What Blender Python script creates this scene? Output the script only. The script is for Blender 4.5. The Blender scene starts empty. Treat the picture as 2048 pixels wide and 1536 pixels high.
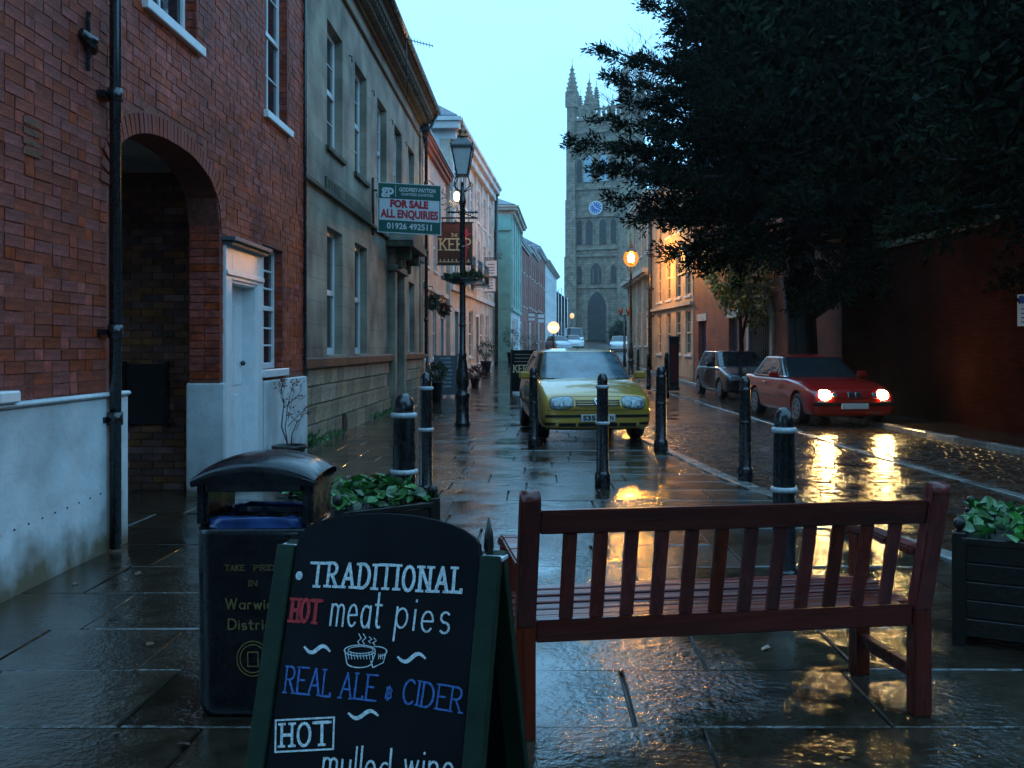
import bpy, bmesh, math, random
import numpy as np
from mathutils import Vector, Matrix
from mathutils.bvhtree import BVHTree
random.seed(7)
R = math.radians
PI = math.pi
scene = bpy.context.scene
COL = scene.collection

# ---------------------------------------------------------------- camera, sky, exposure
cam = bpy.data.cameras.new("camera")
camo = bpy.data.objects.new("camera", cam)
COL.objects.link(camo)
camo.location = (0, 0, 1.45)
camo.rotation_euler = (R(90), 0, 0)
cam.sensor_width = 36
cam.lens = 1950 / 2048 * 36
cam.shift_x = -51 / 2048
cam.shift_y = -73 / 2048
cam.clip_start = 0.05
cam.clip_end = 2000
scene.camera = camo

world = bpy.data.worlds.new("World")
scene.world = world
world.use_nodes = True
wn = world.node_tree
wn.nodes.clear()
wo = wn.nodes.new("ShaderNodeOutputWorld")
bg = wn.nodes.new("ShaderNodeBackground")
sky = wn.nodes.new("ShaderNodeTexSky")
sky.sky_type = 'NISHITA'
sky.sun_disc = False
sky.sun_elevation = R(3)
sky.sun_rotation = R(200)
sky.air_density = 1.0
sky.dust_density = 0.6
sky.ozone_density = 3.0
skyb = wn.nodes.new("ShaderNodeVectorMath"); skyb.operation = 'SCALE'
skyb.inputs['Scale'].default_value = 0.06
# an even layer of thin dusk cloud over the clear sky, very slightly mottled
tc = wn.nodes.new("ShaderNodeTexCoord")
nz = wn.nodes.new("ShaderNodeTexNoise"); nz.inputs['Scale'].default_value = 2.2; nz.inputs['Detail'].default_value = 3
rp = wn.nodes.new("ShaderNodeValToRGB")
rp.color_ramp.elements[0].position = 0.3; rp.color_ramp.elements[0].color = (0.56, 1.40, 2.30, 1)
rp.color_ramp.elements[1].position = 0.75; rp.color_ramp.elements[1].color = (0.68, 1.54, 2.48, 1)
mx = wn.nodes.new("ShaderNodeMix"); mx.data_type = 'RGBA'
mx.inputs['Factor'].default_value = 0.88
wn.links.new(tc.outputs['Generated'], nz.inputs['Vector'])
wn.links.new(nz.outputs['Fac'], rp.inputs['Fac'])
wn.links.new(sky.outputs[0], skyb.inputs[0])
wn.links.new(skyb.outputs[0], mx.inputs['A'])
wn.links.new(rp.outputs[0], mx.inputs['B'])
wn.links.new(mx.outputs['Result'], bg.inputs['Color'])
wn.links.new(bg.outputs[0], wo.inputs[0])
bg.inputs['Strength'].default_value = 1.0

sun = bpy.data.lights.new("sun", 'SUN')
sun.energy = 0.06
sun.angle = R(60)
sun.color = (0.75, 0.9, 1.0)
suno = bpy.data.objects.new("sun", sun)
COL.objects.link(suno)
suno.rotation_euler = (R(50), 0, R(-160))

scene.view_settings.view_transform = 'Standard'
scene.view_settings.look = 'None'
scene.view_settings.exposure = 0.0
scene.view_settings.gamma = 1.0
scene.view_settings.use_curve_mapping = False
scene.render.engine = 'CYCLES'
scene.cycles.use_denoising = True
scene.cycles.use_adaptive_sampling = True
scene.cycles.adaptive_threshold = 0.02
scene.cycles.max_bounces = 6
scene.cycles.diffuse_bounces = 3
scene.cycles.glossy_bounces = 4
scene.cycles.transmission_bounces = 2
scene.cycles.volume_bounces = 0
scene.cycles.sample_clamp_indirect = 12
scene.cycles.sample_clamp_direct = 0
scene.cycles.caustics_reflective = False
scene.cycles.caustics_refractive = False

# ---------------------------------------------------------------- helpers
def W(px, py, d):
    """real position of what the photograph shows at (px, py), d metres away"""
    return ((px - 1075) * d / 1950, d, 1.45 - (py - 695) * d / 1950)

def zg(y):
    return 0.018 * max(0.0, min(y, 180) - 25)

class MB:
    def __init__(s):
        s.V = []; s.F = []; s.S = []
    def add(s, vs, fs, smooth=False):
        n = len(s.V)
        s.V += [tuple(v) for v in vs]
        s.F += [tuple(i + n for i in f) for f in fs]
        s.S += [smooth] * len(fs)
        return s
    def hexa(s, p):
        return s.add(p, [(0, 3, 2, 1), (4, 5, 6, 7), (0, 1, 5, 4), (1, 2, 6, 5), (2, 3, 7, 6), (3, 0, 4, 7)])
    def box(s, x0, x1, y0, y1, z0, z1, M=None):
        p = [(x0, y0, z0), (x1, y0, z0), (x1, y1, z0), (x0, y1, z0), (x0, y0, z1), (x1, y0, z1), (x1, y1, z1), (x0, y1, z1)]
        if M is not None: p = [tuple(M @ Vector(q)) for q in p]
        return s.hexa(p)
    def beam(s, a, b, w, h, up=(0, 0, 1)):
        a = Vector(a); b = Vector(b); d = (b - a).normalized()
        u = Vector(up)
        if abs(d.dot(u)) > 0.98: u = Vector((0, 1, 0))
        r = d.cross(u).normalized() * (w / 2); t = r.cross(d).normalized() * (h / 2)
        return s.hexa([a - r - t, a + r - t, a + r + t, a - r + t, b - r - t, b + r - t, b + r + t, b - r + t])
    def tube(s, pts, rad, n=8, cap=True):
        pts = [Vector(p) for p in pts]
        if not hasattr(rad, '__len__'): rad = [rad] * len(pts)
        vs = []; fs = []
        prev = None
        for i, p in enumerate(pts):
            d = (pts[min(i + 1, len(pts) - 1)] - pts[max(i - 1, 0)])
            d = d.normalized() if d.length > 1e-9 else Vector((0, 0, 1))
            if prev is None:
                u = Vector((0, 0, 1)) if abs(d.z) < 0.9 else Vector((1, 0, 0))
                a = d.cross(u).normalized()
            else:
                a = (prev - d * prev.dot(d))
                a = a.normalized() if a.length > 1e-6 else d.cross(Vector((1, 0, 0))).normalized()
            prev = a
            b = d.cross(a)
            for k in range(n):
                t = 2 * PI * k / n
                vs.append(p + (a * math.cos(t) + b * math.sin(t)) * rad[i])
        for i in range(len(pts) - 1):
            for k in range(n):
                k2 = (k + 1) % n
                fs.append((i * n + k, i * n + k2, (i + 1) * n + k2, (i + 1) * n + k))
        s.add(vs, fs, True)
        if cap:
            m = len(s.V) - len(vs)
            s.F.append(tuple(m + k for k in range(n))[::-1]); s.S.append(False)
            s.F.append(tuple(m + (len(pts) - 1) * n + k for k in range(n))); s.S.append(False)
        return s
    def lathe(s, prof, c=(0, 0, 0), n=20, smooth=True, sq=None):
        vs = []; fs = []
        for (r, z) in prof:
            for k in range(n):
                t = 2 * PI * (k + .5) / n
                vs.append((c[0] + r * math.cos(t), c[1] + r * math.sin(t), c[2] + z))
        for i in range(len(prof) - 1):
            for k in range(n):
                k2 = (k + 1) % n
                fs.append((i * n + k, i * n + k2, (i + 1) * n + k2, (i + 1) * n + k))
        s.add(vs, fs, smooth)
        m = len(s.V) - len(vs)
        s.F.append(tuple(m + k for k in range(n))[::-1]); s.S.append(False)
        s.F.append(tuple(m + (len(prof) - 1) * n + k for k in range(n))); s.S.append(False)
        return s
    def prism(s, poly, f, a, b):
        """poly: 2-d outline; f(p, t) gives the 3-d point at depth t"""
        n = len(poly)
        vs = [f(p, a) for p in poly] + [f(p, b) for p in poly]
        fs = [tuple(range(n))[::-1], tuple(range(n, 2 * n))]
        fs += [(i, (i + 1) % n, n + (i + 1) % n, n + i) for i in range(n)]
        return s.add(vs, fs)
    def sphere(s, c, r, n=12, m=8, sc=(1, 1, 1)):
        prof = []
        vs = []; fs = []
        for i in range(1, m):
            a = PI * i / m
            for k in range(n):
                t = 2 * PI * k / n
                vs.append((c[0] + sc[0] * r * math.sin(a) * math.cos(t), c[1] + sc[1] * r * math.sin(a) * math.sin(t), c[2] - sc[2] * r * math.cos(a)))
        for i in range(m - 2):
            for k in range(n):
                k2 = (k + 1) % n
                fs.append((i * n + k, i * n + k2, (i + 1) * n + k2, (i + 1) * n + k))
        b = len(vs); vs.append((c[0], c[1], c[2] - sc[2] * r)); vs.append((c[0], c[1], c[2] + sc[2] * r))
        for k in range(n):
            k2 = (k + 1) % n
            fs.append((b, k2, k)); fs.append((b + 1, (m - 2) * n + k, (m - 2) * n + k2))
        return s.add(vs, fs, True)
    def mesh(s, name, bevel=0.0, seg=1):
        me = bpy.data.meshes.new(name)
        me.from_pydata(s.V, [], s.F)
        me.polygons.foreach_set('use_smooth', s.S)
        bm = bmesh.new(); bm.from_mesh(me)
        bmesh.ops.recalc_face_normals(bm, faces=bm.faces)
        if bevel > 0:
            es = [e for e in bm.edges if len(e.link_faces) == 2 and e.calc_face_angle(0) > R(35)]
            bmesh.ops.bevel(bm, geom=es, offset=bevel, segments=seg, affect='EDGES', clamp_overlap=True)
        bm.to_mesh(me); bm.free()
        return me
    def build(s, name, mat, parent=None, bevel=0.0, seg=1, loc=None, label=None):
        me = s.mesh(name, bevel, seg)
        me.materials.append(mat)
        return link(name, me, parent, loc, label)

def link(name, me, parent=None, loc=None, label=None):
    o = bpy.data.objects.new(name, me)
    COL.objects.link(o)
    if parent is not None: o.parent = parent
    if loc is not None: o.location = loc
    if label: o['label'] = label
    return o

def tag(o, label, cat, group=None):
    o['label'] = label; o['category'] = cat
    if group: o['group'] = group
    return o

def thing(name, label, cat, loc=(0, 0, 0), rz=0, group=None):
    o = bpy.data.objects.new(name, None)
    COL.objects.link(o)
    o.location = loc; o.rotation_euler = (0, 0, rz)
    o.empty_display_size = 0.1
    return tag(o, label, cat, group)

def struct(o):
    o['kind'] = 'structure'
    return o

def kids(o):
    return [c for c in bpy.data.objects if c.parent == o]

CH = {}
def dup(root, loc, rz, label, scale=None):
    r = root.copy(); COL.objects.link(r)
    r.location = loc; r.rotation_euler = (0, 0, rz); r['label'] = label
    if scale is not None: r.scale = scale
    for ch in kids(root):
        if ch is r: continue
        c = ch.copy(); COL.objects.link(c); c.parent = r
        for g in kids(ch):
            if g is c: continue
            d = g.copy(); COL.objects.link(d); d.parent = c
    return r

def lamp(kind, loc, energy, color, radius=0.1, parent=None, rot=None, spot=None, blend=0.4):
    l = bpy.data.lights.new("lamp_light", kind)
    l.energy = energy; l.color = color; l.shadow_soft_size = radius
    if spot: l.spot_size = R(spot); l.spot_blend = blend
    o = bpy.data.objects.new("lamp_light", l)
    COL.objects.link(o); o.location = loc
    if rot is not None: o.rotation_euler = rot
    if parent is not None: o.parent = parent
    return o

# ---------------------------------------------------------------- materials
def mat(name, col, rough=0.5, var=0.0, vscale=8.0, bump=0.0, bscale=40.0, metal=0.0, spec=0.5, emit=None, estr=0.0,
        col2=None, rvar=0.0, coords='Object', objrand=0.0, islrand=0.0, ior=1.5, stain=0.0, stretch=(1, 1, 1), coat=0.0, tide=None):
    m = bpy.data.materials.new(name); m.use_nodes = True
    n = m.node_tree.nodes; L = m.node_tree.links
    b = n['Principled BSDF']
    b.inputs['Base Color'].default_value = (*col, 1)
    b.inputs['Roughness'].default_value = rough
    b.inputs['Metallic'].default_value = metal
    b.inputs['IOR'].default_value = ior
    b.inputs['Specular IOR Level'].default_value = spec
    b.inputs['Coat Weight'].default_value = coat
    b.inputs['Coat Roughness'].default_value = 0.05
    if emit:
        b.inputs['Emission Color'].default_value = (*emit, 1); b.inputs['Emission Strength'].default_value = estr
    vec = None
    def getvec():
        t = n.new("ShaderNodeTexCoord")
        g = n.new("ShaderNodeNewGeometry")
        mp = n.new("ShaderNodeMapping")
        mp.inputs['Scale'].default_value = stretch
        L.new(g.outputs['Position'] if coords == 'World' else t.outputs['Object'], mp.inputs['Vector'])
        return mp.outputs['Vector']
    vec = getvec()
    out = None
    if var > 0 or col2:
        nzz = n.new("ShaderNodeTexNoise"); nzz.inputs['Scale'].default_value = vscale
        nzz.inputs['Detail'].default_value = 6; nzz.inputs['Roughness'].default_value = 0.65
        L.new(vec, nzz.inputs['Vector'])
        r = n.new("ShaderNodeValToRGB")
        c2 = col2 if col2 else tuple(c * (1 - var) for c in col)
        c1 = col if col2 else tuple(min(1, c * (1 + var)) for c in col)
        r.color_ramp.elements[0].position = 0.35; r.color_ramp.elements[0].color = (*c2, 1)
        r.color_ramp.elements[1].position = 0.65; r.color_ramp.elements[1].color = (*c1, 1)
        L.new(nzz.outputs['Fac'], r.inputs['Fac'])
        out = r.outputs['Color']
    if stain > 0:
        ns = n.new("ShaderNodeTexNoise"); ns.inputs['Scale'].default_value = 1.3; ns.inputs['Detail'].default_value = 7
        L.new(vec, ns.inputs['Vector'])
        rs = n.new("ShaderNodeMapRange"); rs.inputs[1].default_value = 0.38; rs.inputs[2].default_value = 0.62
        rs.inputs[3].default_value = 1 - stain; rs.inputs[4].default_value = 1.0
        L.new(ns.outputs['Fac'], rs.inputs[0])
        hs = n.new("ShaderNodeHueSaturation")
        if out: L.new(out, hs.inputs['Color'])
        else: hs.inputs['Color'].default_value = (*col, 1)
        L.new(rs.outputs[0], hs.inputs['Value'])
        out = hs.outputs['Color']
    if tide:
        sz = n.new("ShaderNodeSeparateXYZ"); gg = n.new("ShaderNodeNewGeometry"); L.new(gg.outputs['Position'], sz.inputs[0])
        nt = n.new("ShaderNodeTexNoise"); nt.inputs['Scale'].default_value = 4.0; nt.inputs['Detail'].default_value = 7
        L.new(gg.outputs['Position'], nt.inputs['Vector'])
        ma = n.new("ShaderNodeMath"); ma.operation = 'MULTIPLY_ADD'; ma.inputs[1].default_value = -0.7; L.new(nt.outputs['Fac'], ma.inputs[0]); L.new(sz.outputs[2], ma.inputs[2])
        mrr = n.new("ShaderNodeMapRange"); mrr.inputs[1].default_value = -0.34; mrr.inputs[2].default_value = -0.02; mrr.inputs[3].default_value = 0; mrr.inputs[4].default_value = 1
        L.new(ma.outputs[0], mrr.inputs[0])
        mt = n.new("ShaderNodeMix"); mt.data_type = 'RGBA'; mt.inputs['A'].default_value = (*tide, 1)
        if out: L.new(out, mt.inputs['B'])
        else: mt.inputs['B'].default_value = (*col, 1)
        L.new(mrr.outputs[0], mt.inputs['Factor']); out = mt.outputs['Result']
    if objrand > 0 or islrand > 0:
        hs = n.new("ShaderNodeHueSaturation")
        if out: L.new(out, hs.inputs['Color'])
        else: hs.inputs['Color'].default_value = (*col, 1)
        oi = n.new("ShaderNodeObjectInfo"); ge = n.new("ShaderNodeNewGeometry")
        ad = n.new("ShaderNodeMath"); ad.operation = 'ADD'
        L.new(oi.outputs['Random'], ad.inputs[0]); L.new(ge.outputs['Random Per Island'], ad.inputs[1])
        fr = n.new("ShaderNodeMath"); fr.operation = 'FRACT'
        L.new(ad.outputs[0], fr.inputs[0])
        k = max(objrand, islrand)
        mr = n.new("ShaderNodeMapRange"); mr.inputs[3].default_value = 1 - k; mr.inputs[4].default_value = 1 + k
        L.new(fr.outputs[0], mr.inputs[0]); L.new(mr.outputs[0], hs.inputs['Value'])
        m2 = n.new("ShaderNodeMath"); m2.operation = 'MULTIPLY'; m2.inputs[1].default_value = 7.31
        f2 = n.new("ShaderNodeMath"); f2.operation = 'FRACT'
        L.new(fr.outputs[0], m2.inputs[0]); L.new(m2.outputs[0], f2.inputs[0])
        m3 = n.new("ShaderNodeMapRange"); m3.inputs[3].default_value = 1 - k * 0.7; m3.inputs[4].default_value = 1 + k * 0.35
        L.new(f2.outputs[0], m3.inputs[0]); L.new(m3.outputs[0], hs.inputs['Saturation'])
        m4 = n.new("ShaderNodeMapRange"); m4.inputs[3].default_value = 0.5 - k * 0.025; m4.inputs[4].default_value = 0.5 + k * 0.03
        L.new(f2.outputs[0], m4.inputs[0]); L.new(m4.outputs[0], hs.inputs['Hue'])
        out = hs.outputs['Color']
    if out: L.new(out, b.inputs['Base Color'])
    if rvar > 0:
        nr = n.new("ShaderNodeTexNoise"); nr.inputs['Scale'].default_value = vscale * 0.6; nr.inputs['Detail'].default_value = 4
        L.new(vec, nr.inputs['Vector'])
        mr = n.new("ShaderNodeMapRange"); mr.inputs[1].default_value = 0.35; mr.inputs[2].default_value = 0.65
        mr.inputs[3].default_value = max(0.02, rough - rvar); mr.inputs[4].default_value = rough + rvar
        L.new(nr.outputs['Fac'], mr.inputs[0]); L.new(mr.outputs[0], b.inputs['Roughness'])
    if bump > 0:
        nb = n.new("ShaderNodeTexNoise"); nb.inputs['Scale'].default_value = bscale; nb.inputs['Detail'].default_value = 5
        L.new(vec, nb.inputs['Vector'])
        bp = n.new("ShaderNodeBump"); bp.inputs['Strength'].default_value = 1.0; bp.inputs['Distance'].default_value = bump
        L.new(nb.outputs['Fac'], bp.inputs['Height']); L.new(bp.outputs[0], b.inputs['Normal'])
    return m

def brickmat(name, c1, c2, mortar, bw=0.225, bh=0.075, ms=0.008, rough=0.6, bump=0.004, flat=False, offset=0.5, dirt=0.35, ior=1.5, spec=0.5):
    """masonry seen too far off to tell the pieces apart; x+y, z of the object (or x, y when flat)"""
    m = bpy.data.materials.new(name); m.use_nodes = True
    n = m.node_tree.nodes; L = m.node_tree.links
    b = n['Principled BSDF']; b.inputs['Roughness'].default_value = rough
    b.inputs['IOR'].default_value = ior; b.inputs['Specular IOR Level'].default_value = spec
    t = n.new("ShaderNodeTexCoord"); sp = n.new("ShaderNodeSeparateXYZ"); cb = n.new("ShaderNodeCombineXYZ")
    L.new(t.outputs['Object'], sp.inputs[0])
    if flat:
        L.new(sp.outputs[0], cb.inputs[0]); L.new(sp.outputs[1], cb.inputs[1])
    else:
        a = n.new("ShaderNodeMath"); a.operation = 'ADD'
        L.new(sp.outputs[0], a.inputs[0]); L.new(sp.outputs[1], a.inputs[1])
        L.new(a.outputs[0], cb.inputs[0]); L.new(sp.outputs[2], cb.inputs[1])
    br = n.new("ShaderNodeTexBrick")
    br.inputs['Color1'].default_value = (*c1, 1); br.inputs['Color2'].default_value = (*c2, 1); br.inputs['Mortar'].default_value = (*mortar, 1)
    br.inputs['Scale'].default_value = 1.0; br.inputs['Mortar Size'].default_value = ms; br.inputs['Mortar Smooth'].default_value = 0.2
    br.inputs['Brick Width'].default_value = bw; br.inputs['Row Height'].default_value = bh; br.offset = offset
    L.new(cb.outputs[0], br.inputs['Vector'])
    ns = n.new("ShaderNodeTexNoise"); ns.inputs['Scale'].default_value = 1.1; ns.inputs['Detail'].default_value = 8
    L.new(t.outputs['Object'], ns.inputs['Vector'])
    rs = n.new("ShaderNodeMapRange"); rs.inputs[1].default_value = 0.35; rs.inputs[2].default_value = 0.65
    rs.inputs[3].default_value = 1 - dirt; rs.inputs[4].default_value = 1.1
    L.new(ns.outputs['Fac'], rs.inputs[0])
    hs = n.new("ShaderNodeHueSaturation"); L.new(br.outputs['Color'], hs.inputs['Color']); L.new(rs.outputs[0], hs.inputs['Value'])
    L.new(hs.outputs[0], b.inputs['Base Color'])
    bp = n.new("ShaderNodeBump"); bp.invert = True; bp.inputs['Distance'].default_value = bump; bp.inputs['Strength'].default_value = 0.8
    L.new(br.outputs['Fac'], bp.inputs['Height']); L.new(bp.outputs[0], b.inputs['Normal'])
    return m

def wetmat(name, col, col2, r0, r1, bump1=0.004, s1=3.0, bump2=0.0015, s2=40.0, objrand=0.4, ior=1.5, pud=0.5, joints=None):
    """rain-soaked stone: smooth standing film in some places, rough wet grain in others"""
    m = bpy.data.materials.new(name); m.use_nodes = True
    n = m.node_tree.nodes; L = m.node_tree.links
    b = n['Principled BSDF']
    b.inputs['IOR'].default_value = ior
    g = n.new("ShaderNodeNewGeometry")
    def noise(sc, det, ro=0.6):
        q = n.new("ShaderNodeTexNoise"); q.inputs['Scale'].default_value = sc; q.inputs['Detail'].default_value = det; q.inputs['Roughness'].default_value = ro
        L.new(g.outputs['Position'], q.inputs['Vector']); return q.outputs['Fac']
    def mr(src, a, bb, c, d):
        q = n.new("ShaderNodeMapRange"); q.inputs[1].default_value = a; q.inputs[2].default_value = bb; q.inputs[3].default_value = c; q.inputs[4].default_value = d
        L.new(src, q.inputs[0]); return q.outputs[0]
    film = mr(noise(1.3, 5), pud - 0.1, pud + 0.1, 0, 1)       # 1 = grain, 0 = standing water
    colr = n.new("ShaderNodeMix"); colr.data_type = 'RGBA'
    colr.inputs['A'].default_value = (*col2, 1); colr.inputs['B'].default_value = (*col, 1)
    L.new(mr(noise(7, 7, 0.7), 0.35, 0.65, 0, 1), colr.inputs['Factor'])
    out = colr.outputs['Result']
    oi = n.new("ShaderNodeObjectInfo")
    ad = n.new("ShaderNodeMath"); ad.operation = 'ADD'; L.new(oi.outputs['Random'], ad.inputs[0]); L.new(g.outputs['Random Per Island'], ad.inputs[1])
    fr = n.new("ShaderNodeMath"); fr.operation = 'FRACT'; L.new(ad.outputs[0], fr.inputs[0])
    hs = n.new("ShaderNodeHueSaturation"); L.new(out, hs.inputs['Color'])
    L.new(mr(fr.outputs[0], 0, 1, 1 - objrand, 1 + objrand), hs.inputs['Value'])
    out = hs.outputs['Color']
    rough_out = mr(film, 0, 1, r0, r1)
    if joints:
        sp = n.new("ShaderNodeTexCoord")
        br = n.new("ShaderNodeTexBrick"); br.inputs['Scale'].default_value = 1
        br.inputs['Color1'].default_value = (1, 1, 1, 1); br.inputs['Color2'].default_value = (0.7, 0.7, 0.7, 1); br.inputs['Mortar'].default_value = (0.35, 0.35, 0.35, 1)
        br.inputs['Brick Width'].default_value = joints[0]; br.inputs['Row Height'].default_value = joints[1]; br.inputs['Mortar Size'].default_value = joints[2]
        L.new(sp.outputs['Object'], br.inputs['Vector'])
        ml = n.new("ShaderNodeMix"); ml.data_type = 'RGBA'; ml.blend_type = 'MULTIPLY'; ml.inputs['Factor'].default_value = 1
        L.new(out, ml.inputs['A']); L.new(br.outputs['Color'], ml.inputs['B'])
        out = ml.outputs['Result']
    L.new(out, b.inputs['Base Color'])
    L.new(rough_out, b.inputs['Roughness'])
    h1 = noise(s1, 3); h2 = noise(s2, 4)
    a1 = n.new("ShaderNodeMath"); a1.operation = 'MULTIPLY'; a1.inputs[1].default_value = bump1; L.new(h1, a1.inputs[0])
    a2 = n.new("ShaderNodeMath"); a2.operation = 'MULTIPLY'; L.new(h2, a2.inputs[0])
    L.new(mr(film, 0, 1, bump2 * 0.15, bump2), a2.inputs[1])
    s_ = n.new("ShaderNodeMath"); s_.operation = 'ADD'; L.new(a1.outputs[0], s_.inputs[0]); L.new(a2.outputs[0], s_.inputs[1])
    last = s_.outputs[0]
    if joints:
        a3 = n.new("ShaderNodeMath"); a3.operation = 'MULTIPLY'; a3.inputs[1].default_value = -0.006; L.new(br.outputs['Fac'], a3.inputs[0])
        s3 = n.new("ShaderNodeMath"); s3.operation = 'ADD'; L.new(last, s3.inputs[0]); L.new(a3.outputs[0], s3.inputs[1]); last = s3.outputs[0]
    bp = n.new("ShaderNodeBump"); bp.inputs['Strength'].default_value = 1; bp.inputs['Distance'].default_value = 1
    L.new(last, bp.inputs['Height']); L.new(bp.outputs[0], b.inputs['Normal'])
    return m

M = {}
M['brick'] = mat('red_brick', (0.37, 0.057, 0.029), 0.6, var=0.45, vscale=9, bump=0.007, bscale=32, objrand=0.17, islrand=0.17, stain=.45, spec=.3)
M['mortar'] = mat('old_mortar', (0.22, 0.065, 0.042), 0.9, var=0.4, vscale=20, bump=0.004, bscale=60)
M['brickfar'] = brickmat('red_brick_far', (0.34, 0.075, 0.040), (0.25, 0.05, 0.03), (0.22, 0.12, 0.08))
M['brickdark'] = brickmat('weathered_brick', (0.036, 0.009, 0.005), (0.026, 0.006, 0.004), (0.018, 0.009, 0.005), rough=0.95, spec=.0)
M['whiterender'] = mat('white_render', (0.72, 0.74, 0.74), 0.55, var=0.10, vscale=5, bump=0.003, bscale=30, stain=0.28, tide=(.16, .13, .08))
M['whitepaint'] = mat('white_gloss_paint', (0.80, 0.80, 0.80), 0.3, var=0.06, vscale=10, stain=0.08)
M['stone'] = brickmat('ashlar_stone', (0.38, 0.32, 0.235), (0.33, 0.275, 0.20), (0.23, 0.19, 0.14), bw=0.8, bh=0.36, ms=0.005, rough=0.7, dirt=0.65)
M['stoneblock'] = mat('plinth_stone', (0.36, 0.28, 0.18), 0.6, var=0.4, vscale=9, bump=0.012, bscale=22, objrand=0.3, stain=0.4)
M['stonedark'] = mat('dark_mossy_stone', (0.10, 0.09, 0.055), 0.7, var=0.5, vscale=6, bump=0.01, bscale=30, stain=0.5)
M['redstone'] = mat('rust_stained_stone', (0.19, 0.065, 0.03), 0.6, var=0.5, vscale=8, bump=0.01, bscale=30, stain=0.5)
M['blackiron'] = mat('black_iron_paint', (0.009, 0.010, 0.013), 0.26, spec=.8, var=0.3, vscale=30, bump=0.0004, bscale=120, rvar=0.04, objrand=0.2)
M['ring'] = mat('pale_grey_paint_band', (0.55, 0.58, 0.60), 0.35, var=0.2, vscale=30, stain=0.25)
M['glass'] = mat('window_glass', (0.012, 0.016, 0.02), 0.04, bump=0.0008, bscale=3, objrand=0.3)
M['slate'] = brickmat('roof_slate', (0.12, 0.14, 0.17), (0.09, 0.10, 0.13), (0.05, 0.055, 0.065), bw=0.35, bh=0.2, ms=0.01, rough=0.3)
M['lead'] = mat('lead_sheet', (0.10, 0.11, 0.12), 0.45, var=0.3, vscale=6)
M['cream'] = mat('cream_stucco', (0.68, 0.58, 0.48), 0.6, var=0.12, vscale=3, bump=0.002, bscale=60, stain=0.35)
M['pink'] = mat('pale_pink_stucco', (0.70, 0.46, 0.36), 0.6, var=0.12, vscale=3, stain=0.3)
M['white'] = mat('white_stucco', (0.72, 0.74, 0.74), 0.6, var=0.08, vscale=3, stain=0.25)
M['turq'] = mat('turquoise_stucco', (0.24, 0.50, 0.42), 0.5, var=0.08, vscale=3, stain=0.2)
M['bluegrey'] = mat('blue_grey_paint', (0.25, 0.35, 0.40), 0.5, var=0.1, vscale=3, stain=0.2)
M['church'] = brickmat('church_stone', (0.28, 0.23, 0.16), (0.22, 0.18, 0.13), (0.12, 0.10, 0.07), bw=1.1, bh=0.5, ms=0.03, rough=0.8, dirt=0.5)
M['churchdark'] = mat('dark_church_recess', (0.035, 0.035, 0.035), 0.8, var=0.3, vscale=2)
M['buff'] = brickmat('buff_sandstone', (0.46, 0.34, 0.20), (0.40, 0.29, 0.17), (0.24, 0.17, 0.10), bw=0.7, bh=0.34, ms=0.01, rough=0.7)
M['buffrender'] = mat('buff_render', (0.52, 0.40, 0.26), 0.7, var=0.12, vscale=3, stain=0.3)
M['quoin'] = mat('pale_quoin_stone', (0.52, 0.46, 0.36), 0.7, var=0.2, vscale=5, objrand=0.15)
M['wood'] = mat('wet_stained_bench_wood', (0.185, 0.016, 0.007), 0.30, col2=(0.08, 0.010, 0.005), vscale=26, bump=0.0018, bscale=70, stretch=(.07, 1, 1), objrand=0.25, rvar=0.1)
M['woodv'] = mat('wet_stained_bench_wood_upright', (0.185, 0.016, 0.007), 0.30, col2=(0.08, 0.009, 0.005), vscale=26, bump=0.0018, bscale=70, stretch=(1, 1, .07), objrand=0.25, rvar=0.1)
M['darkwood'] = mat('dark_planter_wood', (0.010, 0.007, 0.005), 0.4, var=0.5, vscale=14, bump=0.003, bscale=40, objrand=0.3)
M['chalkboard'] = mat('wet_blackboard', (0.008, 0.008, 0.011), 0.45, col2=(.003, .003, .005), vscale=5, bump=0.0006, bscale=30, stain=0.3, spec=.12)
M['greenpaint'] = mat('dark_green_frame_paint', (0.008, 0.022, 0.012), 0.55, spec=.2, var=0.3, vscale=20, bump=0.0006, bscale=80)
M['chalk'] = mat('white_chalk_paint', (0.60, 0.66, 0.68), 0.85, var=0.35, vscale=150, stain=.25)
M['chalkred'] = mat('red_chalk_paint', (0.42, 0.018, 0.025), 0.8, var=0.5, vscale=150)
M['chalkblue'] = mat('blue_chalk_paint', (0.04, 0.12, 0.34), 0.8, var=0.5, vscale=150)
M['binblack'] = mat('black_bin_plastic', (0.008, 0.008, 0.011), 0.25, var=0.3, vscale=20, rvar=0.1, bump=0.0004, bscale=60)
M['liner'] = mat('blue_bin_liner', (0.02, 0.05, 0.16), 0.22, var=0.4, vscale=9, bump=0.006, bscale=14)
M['gold'] = mat('dull_gold_print', (0.16, 0.110, 0.035), 0.5, var=0.2, vscale=40)
M['leafg'] = mat('planter_leaf', (0.045, 0.15, 0.03), 0.35, var=0.4, vscale=30, objrand=0.5, islrand=0.4)
M['yew'] = mat('yew_foliage', (0.007, 0.014, 0.006), 0.9, spec=.08, var=0.5, vscale=0.8, islrand=0.45)
M['holly'] = mat('yellow_green_foliage', (0.34, 0.29, 0.03), 0.45, var=0.5, vscale=2, islrand=0.6)
M['ivy'] = mat('dark_shrub_foliage', (0.035, 0.06, 0.02), 0.45, var=0.4, vscale=2, islrand=0.5)
M['berry'] = mat('russet_foliage', (0.16, 0.03, 0.02), 0.45, var=0.4, vscale=3, islrand=0.5)
M['bark'] = mat('wet_bark', (0.012, 0.009, 0.007), 0.6, var=0.4, vscale=10, bump=0.02, bscale=14, stretch=(1, 1, 0.2))
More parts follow.
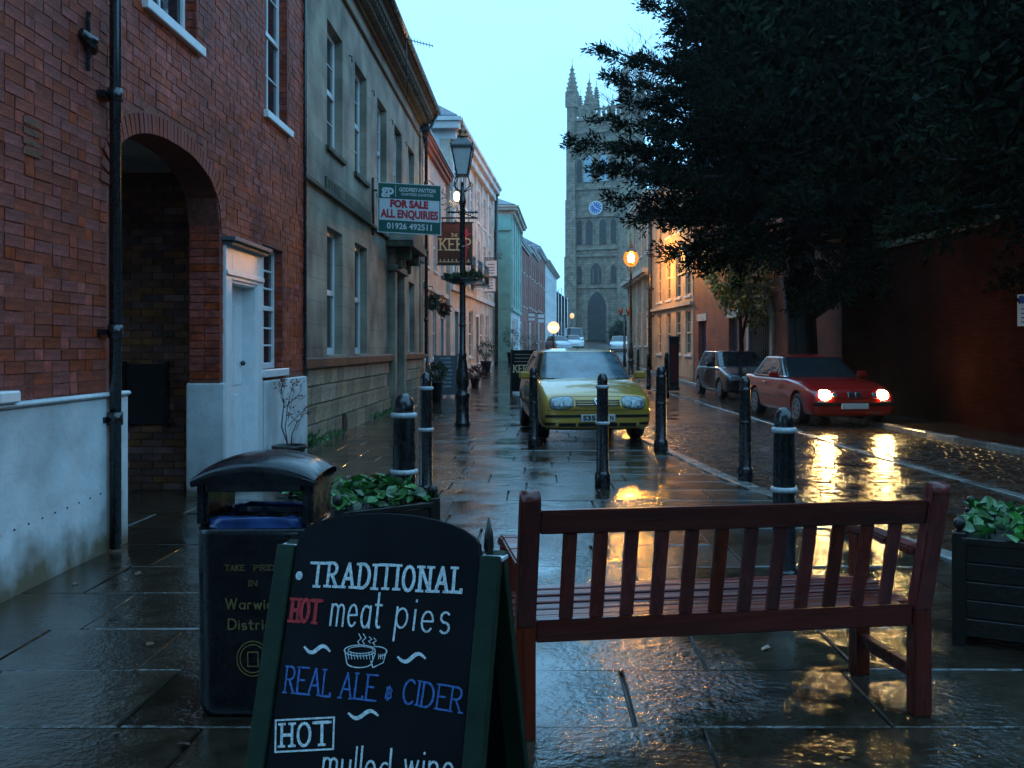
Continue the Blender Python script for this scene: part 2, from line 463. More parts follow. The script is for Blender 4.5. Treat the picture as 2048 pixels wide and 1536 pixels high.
M['twig'] = mat('bare_twig', (0.06, 0.045, 0.035), 0.6)
M['slab'] = wetmat('wet_paving_stone', (0.048, 0.034, 0.022), (0.018, 0.013, 0.008), 0.03, 0.13, bump1=0.005, s1=2.4, bump2=0.0070, s2=27, ior=1.9, pud=0.47)
M['slabfar'] = wetmat('wet_paving_far', (0.06, 0.043, 0.03), (0.03, 0.022, 0.015), 0.06, 0.20, bump1=0.006, s1=1.2, bump2=0.0035, s2=22, ior=1.75, pud=0.5, joints=(0.9, 0.62, 0.012))
M['joint'] = wetmat('wet_joint_grit', (0.035, 0.030, 0.024), (0.02, 0.018, 0.014), 0.25, 0.5, bump2=0.004, s2=60)
M['sett'] = wetmat('wet_road_sett', (0.075, 0.036, 0.020), (0.035, 0.018, 0.010), 0.07, 0.22, bump1=0.006, s1=7, bump2=0.0042, s2=75, objrand=0.3, ior=1.65, pud=0.45)
M['road'] = wetmat('wet_road_far', (0.095, 0.052, 0.033), (0.055, 0.030, 0.020), 0.09, 0.24, bump1=0.008, s1=3, bump2=0.0025, s2=50, ior=1.55, pud=0.45, joints=(0.22, 0.11, 0.008))
M['kerb'] = wetmat('wet_kerb_stone', (0.24, 0.23, 0.21), (0.15, 0.145, 0.13), 0.10, 0.3, bump2=0.002, s2=50, ior=1.5)
M['earth'] = mat('dark_ground', (0.035, 0.033, 0.028), 0.5, var=0.3, vscale=0.3, bump=0.02, bscale=3, coords='World')
M['deadleaf'] = mat('fallen_leaf', (0.14, 0.06, 0.02), 0.35, objrand=0.5)
M['rubber'] = mat('tyre_rubber', (0.010, 0.010, 0.011), 0.5, var=0.3, vscale=30)
M['alloy'] = mat('wheel_alloy', (0.42, 0.43, 0.45), 0.35, metal=0.8)
M['carblack'] = mat('black_trim', (0.008, 0.008, 0.009), 0.35)
M['skyglass'] = mat('sky_tinted_windscreen', (0.17, 0.24, 0.27), 0.18, col2=(0.05, 0.08, 0.10), vscale=3.0, bump=0.001, bscale=60, ior=1.8)  # pale sky reflection painted into the windscreen's base colour
M['carglass'] = mat('car_glass', (0.018, 0.024, 0.028), 0.03, bump=0.0004, bscale=8, coat=0.0, ior=1.7)
M['chrome'] = mat('bright_trim', (0.65, 0.66, 0.68), 0.15, metal=1.0)
M['lens'] = mat('clear_lamp_lens', (0.30, 0.34, 0.36), 0.12, metal=0.3, ior=1.5, var=.5, vscale=26, bump=.002, bscale=40)
M['reflector'] = mat('lamp_reflector', (.20,.22,.22), .3, metal=.9, var=.3, vscale=40)
M['platew'] = mat('plate_white', (0.62, 0.62, 0.60), 0.35)
M['mirrorglass'] = mat('mirror_glass', (0.6, 0.6, 0.6), 0.03, metal=1.0)
def paint(name, col, metal=0.0, r=0.28):
    return mat(name, col, r, metal=metal, coat=1.0, bump=0.0004, bscale=160, ior=1.45, var=0.04, vscale=6)
M['pgold'] = paint('yellow_green_metallic_paint', (0.52, 0.30, 0.05), 0.2, 0.22)
M['pred'] = paint('dark_red_paint', (0.42, 0.010, 0.010))
M['pblack'] = paint('black_paint', (0.012, 0.014, 0.018))
M['psilver'] = paint('silver_paint', (0.45, 0.50, 0.54), 0.3)
M['pwhite'] = paint('white_car_paint', (0.68, 0.72, 0.74))
M['pblue'] = paint('dark_blue_paint', (0.06, 0.10, 0.20))
M['headlit'] = mat('lit_headlamp', (1, 0.9, 0.7), 0.3, emit=(1.0, 0.60, 0.17), estr=200.0)
M['sodium'] = mat('lit_sodium_lamp', (1, 0.6, 0.2), 0.3, emit=(1.0, 0.40, 0.05), estr=70.0)
M['sodiumbright'] = mat('bright_sodium_lamp', (1, 0.6, 0.2), 0.3, emit=(1.0, 0.40, 0.05), estr=1900.0)
g_ = bpy.data.materials.new('lamp_halo_glow'); g_.use_nodes = True; gn = g_.node_tree; gn.nodes.clear()  # see-through orange emission that stands in for the lamp's halo
go_ = gn.nodes.new('ShaderNodeOutputMaterial'); ge_ = gn.nodes.new('ShaderNodeEmission'); gt_ = gn.nodes.new('ShaderNodeBsdfTransparent'); gm_ = gn.nodes.new('ShaderNodeMixShader')
ge_.inputs['Color'].default_value = (1.0, .30, .015, 1); ge_.inputs['Strength'].default_value = 1.5; gm_.inputs[0].default_value = .5
gn.links.new(gt_.outputs[0], gm_.inputs[1]); gn.links.new(ge_.outputs[0], gm_.inputs[2]); gn.links.new(gm_.outputs[0], go_.inputs[0]); M['haloglow'] = g_
M['warmlit'] = mat('lit_warm_lamp', (1, 0.7, 0.3), 0.3, emit=(1.0, 0.60, 0.20), estr=16.0)
M['signlit'] = mat('lit_round_sign', (1, 0.7, 0.5), 0.4, emit=(1.0, 0.50, 0.20), estr=2.2)
M['signlitw'] = mat('lit_round_sign_bar', (1, 0.9, 0.8), 0.4, emit=(1.0, 0.86, 0.62), estr=2.6)
M['frost'] = mat('frosted_lantern_pane', (0.55, 0.56, 0.55), 0.35, var=0.08, vscale=8)
M['copper'] = mat('weathered_copper', (0.28, 0.12, 0.06), 0.4, metal=0.5, var=0.3, vscale=12)
M['signgreen'] = mat('sign_green', (0.012, 0.11, 0.085), 0.35)
M['signwhite'] = mat('sign_white', (0.72, 0.74, 0.76), 0.35, var=0.05, vscale=8)
M['signred'] = mat('sign_red', (0.55, 0.03, 0.05), 0.4)
M['signbrown'] = mat('pub_sign_maroon', (0.075, 0.022, 0.012), 0.3, var=0.3, vscale=5)
M['cream_print'] = mat('cream_lettering', (0.66, 0.56, 0.30), 0.45)
M['gateblack'] = mat('dark_opening', (0.004, 0.004, 0.004), 0.6)
M['doorgreen'] = mat('dark_door_paint', (0.02, 0.028, 0.024), 0.35)
M['bluedoor'] = mat('dark_blue_paint_door', (0.02, 0.03, 0.06), 0.35)
M['redbox'] = mat('dark_red_box_paint', (0.12, 0.010, 0.012), 0.35, var=0.3, vscale=8)
M['clockface'] = mat('clock_face_blue', (0.05, 0.12, 0.30), 0.5)
M['clockgold'] = mat('clock_markings', (0.75, 0.78, 0.75), 0.4)
M['plaster'] = mat('passage_plaster', (0.75, 0.75, 0.72), 0.8, var=0.15, vscale=2, stain=0.3)
M['yellow'] = mat('yellow_plate', (0.55, 0.33, 0.02), 0.5)
# ---------------------------------------------------------------- lettering
def A(cx, cy, rx, ry, a0, a1, n=10):
    return [(cx + rx * math.cos(R(a0 + (a1 - a0) * i / n)), cy + ry * math.sin(R(a0 + (a1 - a0) * i / n))) for i in range(n + 1)]
GL = {
 'A': (.72, [[(0, 0), (.36, 1), (.72, 0)], [(.14, .36), (.58, .36)]]),
 'C': (.62, [A(.36, .5, .36, .5, 50, 310, 14)]),
 'D': (.64, [[(0, 0), (0, 1)], [(0, 1), (.2, 1)] + A(.2, .5, .44, .5, 90, -90, 12) + [(0, 0)]]),
 'E': (.54, [[(0, 0), (0, 1)], [(0, 1), (.54, 1)], [(0, .52), (.42, .52)], [(0, 0), (.54, 0)]]),
 'H': (.60, [[(0, 0), (0, 1)], [(.6, 0), (.6, 1)], [(0, .5), (.6, .5)]]),
 'I': (.0, [[(0, 0), (0, 1)]]),
 'K': (.62, [[(0, 0), (0, 1)], [(.58, 1), (0, .42)], [(.2, .6), (.62, 0)]]),
 'L': (.50, [[(0, 1), (0, 0)], [(0, 0), (.5, 0), (.5, .12)]]),
 'N': (.64, [[(0, 0), (0, 1)], [(0, 1), (.64, 0)], [(.64, 0), (.64, 1)]]),
 'O': (.70, [A(.35, .5, .35, .5, 90, 450, 18)]),
 'P': (.54, [[(0, 0), (0, 1)], [(0, 1)] + A(.24, .74, .30, .26, 90, -90, 10) + [(0, .48)]]),
 'R': (.60, [[(0, 0), (0, 1)], [(0, 1)] + A(.24, .75, .30, .25, 90, -90, 10) + [(0, .5)], [(.24, .5), (.6, 0)]]),
 'S': (.5, [A(.25, .75, .25, .25, 40, 270, 10) + A(.25, .25, .25, .25, 90, -140, 10)]),
 'T': (.66, [[(0, 1), (.66, 1)], [(.33, 1), (.33, 0)]]),
 'W': (.9, [[(0, 1), (.22, 0), (.45, .9), (.68, 0), (.9, 1)]]),
 'a': (.44, [A(.22, .27, .22, .27, 60, 360, 12), [(.44, .54), (.44, 0)]]),
 'c': (.4, [A(.23, .27, .23, .27, 55, 305, 10)]),
 'd': (.46, [A(.22, .27, .22, .27, 60, 360, 12), [(.46, 1), (.46, 0)]]),
 'e': (.44, [[(.02, .28), (.44, .30)] + A(.22, .28, .22, .27, 10, 320, 12)]),
 'i': (.0, [[(0, .54), (0, 0)], [(0, .76), (0, .80)]]),
 'k': (.4, [[(0, 0), (0, 1)], [(.36, .54), (0, .22)], [(.12, .32), (.4, 0)]]),
 'l': (.0, [[(0, 1), (0, 0)]]),
 'm': (.66, [[(0, 0), (0, .54)], [(0, .4)] + A(.165, .38, .165, .16, 180, 0, 8) + [(.33, 0)], [(.33, .4)] + A(.495, .38, .165, .16, 180, 0, 8) + [(.66, 0)]]),
 'n': (.38, [[(0, 0), (0, .54)], [(0, .36)] + A(.19, .35, .19, .19, 180, 0, 8) + [(.38, 0)]]),
 'p': (.44, [[(0, .56), (0, -.34)], A(.22, .28, .22, .26, 170, -170, 14)]),
 'r': (.28, [[(0, 0), (0, .54)], [(0, .36)] + A(.16, .38, .16, .16, 160, 60, 6)]),
 's': (.36, [A(.18, .40, .17, .14, 40, 270, 8) + A(.18, .13, .18, .14, 90, -140, 8)]),
 't': (.34, [[(.12, .86), (.12, .1)] + A(.24, .12, .12, .12, 180, 300, 5), [(0, .56), (.32, .56)]]),
 'u': (.40, [[(0, .54), (0, .2)] + A(.2, .2, .2, .2, 180, 360, 8) + [(.4, .54)], [(.4, .54), (.4, 0)]]),
 'w': (.6, [[(0, .54), (.15, 0), (.3, .5), (.45, 0), (.6, .54)]]),
 '&': (.34, [[(.14, 1.08), (.14, -.1)], [(0, .02), (0, .98)], [(0, .95)] + A(.12, .73, .2, .22, 90, -90, 7) + A(.12, .27, .22, .24, 90, -90, 7) + [(0, .04)]]),
 '.': (.06, [A(.0, .35, .07, .09, 0, 360, 8)]),
}
_eps = [0.0]
def ribbon(mb, pts, w, f, h=0.0012, closed=False, taper=False):
    """a raised painted stroke; f(u, v, t) places it on its surface at height t"""
    for i in range(len(pts) - 1):
        a = Vector(pts[i]); b = Vector(pts[i + 1]); d = b - a
        if d.length < 1e-6: continue
        d.normalize(); n = Vector((-d.y, d.x)) * (w / 2); e = d * (w * 0.35)
        _eps[0] = (_eps[0] + 0.00007) % 0.0009
        hh = h + _eps[0]
        q = [a - e - n, b + e - n, b + e + n, a - e + n]
        mb.add([f(p.x, p.y, 0.0002) for p in q] + [f(p.x, p.y, hh) for p in q],
               [(4, 5, 6, 7), (0, 1, 5, 4), (1, 2, 6, 5), (2, 3, 7, 6), (3, 0, 4, 7)])

def strokes(mb, text, p0, p1, h, sw, f, serif=0.0, jit=0.0, gap=0.20, space=0.45):
    """write text between surface points p0 and p1 (baseline), cap height h"""
    ws = []
    for c in text:
        ws.append(space if c == ' ' else GL[c][0] + gap)
    tot = sum(ws) - gap
    p0 = Vector(p0); p1 = Vector(p1); L = (p1 - p0).length
    ex = (p1 - p0) / L; ey = Vector((-ex.y, ex.x)); sx = L / tot
    x = 0
    for c, wd in zip(text, ws):
        if c != ' ':
            jy = random.uniform(-jit, jit) * h
            def T(q): return p0 + ex * ((x + q[0]) * sx) + ey * (q[1] * h + jy)
            for pl in GL[c][1]:
                pts = [T(q) for q in pl]
                ribbon(mb, pts, sw * random.uniform(.9, 1.15), f)
                if serif > 0:
                    for q in (pl[0], pl[-1]):
                        if (q[1] in (0, 1)) and len(pl) <= 3:
                            c0 = T(q); ribbon(mb, [c0 - ex * serif, c0 + ex * serif], sw * 0.8, f)
        x += wd

def textmesh(s, size, width, depth=0.004, bold=0.0, name='lettering'):
    cu = bpy.data.curves.new(name, 'FONT'); cu.body = s; cu.size = size; cu.extrude = depth / 2; cu.offset = bold
    cu.align_x = 'CENTER'; cu.align_y = 'CENTER'; cu.resolution_u = 3
    o = bpy.data.objects.new(name, cu); COL.objects.link(o)
    bpy.context.view_layer.update()
    me = bpy.data.meshes.new_from_object(o)
    bpy.data.objects.remove(o)
    if width:
        xs = [v.co.x for v in me.vertices]; w = max(xs) - min(xs); c = (max(xs) + min(xs)) / 2
        for v in me.vertices: v.co.x = (v.co.x - c) * width / w
    return me
def textobj(s, size, width, mat, parent, loc, bold=0.0, depth=0.004):
    """upright text facing -y in the parent's frame"""
    me = textmesh(s, size, width, depth, bold)
    me.transform(Matrix.Rotation(R(90), 4, 'X'))
    me.materials.append(mat)
    return link('lettering', me, parent, loc)

# ---------------------------------------------------------------- the ground
def lerp_poly(P, y):
    for (xa, ya), (xb, yb) in zip(P, P[1:]):
        if ya <= y <= yb: return xa + (xb - xa) * (y - ya) / (yb - ya)
    return P[0][0] if y < P[0][1] else P[-1][0]
KERB = [(4.3, 0), (3.62, 4), (2.92, 6.9), (2.2, 10.67), (1.77, 15.3), (1.62, 20), (1.62, 30), (2.2, 50), (4.6, 100), (8, 178)]
CHAN = [(5.6, 0), (5.0, 8), (4.72, 14), (4.68, 20), (4.45, 26.9), (3.7, 33), (3.9, 48), (6.2, 100), (10, 178)]
FARK = [(8.1, 0), (7.2, 9), (6.85, 13.8), (6.55, 17), (6.45, 22), (6.25, 25), (5.3, 38), (5.1, 60), (8.4, 110), (12, 178)]
RWALL = [(9.6, -4), (8.9, 6), (8.2, 13), (7.45, 23.6), (6.1, 37.7)]
kerb = lambda y: lerp_poly(KERB, y)
chan = lambda y: lerp_poly(CHAN, y)
fark = lambda y: lerp_poly(FARK, y)
rwall = lambda y: lerp_poly(RWALL, y)
RD = -0.06          # the road lies this much lower than the paving
def sheet(name, fl, fr, y0, y1, z, mat, step=1.5, kind='structure', th=None):
    ys = np.linspace(y0, y1, max(2, int((y1 - y0) / step) + 1))
    mb = MB()
    vs = []
    for y in ys:
        vs += [(fl(y), y, zg(y) + z), (fr(y), y, zg(y) + z)]
    fs = [(2 * i, 2 * i + 1, 2 * i + 3, 2 * i + 2) for i in range(len(ys) - 1)]
    mb.add(vs, fs)
    o = mb.build(name, mat)
    if kind: o['kind'] = kind
    return o
g = MB()
ys = [-60, 0, 10, 25] + list(np.linspace(30, 180, 31)) + [260, 600]
vs = []
for y in ys: vs += [(-400, y, zg(y) - 0.16), (400, y, zg(y) - 0.16)]
g.add(vs, [(2 * i, 2 * i + 1, 2 * i + 3, 2 * i + 2) for i in range(len(ys) - 1)])
struct(g.build('ground', M['earth']))

SL1 = 21.5          # slabs are laid singly up to here
pav = sheet('pavement', lambda y: -6.2, kerb, -2, SL1, -0.028, M['joint'])
pavf = sheet('pavement', lambda y: -6.2 if y < 62 else -4, kerb, SL1, 178, 0.0, M['slabfar'])
road = sheet('road', kerb, fark, -2, 178, RD - 0.012, M['road'])
rpav = sheet('side_pavement', fark, lambda y: rwall(y) + 0.6 if y < 37.6 else fark(y) + 1.6, -2, 178, 0.02, M['slabfar'])

# paving slabs, each its own piece
sm = MB().box(-.5, .5, -.5, .5, -.03, 0).mesh('paving_slab', 0.0)
bm_ = bmesh.new(); bm_.from_mesh(sm)
bmesh.ops.bevel(bm_, geom=[e for e in bm_.edges if all(v.co.z > -0.001 for v in e.verts)], offset=0.007, segments=1, affect='EDGES')
bm_.to_mesh(sm); bm_.free(); sm.materials.append(M['slab'])
rs = random.Random(5)
y = 1.2; row = 0; nslab = 0
while y < SL1 - 0.3:
    dy = rs.uniform(.56, .74)
    x = -6.0 + rs.uniform(0, .6) if 6.9 < y < 9.7 else (-3.45 if y > 12.8 else -3.12)
    x -= rs.uniform(0, .0)
    K = kerb(y + dy / 2) - 0.17
    first = True
    while x < K - 0.12:
        dx = rs.uniform(.62, 1.15)
        if first: dx *= rs.uniform(.5, 1); first = False
        x2 = min(x + dx, K)
        if K - x2 < 0.3: x2 = K
        # skip what the camera can never see
        if x2 * 1950 / (y + dy) + 1075 > -150:
            o = link('paving_slab', sm, pav, ((x + x2) / 2, y + dy / 2, rs.uniform(-.0035, .0035)))
            o.scale = ((x2 - x) - 0.010, dy - 0.010, 1)
            o.rotation_euler = (rs.gauss(0, .0035), rs.gauss(0, .0035), rs.gauss(0, .003))
            nslab += 1
        x = x2
    y += dy; row += 1
print('slabs', nslab)

# kerb stones along the paving edge
kb = MB()
kerbo = bpy.data.objects.new('kerb', None); COL.objects.link(kerbo); struct(kerbo)
km = MB().box(-.5, .5, -.075, .075, -.14, 0.012).mesh('kerb_stone', 0.012); km.materials.append(M['kerb'])
y = 2.0
while y < 60:
    L = 0.9 if y < 25 else 1.8
    xa, xb = kerb(y), kerb(y + L)
    a = math.atan2(L, xb - xa); ln = math.hypot(L, xb - xa)
    o = link('kerb_stone', km, kerbo, ((xa + xb) / 2 - 0.075, y + L / 2, (zg(y) + zg(y + L)) / 2 + rs.uniform(-.004, .004)))
    o.rotation_euler = (0, 0, a + rs.gauss(0, .004)); o.scale = (ln - 0.012, 1, 1)
    y += L
ko2 = bpy.data.objects.new('kerb', None); COL.objects.link(ko2); struct(ko2)
y = 2.0
while y < 60:
    L = 0.9 if y < 36 else 1.8
    xa, xb = fark(y), fark(y + L)
    o = link('kerb_stone', km, ko2, ((xa + xb) / 2, y + L / 2, (zg(y) + zg(y + L)) / 2 + 0.018))
    o.rotation_euler = (0, 0, math.atan2(L, xb - xa)); o.scale = (math.hypot(L, xb - xa) - 0.01, 1, 1)
    y += L
# flush drainage channel down the road
cm = MB().box(-.5, .5, -.06, .06, -.05, 0).mesh('channel_stone', 0.008); cm.materials.append(M['kerb'])
ch = bpy.data.objects.new('road_channel', None); COL.objects.link(ch); struct(ch)
y = 5.0
while y < 60:
    L = 0.6 if y < 30 else 1.5
    xa, xb = chan(y), chan(y + L)
    o = link('channel_stone', cm, ch, ((xa + xb) / 2, y + L / 2, zg(y + L / 2) + RD + rs.uniform(.004, .012)))
    o.rotation_euler = (0, 0, math.atan2(L, xb - xa)); o.scale = (math.hypot(L, xb - xa) - 0.01, 1, 1)
    y += L
# road setts: the nearest singly, the rest as one mass
sv = MB()
p = [(-.5, -.5, -.03), (.5, -.5, -.03), (.5, .5, -.03), (-.5, .5, -.03), (-.46, -.42, 0), (.46, -.42, 0), (.46, .42, 0), (-.46, .42, 0)]
sv.hexa(p); stm = sv.mesh('sett'); stm.materials.append(M['sett'])
rest = MB(); near = []
y = 6.0
while y < 19.5:
    x = kerb(y) + 0.03 + rs.uniform(0, .1); off = 0
    while x < min(fark(y) - 0.16, y * 0.53 + 0.4):
        w = rs.uniform(.17, .23)
        if abs(x + w / 2 - chan(y)) > 0.16:
            near.append((x + w / 2, y + .055, w))
        x += w + 0.006
    y += 0.112
near.sort(key=lambda q: q[1])
for i, (x, y, w) in enumerate(near):
    tl = (rs.gauss(0, .022), rs.gauss(0, .008)); z = RD + rs.uniform(-.003, .004)
    if i < 300:
        o = link('sett', stm, road, (x, y, z)); o.scale = (w - .008, .104, 1); o.rotation_euler = (tl[0], tl[1], rs.gauss(0, .02))
    else:
        Mx = Matrix.Translation((x, y, z)) @ Matrix.Rotation(tl[0], 4, 'X') @ Matrix.Rotation(tl[1], 4, 'Y') @ Matrix.Diagonal((w - .008, .104, 1, 1))
        rest.hexa([tuple(Mx @ Vector(q)) for q in p])
o = rest.build('setts', M['sett'], road); o['kind'] = 'stuff'

# ---------------------------------------------------------------- windows, buildings
def window(parent, u0, u1, z0, z1, y=0.10, frame=None, nx=2, nz=2, t=0.05, sill=True, sillmat=None, depth=0.05, single=True, sillout=0.06, bars=0.022):
    """sash window in an opening of a facade, in the facade's frame: panes are sub-parts"""
    frame = frame or M['whitepaint']
    mb = MB()
    zm = (z0 + z1) / 2
    mb.box(u0, u0 + t, y, y + depth, z0, z1); mb.box(u1 - t, u1, y, y + depth, z0, z1)
    mb.box(u0 + t, u1 - t, y, y + depth, z0, z0 + t * 1.3); mb.box(u0 + t, u1 - t, y, y + depth, z1 - t, z1)
    mb.box(u0 + t, u1 - t, y - 0.008, y + depth, zm - t * .5, zm + t * .5)
    a0, a1 = u0 + t, u1 - t
    for (b0, b1) in ((z0 + t * 1.3, zm - t * .5), (zm + t * .5, z1 - t)):
        for i in range(1, nx):
            c = a0 + (a1 - a0) * i / nx; mb.box(c - bars / 2, c + bars / 2, y + .01, y + depth - .01, b0, b1)
        for j in range(1, nz):
            c = b0 + (b1 - b0) * j / nz
            for i in range(nx):
                c0 = a0 + (a1 - a0) * i / nx + (bars / 2 if i else 0); c1 = a0 + (a1 - a0) * (i + 1) / nx - (bars / 2 if i < nx - 1 else 0)
                mb.box(c0, c1, y + .012, y + depth - .012, c - bars / 2, c + bars / 2)
    w = mb.build('window', frame, parent, bevel=0.003 if single else 0)
    cells = []
    for (b0, b1) in ((z0 + t * 1.3, zm - t * .5), (zm + t * .5, z1 - t)):
        for i in range(nx):
            for j in range(nz if single else 1):
                nzz = nz if single else 1
                cells.append((a0 + (a1 - a0) * i / nx, a0 + (a1 - a0) * (i + 1) / nx, b0 + (b1 - b0) * j / nzz, b0 + (b1 - b0) * (j + 1) / nzz))
            if not single and i == 0: pass
    if not single:
        cells = [(a0, a1, z0 + t, zm), (a0, a1, zm, z1 - t)]
    for c in cells:
        pb = MB().box(c[0], c[1], y + depth * .55, y + depth * .55 + .006, c[2], c[3])
        pb.build('pane', M['glass'], w)
    if sill:
        MB().box(u0 - .09, u1 + .09, -sillout, y + .01, z0 - .09, z0 - .002).build('sill', sillmat or M['whitepaint'], w, bevel=0.008)
    return w

def wall(mb, L, z0, z1, D, ops, rev=0.12, back=True):
    """front wall (y = 0 plane, looking to -y) with rectangular openings, ends and back"""
    us = sorted({0, L} | {o[0] for o in ops} | {o[1] for o in ops}); zs = sorted({z0, z1} | {o[2] for o in ops} | {o[3] for o in ops})
    us = [u for u in us if 0 <= u <= L]; zs = [z for z in zs if z0 <= z <= z1]
    for i in range(len(us) - 1):
        for j in range(len(zs) - 1):
            uc = (us[i] + us[i + 1]) / 2; zc = (zs[j] + zs[j + 1]) / 2
            if any(o[0] < uc < o[1] and o[2] < zc < o[3] for o in ops): continue
            mb.add([(us[i], 0, zs[j]), (us[i + 1], 0, zs[j]), (us[i + 1], 0, zs[j + 1]), (us[i], 0, zs[j + 1])], [(0, 1, 2, 3)])
    for o in ops:
        a, b, c, d = o[:4]; r = o[4] if len(o) > 4 and isinstance(o[4], (int, float)) else rev
        mb.add([(a, 0, c), (a, 0, d), (a, r, d), (a, r, c)], [(0, 1, 2, 3)])
        mb.add([(b, 0, c), (b, 0, d), (b, r, d), (b, r, c)], [(3, 2, 1, 0)])
        mb.add([(a, 0, d), (b, 0, d), (b, r, d), (a, r, d)], [(0, 1, 2, 3)])
        mb.add([(a, 0, c), (b, 0, c), (b, r, c), (a, r, c)], [(3, 2, 1, 0)])
        mb.add([(a, r, c), (b, r, c), (b, r, d), (a, r, d)], [(0, 1, 2, 3)])
    mb.add([(0, 0, z0), (0, 0, z1), (0, D, z1), (0, D, z0)], [(0, 1, 2, 3)])
    mb.add([(L, 0, z0), (L, 0, z1), (L, D, z1), (L, D, z0)], [(3, 2, 1, 0)])
    mb.add([(0, D, z0), (L, D, z0), (L, D, z1), (0, D, z1)], [(3, 2, 1, 0)])
    mb.add([(0, 0, z1), (L, 0, z1), (L, D, z1), (0, D, z1)], [(0, 1, 2, 3)])

def rawbuild(mb, name, mat, parent):
    me = bpy.data.meshes.new(name); me.from_pydata(mb.V, [], mb.F); me.materials.append(mat)
    return link(name, me, parent)

def roofmb(L, D, z, h, over=0.3, hip=True, th=0.08, hipl=None):
    hl = hipl if hipl is not None else D / 2
    mb = MB()
    b = [(-over, -over), (L + over, -over), (L + over, D + over), (-over, D + over)]
    r = [(hl if hip else -over, D / 2), (L - hl if hip else L + over, D / 2)]
    v = [(x, y, z) for x, y in b] + [(r[0][0], r[0][1], z + h), (r[1][0], r[1][1], z + h)]
    v2 = [(x, y, zz + th) for x, y, zz in v]
    mb.add(v + v2, [(0, 1, 2, 3), (6, 7, 11, 10), (7, 8, 11), (8, 9, 10, 11), (9, 6, 10), (0, 1, 7, 6), (1, 2, 8, 7), (2, 3, 9, 8), (3, 0, 6, 9)])
    return mb

def building(name, label, p0, p1, zt, D, wmat, wins=(), doors=(), zb=0.0, roof=(2.5, True), cornice=None, frame=None, rev=0.12, nxz=(2, 2),
             sillmat=None, roofmat=None, group=None, over=0.3, base=None, doormat=None, t=0.06, sill=True):
    ang = math.atan2(p1[1] - p0[1], p1[0] - p0[0]); L = math.hypot(p1[1] - p0[1], p1[0] - p0[0])
    root = thing(name, label, 'building', (p0[0], p0[1], zb), ang, group)
    h = zt - zb
    ops = [(w[0], w[1], w[2], w[3], rev) for w in wins] + [(d[0], d[1], d[2], d[3], 0.18) for d in doors]
    mb = MB(); wall(mb, L, -0.6, h, D, ops); rawbuild(mb, 'wall', wmat, root)
    for w in wins:
        window(root, w[0], w[1], w[2], w[3], y=rev - .06, frame=frame, nx=nxz[0], nz=nxz[1], single=False, t=t, sillmat=sillmat, sill=sill)
    for d in doors:
        dm = MB(); dm.box(d[0] + .05, d[1] - .05, .12, .17, d[2], d[3] - .05)
        for k in range(2):
            for s in range(2):
                uu = d[0] + .05 + (d[1] - d[0] - .1) * (.12 + .44 * s); vv = d[2] + (d[3] - d[2]) * (.1 + .45 * k)
                dm.box(uu, uu + (d[1] - d[0] - .1) * .32, .105, .12, vv, vv + (d[3] - d[2]) * .36)
        do = dm.build('door', doormat or M['doorgreen'], root)
        fm = MB(); fm.box(d[0] - .1, d[0], -.03, .06, d[2], d[3] + .1); fm.box(d[1], d[1] + .1, -.03, .06, d[2], d[3] + .1); fm.box(d[0], d[1], -.03, .06, d[3], d[3] + .12)
        fm.build('door_frame', frame or M['whitepaint'], do)
    if roof: roofmb(L, D, h + (cornice[0] * 0.0 if cornice else 0), roof[0], over, roof[1], hipl=roof[2] if len(roof) > 2 else None).build('roof', roofmat or M['slate'], root)
    if cornice:
        ch_, pr, cmat = cornice
        cb = MB()
        cb.box(-.02, L + .02, -pr * .45, D, h - ch_, h - ch_ * .55)
        cb.box(-pr * .8, L + pr * .8, -pr * .8, D + .01, h - ch_ * .55 + .001, h - ch_ * .2)
        cb.box(-pr, L + pr, -pr, D + .02, h - ch_ * .2 + .001, h - .005)
        cb.build('cornice', cmat, root)
    if base:
        bb = MB().box(-.03, L + .03, -.05, .0, -.6, base[0]); bb.build('plinth', base[1], root)
    return root, L
# ---------------------------------------------------------------- brick house with the archway, on the left
FX = -3.10
bh = thing('brick_house', 'red brick house with white rendered plinth and an arched carriage passage', 'building', (FX, 4.0, 0), R(90))
# frame: u = Y - 4, y = into the house, z up
Y0 = 4.0; LB = 12.93 - Y0; TOP = 8.6
ARC0, ARC1 = 7.05 - Y0, 9.52 - Y0
def archz(u):       # underside of the carriage arch
    c = (ARC0 + ARC1) / 2; hw = (ARC1 - ARC0) / 2
    t = max(-1, min(1, (u - c) / hw))
    return 2.62 + 0.57 * (1 - abs(t) ** 2.3) ** (1 / 2.3)
OPS = [(9.62 - Y0, 10.86 - Y0, 0, 2.50), (10.98 - Y0, 11.86 - Y0, 1.20, 2.62), (11.12 - Y0, 12.08 - Y0, 4.15, 6.15), (7.72 - Y0, 8.86 - Y0, 4.20, 6.3)]
WT = 0.30
mb = MB()
